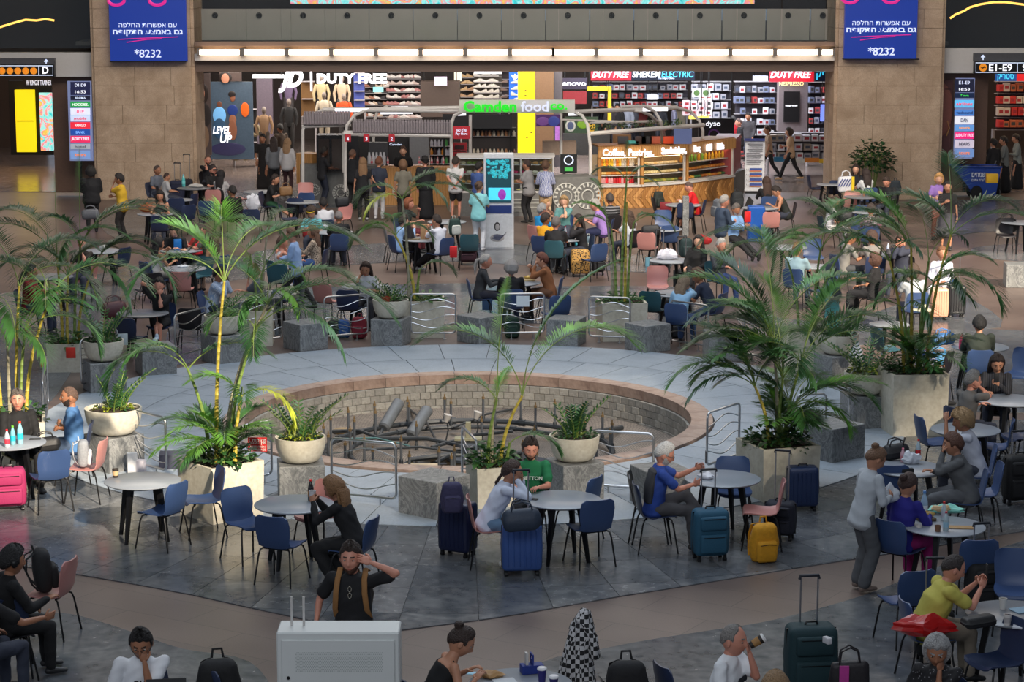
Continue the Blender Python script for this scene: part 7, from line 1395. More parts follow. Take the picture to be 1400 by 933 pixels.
def product(kind,rgb):
 k=(kind,rgb)
 if k in PRODS:return PRODS[k]
 b=MB()
 if kind=='shoe':
  loft(b,[(Vector((-.11,0,.05)),.045,.05),(Vector((-.05,0,.045)),.045,.045),(Vector((.04,0,.03)),.045,.03),(Vector((.12,0,.02)),.035,.018)],8,Vector((0,1,0)))
  m=[mat('product_%d_%d_%d'%rgb,rgb,.6,noise=.1)]
 elif kind=='box':b.rbox((0,0,.5),(1,1,1),.04,n=1);b.box((0,-.505,.5),(.6,.012,.4),mi=1);m=[mat('product_%d_%d_%d'%rgb,rgb,.6,noise=.1),mat('box_print_%d'%(rgb[0]%3),[(60,70,90),(150,40,50),(60,60,60)][rgb[0]%3],.5)]
 elif kind=='jar':b.lathe([(.04,0),(.045,.02),(.045,.13),(.025,.17),(.025,.2),(0,.2)],8);m=[mat('product_%d_%d_%d'%rgb,rgb,.35,noise=.1)]
 elif kind=='bun':b.ell((0,0,.04),(.09,.06,.045),8,5);m=[mat('product_%d_%d_%d'%rgb,rgb,.6,noise=.2)]
 PRODS[k]=b.mesh({'shoe':'display_shoe','box':'product_box','jar':'bottle','bun':'pastry'}[kind],m,kind!='box');return PRODS[k]
def fill(kind,a,b_,rows,step,Y,cols,lab,grp,sc=(1,1,1),jit=.15,skip=.0,Y2=None):
 nm={'shoe':'display_shoe','box':'product_box','jar':'drink_bottle','bun':'pastry'}[kind]
 for ri,r in enumerate(rows):
  x=a;cj=0
  while x<b_:
   if RND.random()>=skip:
    Yx=Y if Y2 is None else Y+(Y2-Y)*(x-a)/(b_-a);p=WY(x,r,Yx);o=link(nm,product(kind,RND.choice(cols)),None,p,rr(-jit,jit)*2+(3.14 if kind=='shoe' and RND.random()<.5 else 0),label=lab+', row %d, %s from left'%(ri+1,nth(cj+1))if len(rows)>1 else lab+', %s from left'%nth(cj+1),category={'shoe':'shoe','box':'box','jar':'bottle','bun':'pastry'}[kind],group=grp)
    k=rr(.85,1.15);o.scale=(sc[0]*k,sc[1],sc[2]*rr(.8,1.1))if kind=='box' else(sc[0],sc[1],sc[2]*(1.5 if kind=='shoe' else 1))
   x+=step*rr(.92,1.08);cj+=1
# right corridor shelves
shelf_unit('shelving of red and white boxes in the far right corridor shop',1362,1420,112,178,74,4,(90,70,80));fill('box',1367,1418,(125,141.5,158,174),9,73.95,[(190,50,50),(190,180,176),(170,90,60)],'red or white box, far right corridor shelves','boxes on the far right corridor shelves',(.2,.2,.26))
o,w,h=wb('shop_sign','sign','blue and red lit fascia over the far right corridor shop',1361,1420,100,111,73.7,screen('fascia_blue',(30,80,150),.5),.1);part(o,'red_panel',1390,1420,100,111,73.65,screen('fascia_red',(200,30,40),.6));lt(o,heb('סטריק'),1375,106,73.6,22,8,screen('cyan',(60,190,230),1.),.02)
# --- sports shop
YS=82.
o,w,h=wb('fascia_sign','sign','white illuminated sign with slanted initials and DUTY FREE over the sports shop',384,386,101,102,74.0,M_black,.02);lt(o,'JD',397.5,111,73.9,34,23,WE,.1,shear=.35,dep=.06);lt(o,'|',425.5,111,73.9,2.6,22,WE,.0,dep=.06);lt(o,'DUTY FREE',481,107.5,73.9,95,13,WE,.09,dep=.06)
b=MB();P=lambda a,c:WY(a,c,74.05)-Vector(o.location);b.tube([P(380,97),P(535,97)],.03,4);b.build('sign_rail',M_black,o)
wb('light_tube','light','bright white light bar at the left of the sports shop ceiling',345,388,102,107,75,WE,.1)
def poster(lab,a,b_,c,d,Y,bgc,figs,words=(),emit=.5):
 o,w,h=wb('poster','poster',lab,a,b_,c,d,Y,screen('p%d_%d_%d'%bgc,bgc,emit,noise=.25),.08)
 for kx,(x,y,rx,ry,col)in enumerate(figs):
  p=WY(x,y,Y-.02-.004*kx);s=FPX/Y;b=MB();b.ell((0,0,0),(rx/s,.012,ry/s),16,8);q=b.build('printed_shape',screen('p%d_%d_%d'%col,col,emit,noise=.1),o);q.location=p-Vector(o.location)
 for(t,x,y,wd,hg)in words:lt(o,t,x,y,Y-.08,wd,hg,WE,.05,shear=.2)
 return o
poster('tall poster of a smiling woman with dark hair at the left of the sports shop',264,287,100,212,74.5,(62,52,50),[(277,128,8,14,(30,22,20)),(275,128,6,10,(190,130,106)),(275,133,3,1.4,(230,220,216)),(277,158,12,18,(34,30,30)),(277,187,9,18,(96,76,60))])
poster('wide sports poster of a couple with the words LEVEL UP',288,345,112,218,75,(60,74,88),[(300,143,3.5,4.5,(96,60,46)),(300,158,9,12,(110,170,220)),(318,134,3.5,5,(120,76,56)),(317,129,5,4.5,(30,24,24)),(318,151,7,8,(30,50,110)),(318,164,5,7,(130,84,62)),(335,150,6,10,(200,90,30)),(312,204,24,9,(46,44,74)),(300,176,9,14,(44,70,96)),(318,178,6,14,(120,76,56))],[('LEVEL',303,178,24,10),('UP',309,190,16,11)])
poster('poster with a close-up face above the LEVEL UP poster',300,330,99,111,74.9,(70,56,52),[(308,106,9,8,(30,22,20)),(308,107,6,7,(170,116,92))])
# mannequins, racks
def mannequin(lab,px,py,Y,c1,c2,k=1.):
 o=thing('mannequin',lab,'mannequin',WY(px,py,Y),0,'dressed mannequins in the sports shop');zf=-o.location.z;b=MB();b.tube([(0,.12,zf),(0,.12,.9)],.03,6);b.lathe([(.2,zf),(.2,zf+.03)],14,(0,.12,0));b.build('stand',M_black,o);b=MB();loft(b,[(Vector((0,0,.8)),.15,.1),(Vector((0,0,1.0)),.13,.09),(Vector((0,0,1.3)),.19,.11),(Vector((0,0,1.42)),.12,.08)],14)
 for s in(-1,1):limb(b,[Vector((s*.19,0,1.36)),Vector((s*.27,0,1.1)),Vector((s*.24,-.06,.85))],[.06,.05,.04],8)
 b.build('jacket',cloth(c1),o);b=MB()
 for s in(-1,1):limb(b,[Vector((s*.09,0,.85)),Vector((s*.1,0,.45)),Vector((s*.1,0,.08))],[.09,.07,.05],8)
 b.build('trousers',cloth(c2),o);b=MB();b.ell((0,0,1.6),(.08,.1,.12),12,8);b.tube([(0,0,1.4),(0,0,1.52)],.05,8);b.build('head',mat('mannequin_grey',(120,108,100),.4),o)
for lab,x,y,Y,a,c in[('mannequin in a beige open jacket over black',440,162,78,(172,156,120),(30,30,34)),('mannequin in a tan hooded top',468,162,78,(176,156,132),(60,56,54)),('small mannequin in a cream jacket with a black bag',444,188,74,(196,184,164),(180,168,148)),('mannequin in an orange jacket',471,188,76,(190,70,24),(40,38,40)),('mannequin in a purple top at the left rack',395,160,78,(90,76,104),(40,36,38)),('mannequin in black behind the tan sign post',396,196,75,(24,24,26),(30,28,28)),('mannequin with a tan rucksack at the shop entrance',362,208,74,(150,120,92),(70,60,54))]:mannequin(lab+' in the sports shop',x,y+9,Y,a,c)
shelf_unit('rack of orange and dark jackets beside the mannequins',412,430,112,160,79,2,(110,78,40));shelf_unit('blue lit shelf column in the sports shop',484,498,100,150,79,4,(70,84,160));wb('wall_panel','panel','lavender shop wall at the left of the mannequins',352,372,108,200,80,mat('lavender_wall',(104,94,108),.7),.2)
shelf_unit('low counter of caps in the left shop',318,350,150,218,76,3,(30,28,30));
for i,(x,y)in enumerate([(322,177),(336,177),(322,211),(336,211),(349,178)]):p=WY(x,y,75.8);b=MB();b.tube([p+Vector((.14*math.cos(a),0,.17*math.sin(a)))for a in np.linspace(0,6.28,14,endpoint=False)],.06,6,closed=True);tag(b.build('neck_pillow',mat('pillow_tan',(140,124,96),.8),None),'tan neck pillow on the left shop rack, '+['top left','top centre','bottom left','bottom centre','top right'][i],'pillow','neck pillows on the left shop rack')
shelf_unit('wide wall of white sneakers on dark shelves',530,575,99,163,YS,7);G='sneakers on the sports shop wall'
fill('shoe',533,574,(107,116,125.5,134.5,143.5,152.5,161.5),5.6,YS+.1,[(214,206,204),(200,180,176),(176,120,120),(220,216,214)],'sneaker on the dark sneaker wall',G)
shelf_unit('bright display of white sneakers under a lamp',648,686,98,142,YS,6,(120,112,104));fill('shoe',652,685,(105,112.5,120,127,134.5,141.5),8.6,YS+.1,[(226,222,218),(230,226,220)],'white sneaker on the brightly lit shelf',G)
shelf_unit('beige trainers on a dark shelf in the sports shop',630,648,98,142,YS,5);fill('shoe',634,648,(106,115,124,133,141.5),8.6,YS+.1,[(190,160,120),(176,140,110)],'tan trainer on the narrow shelf',G);shelf_unit('narrow shelf of grey trainers beside the blue panel',686,696,98,142,YS,4);fill('shoe',689,695,(114,124,134),8,YS+.1,[(150,130,120)],'grey trainer beside the blue panel',G)
shelf_unit('speckled rack of small shoes by the mannequins',499,529,112,160,YS,6);fill('shoe',502,528,(119.5,128,136,144,152,159.5),6.4,YS+.1,[(200,180,160),(160,110,90),(210,204,200),(60,56,60)],'small shoe on the rack beside beige mannequins',G)
wb('light_tube','light','white lamp bar over the lit sneakers',648,686,97,101,YS-.3,WE,.1);o,w,h=wb('wall_panel','panel','blue panel with a white flower-like emblem beside the yellow panel',696,708,99,140,YS-.5,screen('vivid_blue',(30,100,210),.6),.1)
for s in(-1,0,1):p=WY(704+s*2,105-abs(s)*-.8,YS-.52);b=MB();b.ell((0,0,0),(.035,.01,.11),8,6,M=Matrix.Rotation(s*.6,3,'Y'));b.build('emblem',WE,o).location=p-Vector(o.location)
fill('shoe',703,706,(114.5,123,131,139),9,YS-.62,[(226,226,230)],'white sneaker mounted on the blue panel',G)
o,w,h=wb('advert_column','panel','tall bright yellow advertising panel behind the kiosk sign',708,731.5,97,210,80,screen('yellow2',(238,224,10),.85,noise=.02),.5)
for x,y in((719,124),(719,131),(720,188),(726,181)):b=MB();b.box((0,0,0),(.1,.01,.05),M=Matrix.Rotation(.4,3,'Y'));b.build('mark',mat('olive_mark',(120,100,20),.5),o).location=WY(x,y,79.98)-Vector(o.location)
struct(wbox(731.5,757,97,240,76,.6,mat('brown_column',(120,92,66),.5),'trim_10'));struct(wbox(757,769,97,240,76.2,.6,mat('slate_column',(84,80,84),.5),'trim_11'))
wb('counter','counter','dark slanted service counter in the sports shop',575,628,112,160,79,mat('dark_counter',(56,44,38),.5),1.2);wb('monitor','screen','pale monitor on the sports shop counter',594,611,105,117,78.6,screen('lilac',(176,160,190),.6),.06);wb('monitor','screen','small turquoise monitor among the sneaker racks',510,524,119,126,80,screen('aqua',(120,190,190),.6),.06);wb('notice','sign','cream notice above the tan trainers',621,631,99,111,81,screen('cream',(210,200,180),.5),.05)
# --- electronics shop
YE=84.
o,w,h=wb('fascia_sign','sign','red DUTY FREE fascia of the electronics shop',808,863,97,110,74,screen('fascia_red2',(206,30,48),.8),.1);lt(o,'DUTY FREE',835,102,73.92,50,9,WE,.05,shear=.3)
o,w,h=wb('fascia_sign','sign','black fascia with white and cyan letters beside the red one',863,950,97,110,74,screen('fascia_black',(14,20,40),.4),.1);lt(o,'SHEKEM',884,101.5,73.92,38,9,WE,.05,shear=.1);lt(o,'ELECTRIC',926.5,101.5,73.92,43,9,screen('cyan',(60,190,230),1.),.02,shear=.1);lt(o,'The Bright Choice',911,107.4,73.92,22,2.4,WE2)
o,w,h=wb('fascia_sign','sign','red DUTY FREE fascia left of the right pier',1052,1113,97,112,73.6,screen('fascia_red2',(206,30,48),.8),.1);lt(o,'DUTY FREE',1081.5,102,73.5,56,9.5,WE,.05,shear=.3)
o,w,h=wb('fascia_sign','sign','black fascia with cyan Hebrew letters at the right pier',1114,1143,97,111,73.6,screen('fascia_black',(14,20,40),.4),.1);lt(o,heb('טריק'),1129,103,73.5,25,10,screen('cyan',(60,190,230),1.),.03)
o,w,h=wb('shop_sign','sign','dark sign with white lowercase letters at the left of the electronics shop',769,803,107,122,78,screen('sign_dark',(50,44,60),.4),.1);lt(o,'enovo',785,115,77.9,32,7,WE,.04);wb('display_block','display','dark red display under the lowercase lettered sign',770,802,125,142,78,mat('deep_red',(130,34,40),.5),.3)
o,w,h=wb('shop_sign','sign','black promotional wall with a violet ring and white lettering',955,1004,162,198,72.5,mat('promo_black',(20,16,22),.4),.2);lt(o,'dyso',975,170,72.4,20,7.5,WE,.02);p=WY(976,184,72.4);b=MB();b.tube([p+Vector((.16*math.cos(a),0,.16*math.sin(a)))for a in np.linspace(0,5,12)],.03,6);b.build('product',mat('violet_metal',(120,80,150),.3,.6),o).location=-Vector(o.location)
o,w,h=wb('display_booth','display','tall grey booth with a dark screen and gold lettering by the right pier',1064,1105,110,180,76,mat('booth_grey',(120,110,112),.5),.6);part(o,'screen',1071,1094,125,167,75.9,screen('black_scr',(14,14,16),.3));lt(o,'NESPRESSO',1082,114.5,75.9,33,5.5,screen('gold',(230,200,140),1.),.03);lt(o,'nespresso',1082,145,75.85,16,3,WE)
for lab,a,b_,c,d,Y,n in[('tall shelves of small appliances at the right of the electronics shop',1106,1143,113,212,76,7),('shelves of white boxes in the middle of the electronics shop',946,1000,112,162,80,4),('rear shelves of devices behind the shoppers',810,940,112,146,YE,3),('shelves of accessories left of the dark booth screen',1004,1062,112,215,79,7),('low display island of kettles and boxes near the right pier',1052,1140,182,218,73,3)]:shelf_unit(lab,a,b_,c,d,Y,n,(66,62,72))
WB_=[(214,214,220),(190,190,200),(150,150,160),(60,60,68),(110,120,150),(170,60,60)];GE='boxed goods in the electronics shop'
fill('box',1109,1142,(126.5,140.5,155,169,183,197),8.5,75.9,WB_,'boxed appliance on shelves beside the right pier',GE,(.16,.2,.2));fill('box',950,998,(124,136.5,149,161.5),10,79.9,WB_[:3],'white boxed device on the middle electronics shelves',GE,(.22,.2,.24));fill('box',814,938,(123,134.5,145.5),9,YE-.1,WB_,'device on the rear shelves behind the shoppers',GE,(.2,.2,.2));fill('box',1007,1060,(126.5,141,156,170.5,185,200,214),8,78.9,WB_,'accessory box on shelves left of grey booth',GE,(.17,.2,.22),skip=.1);fill('box',1056,1138,(193,205.5,217),12,72.9,WB_[:3]+[(150,140,130)],'kitchen appliance box on the low island',GE,(.24,.22,.22))
for i,(a,b_,y)in enumerate([(1058,1080,214),(1080,1100,216),(1100,1120,215),(1120,1140,216)]):wb('price_strip','strip','coloured price strip %s at the foot of the low island'%['far left blue','second white','third orange','far right yellow'][i],a,b_,y+1,y+7,72.6,mat('strip_%d'%i,[(30,110,150),(200,200,196),(200,120,30),(210,170,30)][i],.5),.05)
wb('screen_glow','screen','blue lit gaming display beside the right pier',1122,1141,143,166,75.6,screen('glow_blue',(110,130,230),1.),.1);wb('yellow_stand','display','yellow display frame in the electronics shop',803,832,119,124,78,mat('stand_yellow',(210,170,30),.5),.3);wb('yellow_stand','display','yellow upright of the display in the electronics shop',831,836,119,165,78,mat('stand_yellow',(210,170,30),.5),.3);wb('lit_shelf','light','warm yellow lit counter strip above the black promotional wall',942,970,159,163,74,screen('warm_strip',(240,210,90),1.2),.1);wb('light_box','light','white light box over the shoppers',885,900,130,136,79,WE,.1)
for i,x in enumerate((952.5,965)):o,w,h=wb('logo_board','sign','%s white board with a green round emblem'%('left','right')[i],x-6,x+6,121,133,76,mat('board_white',(190,190,186),.6),.05);b=MB();b.lathe([(.1,0),(.1,.02),(0,.02)],16,M=Matrix.Rotation(math.pi/2,3,'X'));b.build('emblem',mat('emblem_green',(70,100,50),.5),o).location=(0,-.03,0)
fill('box',938,972,(146,152,158),10,75.8,[(206,190,190),(190,170,176),(214,214,218)],'pink-white carton stacked behind the kiosk canopy',GE,(.2,.2,.22));wb('light_box','light','round white lit appliances high at the right',1030,1050,104,122,80,screen('soft_white',(206,206,230),.8),.3)
# shoppers in the distance
SH=[(835,128,170,(50,46,50)),(857,122,10,(170,176,190)),(868,138,60,(90,90,100)),(876,124,20,(140,60,60)),(902,140,180,(40,42,50)),(922,121,90,(170,170,200)),(931,131,10,(150,140,120)),(816,137,180,(36,36,44)),(844,134,170,(28,28,32)),(1038,140,180,(30,28,32)),(684,128,90,(130,120,140)),(528,132,10,(110,90,90)),(538,134,60,(130,110,110))]
SHN=['shopper in dark clothes by the yellow stand','shopper in pale blue below the cyan lettered fascia','shopper in grey bending over a display','shopper in dull red in the crowd','dark clad shopper near the light box','shopper in lilac-white by the rear shelves','shopper in beige near the white boxes','shopper in navy near the dark red display','sales assistant in black with a lanyard','dark figure at the right accessory shelves','shopper in lilac before the lit sneakers','shopper in mauve at the speckled shoe rack','second shopper in mauve at the shoe rack']
for i,(x,y,hd,c)in enumerate(SH):ST(SHN[i],x,205-(i%4)*2,hd,by='root',top=(c,'long'),bottom=('pants',(40,40,50)),hair=('short',BLK_H),skin='mid')
ST('woman in a beige top and black trousers striding past the electronics shop',1079,181,84,top=((176,146,116),'short'),bottom=('pants',(22,22,26)),skin='mid',hair=('bob',(60,44,36)),legs='walk',L='downf',R='hold',female=True,shoes=(190,150,100));ST('person in a tan top and black trousers walking ahead of the striding woman',1049,178,90,top=((150,126,104),'short'),bottom=('pants',(22,22,26)),skin='mid',hair=('short',BRN_H),legs='walk2');ST('bald man in black behind the drinks counter',1010,168,90,top=((24,22,26),'short'),skin='ruddy',hair=('buzz',(70,50,44)));ST('dark haired man in grey behind the floor sign',1023,160,150,top=((60,58,62),'long'),skin='tan',hair=('short',BLK_H));ST('person in a bright red top behind the drinks counter',1002,165,30,top=((160,20,34),'long'),skin='tan',hair=('short',BLK_H))
# ============================================================ COFFEE KIOSK
M_wood=wood_mat('counter_wood',(176,126,70),(198,148,90),4.);M_woodd=wood_mat('counter_wood_dark',(150,104,56),(170,122,70),4.);M_slate=stone_mat('kiosk_grey',[(.3,(92,92,90)),(.6,(112,112,110)),(.8,(126,126,122))],1.5,.6,.5)
def slab_box(name,cat,lab,a,b_,ybase,z0,z1,m,dep=.6,mats=None):
 A,B=W(a[0],a[1]),W(b_[0],b_[1]);d=B-A;L=d.length;rz=math.atan2(d.y,d.x);b=MB();b.box((L/2,dep/2,(z0+z1)/2),(L,dep,z1-z0));o=b.build(name,m,None,False);o.location=A;o.rotation_euler=(0,0,rz);tag(o,lab,cat);return o,L
slab_box('counter_section','counter','wooden end block of the kiosk counter at the left',(406,275),(428,277),0,.5,1.42,M_wood,.5);o,L=slab_box('counter_section','counter','grey counter panel with white round emblem, left end of the kiosk',(411,279),(450,280),0,0,1.15,M_slate,.6)
def wreath(par,x,z,r,y=-.02):
 b=MB();
 for i in range(16):a=i*math.pi/8;b.box((x+r*math.cos(a),y,z+r*math.sin(a)),(r*.34,.015,r*.16),M=Matrix.Rotation(-a,3,'Y'))
 b.tube([(x+r*.55*math.cos(a),y,z+r*.55*math.sin(a))for a in np.linspace(0,6.28,16,endpoint=False)],r*.06,4,closed=True);b.tube([(x+r*1.2*math.cos(a),y,z+r*1.2*math.sin(a))for a in np.linspace(0,6.28,20,endpoint=False)],r*.05,4,closed=True);b.build('emblem',mat('emblem_white',(190,190,184),.6),par,False)
wreath(o,L*.5,.42,.14);o,L=slab_box('counter_section','counter','grey curved counter panel behind the queue',(450,280),(520,281),0,0,1.15,M_slate,.6);wreath(o,.35,.35,.2);o,L=slab_box('counter_section','counter','wooden counter front between the queue and the display case',(520,281),(628,281),0,0,1.1,M_wood,.6);wreath(o,.6,.4,.2)
for i,x in enumerate((468,478,492,508,530,545,556,573,590,598,606)):bottle(W(x,279)+Vector((0,.3,1.12)),'small pink-capped drink on the kiosk counter, %s from left'%nth(i+1),(200,180,180),(210,90,110),(220,90,100),h=.22)['group']='drinks on the kiosk counter'
o,w,h=wb('oven_cabinet','cabinet','tall dark glass cabinet on the left of the kiosk',433,472,185,234,64.3,mat('oven_black',(30,30,32),.25),.7);part(o,'glass_door',436,450,190,232,64.25,mat('door_dark',(66,60,58),.1));part(o,'glass_door',454,467,190,232,64.25,mat('door_dark',(66,60,58),.1));part(o,'side_frame',468,472,180,236,64.2,M_white)
for lab,a,b_,c,d,Y,col in[('black coffee bar block behind the queue',472,490,186,232,65,(34,34,38)),('grey machine housing behind the cashier',505,530,195,226,65.5,(60,60,64)),('grey sign wall behind the cashier',560,586,187,225,66.5,(104,106,110)),('black back wall of the kiosk below the grey cartons',488,560,187,225,67,(26,24,26)),('shelf wall of dark bottles right of the cashier',588,616,188,240,67.2,(34,30,32)),('dark overhead menu wall under the kiosk sign',605,700,157,176,66.5,(24,24,28)),('black inner wall of the kiosk behind the glass case',645,706,175,212,67,(34,26,24)),('large steel refrigerator right of the menu screens',770,834,183,212,65.5,(96,98,100)),('wooden framed cupboard on the right counter',838,863,184,202,66,(150,112,76))]:wb('kiosk_fitting','fitting',lab,a,b_,c,d,Y,mat('fit_%d_%d_%d'%col,col,.45),.3);o=bpy.context.scene.objects.get('kiosk_fitting')if 0 else COL.objects[-1];q=WY((a+b_)/2,d,Y);hw=(WY(b_,d,Y).x-WY(a,d,Y).x)/2-.04;b=MB();[b.box((s_*hw,.1,q.z/2-o.location.z),(.06,.1,q.z))for s_ in(-1,1)];b.build('support',M_black,o,False)
for y_,a_,c_ in((200.6,588,616),(212.6,588,616),(224.6,588,616),(236.6,588,616),(186.6,646,706),(211.6,646,706)):wb('wall_shelf','shelf','thin steel shelf of bottles or jars on the kiosk wall, %s'%{200.6:'uppermost by the cashier',212.6:'second by the cashier',224.6:'third by the cashier',236.6:'lowest by the cashier',186.6:'upper row behind the pastry case',211.6:'lower row behind the pastry case'}[y_],a_,c_,y_-.4,y_+.2,66.88,shm,.3)
fill('jar',590,615,(200,212,224,236),5,67.05,[(190,120,30),(60,130,60),(50,30,30),(160,160,170)],'colourful bottle right of the cashier','bottles on the kiosk wall',(1,1,1));fill('jar',648,705,(186,211),5.5,66.9,[(170,120,80),(190,180,160),(110,70,50)],'jar above the glass pastry case','jars over the pastry case',(1,1,.8));fill('jar',505,528,(226,),5,65.3,[(190,190,196)],'stacked cup sleeve beside the coffee machine','cup sleeves by the coffee machine',(1.2,1.2,1.9))
# glass pastry case
cs=thing('pastry_case','white framed glass case full of pastries behind the touch screen','display case',W(627,296),0);A=W(627,296);B=W(756,296);L=(B-A).x
b=MB();b.box((L/2,.4,.33),(L,.8,.66));b.build('base',M_slate,cs,False);b=MB()
for x in(0,L*.33,L*.66,L):b.box((x,.02,1.15),(.05,.05,1.0))
for z in(.68,1.64):b.box((L/2,.02,z),(L,.06,.06))
b.box((L/2,.4,1.67),(L+.1,.8,.05));b.build('frame',M_white,cs,False);b=MB();b.box((L/2,.0,1.16),(L,.01,.94));b.build('glass',M_glass,cs,False);b=MB();b.box((L/2,.75,1.16),(L,.04,.94));b.build('back_panel',mat('case_back',(170,150,120),.6),cs,False)
for z in(.9,1.16,1.42):b=MB();b.box((L/2,.4,z),(L-.1,.6,.02));b.build('shelf',M_white,cs,False)
b=MB();b.box((L/2,.1,1.61),(L-.1,.04,.03));b.build('case_light',WE,cs,False)
for z,cols in((.91,[(190,130,60),(214,160,90),(120,60,30)]),(1.17,[(230,200,190),(200,60,110),(214,214,200)]),(1.43,[(200,190,160),(110,130,60),(206,160,90)])):
 for i in range(14):o=link('pastry',product('bun',RND.choice(cols)),None,A+Vector((.12+i*(L-.24)/13,.25,z)),rr(-1,1),label='pastry on the %s shelf of the glass case, %s from left'%({.91:'lowest',1.17:'middle',1.43:'top'}[z],nth(i+1)),category='pastry',group='pastries in the glass case, %s row'%{.91:'lowest',1.17:'middle',1.43:'top'}[z])
for x,z in((1.75,.38),(2.1,.38)):pass
b=MB();
for k_ in range(4):b.box((L*.68,-.02,.15+.11*k_),(.9,.012,.015))
b.build('graphic_lines',mat('emblem_white',(190,190,184),.6),cs,False)
# menu board and grey counter right of the case
o,L2=slab_box('counter_section','counter','grey counter with two large white wreath emblems',(758,300),(817,298),0,0,1.15,M_slate,.8);wreath(o,.32,.62,.3);wreath(o,.95,.62,.3);wb('raised_counter','counter','pale raised panel of the grey counter below the menu board',767,803,239,252,62.0,M_slate,.2)
o,w,h=wb('menu_board','sign','black menu board with a white round logo on the grey counter',766,789,211,237,61.9,mat('menu_black',(22,24,24),.4),.06);b=MB();b.tube([(.12*math.cos(a),-.05,.1+.12*math.sin(a))for a in np.linspace(0,6.28,16,endpoint=False)],.018,5,closed=True);b.build('emblem',WE2,o);part(o,'green_text',772,783,229,234,61.85,screen('menu_green',(60,150,70),.5))
wb('cloth_covered_tray','tray','white cloth covered trays behind the menu board',742,788,194,212,63.5,mat('bag_brown',(140,120,104),.7),.5)
# right wooden drinks counter: three angled bays
base=[(817,286),(876,285),(938,280),(1003,270)]
goods=[[[(226,190,60),(220,130,40),(206,200,190)],[(206,140,60),(190,110,40),(214,180,110)],[(214,40,50),(206,150,150),(180,30,40)]],[[(214,180,120),(220,200,160)],[(226,206,150),(214,190,130)],[(160,150,60),(190,170,90),(110,120,50)]],[[(220,160,50),(110,160,60),(220,180,60)],[(214,130,50),(220,150,60)],[(206,120,50),(60,110,60),(210,160,60)]]]
nmz=['left','middle','right']
for i in range(3):
 A,B=W(*base[i]),W(*base[i+1]);d=B-A;L=d.length;rz=math.atan2(d.y,d.x);t=thing('drinks_counter','wooden herringbone counter bay with an open lit display, %s of three'%nmz[i],'counter',A,rz,'wooden drinks counter bays')
 b=MB();b.box((L/2,.45,.31),(L,.9,.62));b.build('lower_body',M_woodd,t,False)
 for k_ in range(8):
  for s in(0,1):
   x=L*(k_+.5)/8;b=MB();b.rbox((x,-.012,.17+.27*s),(.1,.02,.36),.004,n=1,M=Matrix.Rotation((.7 if s else-.7),3,'Y'));b.build('plank',M_wood if k_%2 else M_woodd,t,False)
 b=MB();b.box((L/2,.03,.65),(L,.16,.06));b.build('ledge',M_white,t,False);b=MB();b.box((L/2,.0,1.62),(L,.1,.30));b.build('header',M_wood,t,False)
 b=MB();b.box((.05,.05,1.06),(.1,.12,.84));b.build('pillar',M_wood if i else M_woodd,t,False);b=MB();b.box((L-.07,.02,1.06),(.05,.06,.84));b.build('frame_bar',M_white,t,False)
 b=MB();b.box((L/2,.86,1.06),(L,.05,.84));b.build('back_panel',mat('display_cream',(214,196,160),.6),t,False);b=MB();b.box((L/2,.45,1.78),(L,.9,.04));b.build('top',M_woodd,t,False)
 for sz_ in(.68,.93,1.18):b=MB();b.box((L/2,.5,sz_),(L-.15,.66,.02));b.build('shelf',M_white,t,False)
 b=MB();b.box((L/2,.2,1.45),(L-.2,.05,.03));b.build('strip_light',screen('warm_case',(255,226,180),6.),t,False)
 n=13
 for k_,z in enumerate((1.2,.95,.7)):
  kind='jar' if(i,k_)in((0,0),(0,2),(2,0))else 'bun'
  for j in range(n):q=A+Matrix.Rotation(rz,3,'Z')@Vector((.16+j*(L-.34)/(n-1),.3,z));link('drink_bottle' if kind=='jar' else 'pastry',product(kind,RND.choice(goods[i][k_])),None,q,rr(-.4,.4),label='%s on the %s shelf of the %s wooden bay, %s from left'%('drink bottle' if kind=='jar' else 'pastry',['top','middle','bottom'][k_],nmz[i],nth(j+1)),category='bottle' if kind=='jar' else 'pastry',group='goods on the %s shelf of the %s wooden bay'%(['top','middle','bottom'][k_],nmz[i]))
 for tx,f in([('Coffee,',.36),('Pastries,',.98)],[('Sandwiches,',.67)],[('Beer,',.16),('Cold',.4),('Drinks',.64)])[i]:
  text('lettering',tx,.28,WE,t,(L*f,-.1,1.60),width={'Coffee,':.66,'Pastries,':.74,'Sandwiches,':.9,'Beer,':.32,'Cold':.27,'Drinks':.34}[tx],bold=.035,depth=.05)
cd=slab_box('soda_cooler','cooler','open glass cooler of red drinks at the right end of the kiosk',(1003,270),(1012,258),0,.6,1.7,mat('cooler_red',(150,60,60),.4),.7)
slab_box('counter_section','counter','grey end counter with white emblem beside the floor sign',(1003,270),(1018,262),0,0,.7,M_slate,.8)
wb('monitor','screen','dark blue monitor on top of the wooden counter',921,946,176,197,63.6,screen('mon_blue',(74,84,120),.5),.06)
for i,(x,rgb)in enumerate([(866,(90,190,180)),(884,(40,38,40)),(896,(190,90,60)),(914,(220,70,20)),(852,(60,60,64)),(876,(70,50,44))]):small_box('countertop_item','box',['turquoise tray','black coffee grinder','orange and white box','bright orange container','dark till','dark wooden basket'][i]+' on top of the wooden drinks counter',W(x,284)+Vector((0,.4,1.81)),(.3,.25,.2 if i else.08),rgb)
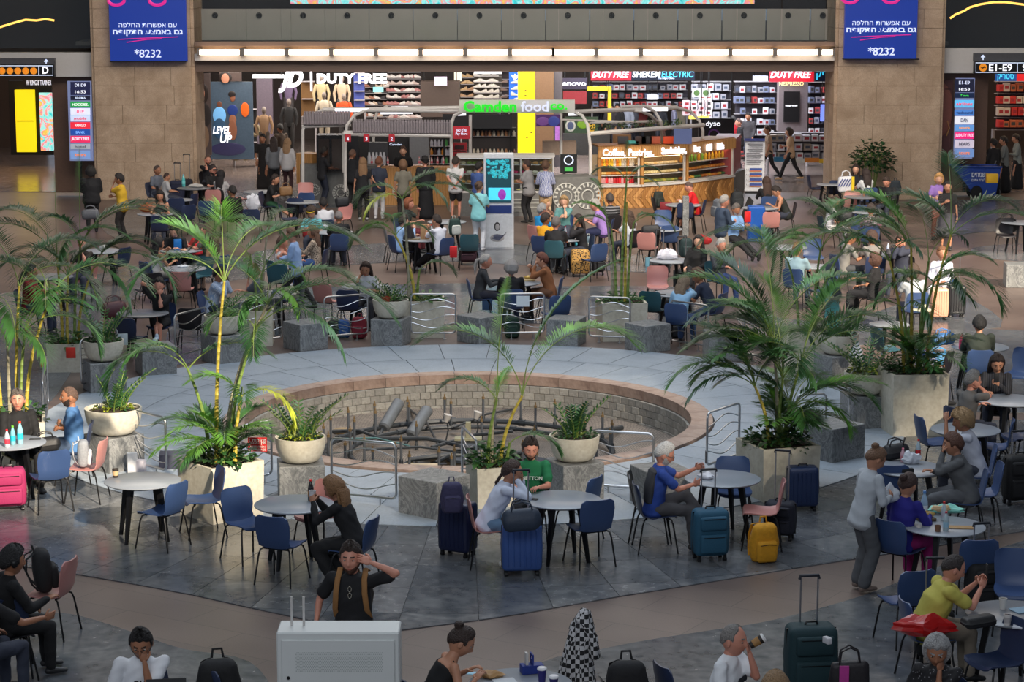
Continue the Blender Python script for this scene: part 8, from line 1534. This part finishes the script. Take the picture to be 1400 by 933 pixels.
# canopy of bent white tubes
cn=thing('kiosk_canopy','white bent-tube canopy frame over the coffee kiosk','canopy',(0,64,0));PY=lambda x,y,Y:WY(x,y,Y)-Vector((0,64,0))
def ctube(pts,r=.045,name='tube'):b=MB();b.tube(pts,r,8);b.build(name,M_white,cn)
for pts in([(414,262,63),(414,178,63),(418,168,63),(428,156,63.2),(442,150,63.6),(470,148,64)],[(472,262,62.6),(472,190,62.6),(474,172,62.6),(484,158,62.8),(500,151,63),(520,148,63.2)],[(510,225,66),(511,168,66),(516,152,66),(530,145,66)],[(617,290,62),(617,200,62),(617,170,62),(621,158,62),(632,153,62)],[(643,215,65),(643,157,65)],[(767,215,63.5),(767,155,63.5)],[(807,290,61.6),(807,200,61.6),(803,170,61.6),(796,158,61.8),(784,153,62)],[(905,198,66),(905,182,65.5),(900,168,65),(890,158,64.5),(876,152,64),(850,150,64)],[(908,198,65),(908,184,64.5),(903,165,64),(895,152,64),(880,145,63.5),(850,146,63)],[(961,193,66),(961,178,66),(956,165,66),(945,153,66),(925,147,65.5),(880,146,65)]):ctube([PY(*p)for p in pts])
for a,c,r in(((442,150.5,63.6),(628,148,63),.07),((784,153,62),(925,147,65.5),.06),((500,151,63),(628,152,62.3),.05),((413,173,63),(480,171,63),.05),((470,183,62.6),(617,186,62),.06),((470,180,62.6),(617,182,62),.03),((806,183,61.6),(962,171,65.5),.06),((806,168,64.6),(905,166,65.5),.04),((767,164,64),(905,168,66),.03)):ctube([PY(*a),PY(*c)],r,'rail')
for i,(a,b_,y,Y)in enumerate([(458,504,151,63),(520,564,154,63),(534,558,148,64.5),(626,637,156,62.4),(777,791,156,62),(879,913,150,64)]):
 b=MB();b.tube([WY(a,y,Y),WY(b_,y-.5,Y)],.05,8);tag(b.build('tube_lamp',WE,None),['leftmost long','second long','short rear','slanted left end','slanted right end','right hand'][i]+' white tube lamp on the kiosk canopy','light')
o,w,h=wb('kiosk_sign','sign','pale sign board with green and white letters over the kiosk',628,786,137,154.5,61.8,M_white,.25);GL=screen('green_letters',(20,190,30),.8,noise=.01);lt(o,'Camden',670,145.5,61.6,72,14.5,GL,.07,dep=.12);lt(o,'food',731,145.5,61.6,38,14,screen('white_letters',(190,196,216),.7),.04,dep=.12);lt(o,'co.',764,146,61.6,23,11.5,GL,.05,dep=.12)
G='grey cartons lined on the kiosk canopy rail'
b=MB();b.rbox((0,0,.17),(.075,.2,.34),.02,n=1);b.box((0,-.02,.36),(.05,.1,.05));cm=b.mesh('carton',mat('carton_grey',(128,120,124),.6,noise=.15),False)
for i in range(36):link('carton',cm,None,WY(484+3.75*i,181.8+.04*i,62.55-.015*i),0,label='grey upright carton in the long canopy row, %s from left'%nth(i+1),category='carton',group=G)
for i in range(17):link('carton',cm,None,WY(417+3.75*i,171-.02*i,62.95),0,label='grey upright carton in the short left canopy row, %s from left'%nth(i+1),category='carton',group=G+' at the left')
for i,(x,t)in enumerate([(475.5,'4'),(501,'3'),(535.5,'2')]):o,w,h=wb('till_sign','sign','%s red hanging till sign, showing a white %s'%(('leftmost','middle','rightmost')[i],t),x-4,x+4,183.5,194,62.2,mat('till_red',(176,30,44),.5),.03);lt(o,t,x,190,62.15,3,5,WE2)
o,w,h=wb('counter_sign','sign','red Pay Here sign with Hebrew on the kiosk post',619.5,643,173,190,61.7,mat('till_red',(176,30,44),.5),.05);lt(o,heb('שלם כאן'),631,178.5,61.6,14,4,WE2);lt(o,'Pay Here',631,183.5,61.6,16,3.6,WE2)
lt(wb('small_sign','sign','black strip with white lettering on the kiosk back wall',531,551,195,200,64.8,M_black,.03)[0],'Camden',541,197.5,64.7,17,3,WE2)
for i in range(2):o,w,h=wb('red_display','display',['upper','lower'][i]+' red snack display under the Pay Here sign',619,638,196+12*i,206+12*i,62.6,mat('display_red',(160,24,36),.5),.3);part(o,'opening',622,635,199+12*i,204+12*i,62.55,mat('opening_dark',(50,20,22),.6))
poster('dark menu screen with a purple burger picture under the sign',733,766,157,173,63,(70,40,90),[(742,166,9,6,(110,70,130)),(757,166,8,7,(60,70,140))]);poster('narrow pink and lilac lit column right of the menu screen',759,768,158,194,66,(190,120,210),[]);poster('food picture panel with greens right of the canopy post',772,818,160,183,66.8,(60,80,60),[(780,172,7,8,(190,190,180)),(780,172,5,6,(80,90,120)),(797,170,8,6,(120,160,50)),(808,174,6,7,(210,170,60))])
for i in range(7):bush(WY(812+19*i,178-1.1*i,64.5),'small green potted herb %s on the canopy shelf'%['at the far left','second from the left','left of centre','at the centre','right of centre','second from the right','at the far right'][i],rad=.16,h=.2,n=36,seed=i,ls=.09,name='potted_herb')
# touch screen kiosk
p=W(682,341);ks=thing('touch_screen_kiosk','tall white order kiosk with a teal screen and a woman portrait below','kiosk',p,0);s=1/(FPX/(p-Vector((0,0,CAMH))).length);wk,hk=41*s,131*s
b=MB();b.rbox((0,.15,hk/2),(wk,.3,hk),.02,n=2);b.build('housing',mat('kiosk_white',(204,206,212),.35),ks,False);b=MB();b.box((0,-.01,hk*.72),(wk*.84,.02,hk*.46));b.build('screen',screen('kiosk_screen',(20,60,70),.5),ks,False)
b=MB();R_=random.Random(3)
for i in range(60):b.ell((R_.uniform(-.36,.36)*wk,-.022,hk*R_.uniform(.75,.93)),(.03+.03*R_.random(),.004,.025+.02*R_.random()),8,5)
b.build('aquarium_image',node_mat('led_teal',lambda nt,bs:(lambda r,nz:(nt.links.new(nz.outputs[0],r.inputs[0]),nt.links.new(r.outputs[0],bs.inputs['Base Color']),nt.links.new(r.outputs[0],bs.inputs['Emission Color']),setattr(bs.inputs['Emission Strength'],'default_value',.8)))(ramp(nt,[(.35,(10,60,60)),(.5,(30,170,190)),(.65,(60,110,90))]),N(nt,'ShaderNodeTexNoise',i_Scale=9.))),ks)
b=MB();b.box((.02,-.024,hk*.58),(wk*.74,.004,hk*.13));b.build('product_image',screen('cyan_img',(70,190,220),.8),ks,False);b=MB();b.ell((.08,-.03,hk*.575),(.1,.006,.13),14,8);b.ell((.11,-.036,hk*.58),(.05,.006,.06),10,6);b.build('purple_device',screen('purple_img',(130,50,150),.7),ks)
b=MB();b.box((0,-.01,hk*.42),(wk*.86,.02,hk*.08));b.build('blue_panel',mat('panel_navy',(30,50,110),.4),ks,False);b=MB();b.box((0,-.012,hk*.19),(wk*.9,.01,hk*.34));b.build('portrait_card',mat('card_grey',(186,190,196),.5),ks,False)
b=MB();b.ell((-.04,-.02,hk*.24),(.075,.006,.11),14,8);b.build('portrait_hair',mat('print_dark',(40,40,44),.6),ks);b=MB();b.ell((-.035,-.025,hk*.235),(.052,.006,.08),14,8);b.ell((-.04,-.02,hk*.12),(.18,.005,.1),12,6);b.build('portrait_skin',mat('print_grey',(150,148,150),.6),ks);b=MB();b.add([(-.2,-.03,hk*.12),(.16,-.03,hk*.16),(.2,-.03,hk*.19),(.0,-.03,hk*.09)],[(0,3,2,1)]);b.ell((-.04,-.034,hk*.14),(.1,.004,.05),8,5);b.build('portrait_collar',mat('print_slate',(70,74,96),.6),ks)
# free-standing floor sign
o,w,h=wb('floor_sign','sign','tall white information stand with blue header and arrows by the counter',1018,1046,190,263,63.6,mat('sign_white',(190,192,198),.5),.08);part(o,'header',1018,1046,189.5,193,63.55,mat('header_navy',(50,60,120),.5));part(o,'base',1019,1045,262,265,63.4,M_black,.4)
for i in range(12):part(o,'text_line',1022+(i%3)*2 if i<5 else 1020.5,1043-(0 if i<5 else(i%3)*2),196.5+2.5*i,197.4+2.5*i,63.57,mat('text_grey',(110,110,118),.6),.01)
for i in range(4):part(o,'arrow_bar',1025,1042,230+6.9*i,233.5+6.9*i,63.57,mat('bar_navy',(44,66,130),.6),.01);part(o,'arrow_underline',1025,1041,233.5+6.9*i,234.6+6.9*i,63.565,mat('bar_orange',(206,120,50),.6),.01);lt(o,'A.%d'%(i+1),1021.5,232+6.9*i,63.5,3.6,2.6,mat('text_grey',(110,110,118),.6))
# ---- queue and staff
ST('worker in black with white lettering, side on at the glass cabinet',443,208,-60,top=((26,26,30),'short'),bottom=('pants',(32,38,54)),skin='dark',hair=('short',BLK_H),L='hold',R='counter');ST('bald man in black with a shoulder bag in the kiosk queue',482,211,-30,top=((26,28,32),'short'),bottom=('pants',(26,26,30)),skin='tan',hair=('buzz',(110,80,64)),L='hold',R='hold');handbag(W(468,283,.95),.2,(24,24,28),'black bag on the hip of the bald man in the queue')
ST('woman in black with long blonde-streaked hair in the queue',496,223,4,top=((26,26,30),'short'),bottom=('pants',(24,24,28)),skin='mid',hair=('longxl',(124,92,62)),L='down',R='downf',female=True,shoes=(170,170,174));ST('person in a navy t-shirt and white trousers in the queue',518,222,-6,top=((38,44,60),'short'),bottom=('pants',(190,188,190)),skin='mid',hair=('short',(98,56,36)),L='back',R='down',female=True,fat=1.1,shoes=(200,200,200))
ST('woman in an olive grey top in the queue behind the drooping frond',551,226,8,top=((110,106,94),'short'),bottom=('pants',(40,34,34)),skin='mid',hair=('bob',(104,74,50)),female=True);ST('person in a wide black hat and long black coat in the queue',581,221,20,top=((24,24,28),'coat'),bottom=('robe',(24,24,28)),skin='ruddy',hair=('short',BLK_H),hat='brim',fat=1.1)
ST('cashier in black with a white patterned scarf behind the counter',551,207,175,top=((24,24,26),'short'),skin='fair',hair=('short',BRN_H),z0=0.);ST('man in a white t-shirt and black shorts with hands behind his back',623,222,-8,top=((196,196,196),'short'),bottom=('shorts',(26,26,30)),skin='ruddy',hair=('short',(44,34,28)),L='back',R='back',fat=1.1,k=1.02);ST('person in a blue shirt behind the white order kiosk',655,229,-40,top=((60,84,140),'long'),skin='mid',hair=('short',BLK_H),L='hold',R='down')
ST('woman with clipped hair, turquoise top and white trousers at the order kiosk',655,256,-12,top=((130,196,202),'short'),bottom=('pants',(202,206,214)),skin='mid',hair=('up+bun',(70,50,36)),L='hold',R='hold',female=True,look=(-20,6),fat=1.1,shoes=(200,200,204));ST('woman in a grey t-shirt and black cropped trousers at the pastry case',720,226,60,top=((140,138,138),'short'),bottom=('pants',(24,24,28)),skin='mid',hair=('short',(50,34,28)),L='hold',R='hold',female=True,fat=1.3);ST('woman in a blue and white zigzag top and beige trousers at the pastry case',746,227,2,top=(stripe_mat('zigzag_top',[(44,66,140),(200,204,214)],axis=0,freq=34,dist=6),'long'),bottom=('pants',(176,152,120)),skin='mid',hair=('crop',(84,58,40)),L='hold',R='hold',female=True,fat=1.1)
ST('server in a yellow and black top inside the kiosk',675,187,100,top=((206,160,60),'short'),skin='tan',hair=('short',BLK_H));ST('man in black with a cap among the left shoppers',359,190,170,top=((28,26,28),'short'),bottom=('robe',(30,28,30)),skin='tan',hair=('short',BLK_H));ST('woman in a grey sweater with long hair by the left shop',374,194,10,top=((104,108,114),'long'),bottom=('pants',(24,24,28)),skin='mid',hair=('long',(40,30,28)),female=True);ST('woman in a white shirt with a brown bag by the left shop',393,196,-14,top=((176,176,180),'long'),bottom=('pants',(60,36,40)),skin='mid',hair=('long',(140,110,80)),female=True)
handbag(W(391,268,.75),.1,(130,96,60),'brown shoulder bag of the woman in the white shirt');ST('person in olive behind the left shop shoppers',383,176,40,top=((70,56,44),'long'),skin='tan',hair=('short',BLK_H))
run_jobs()
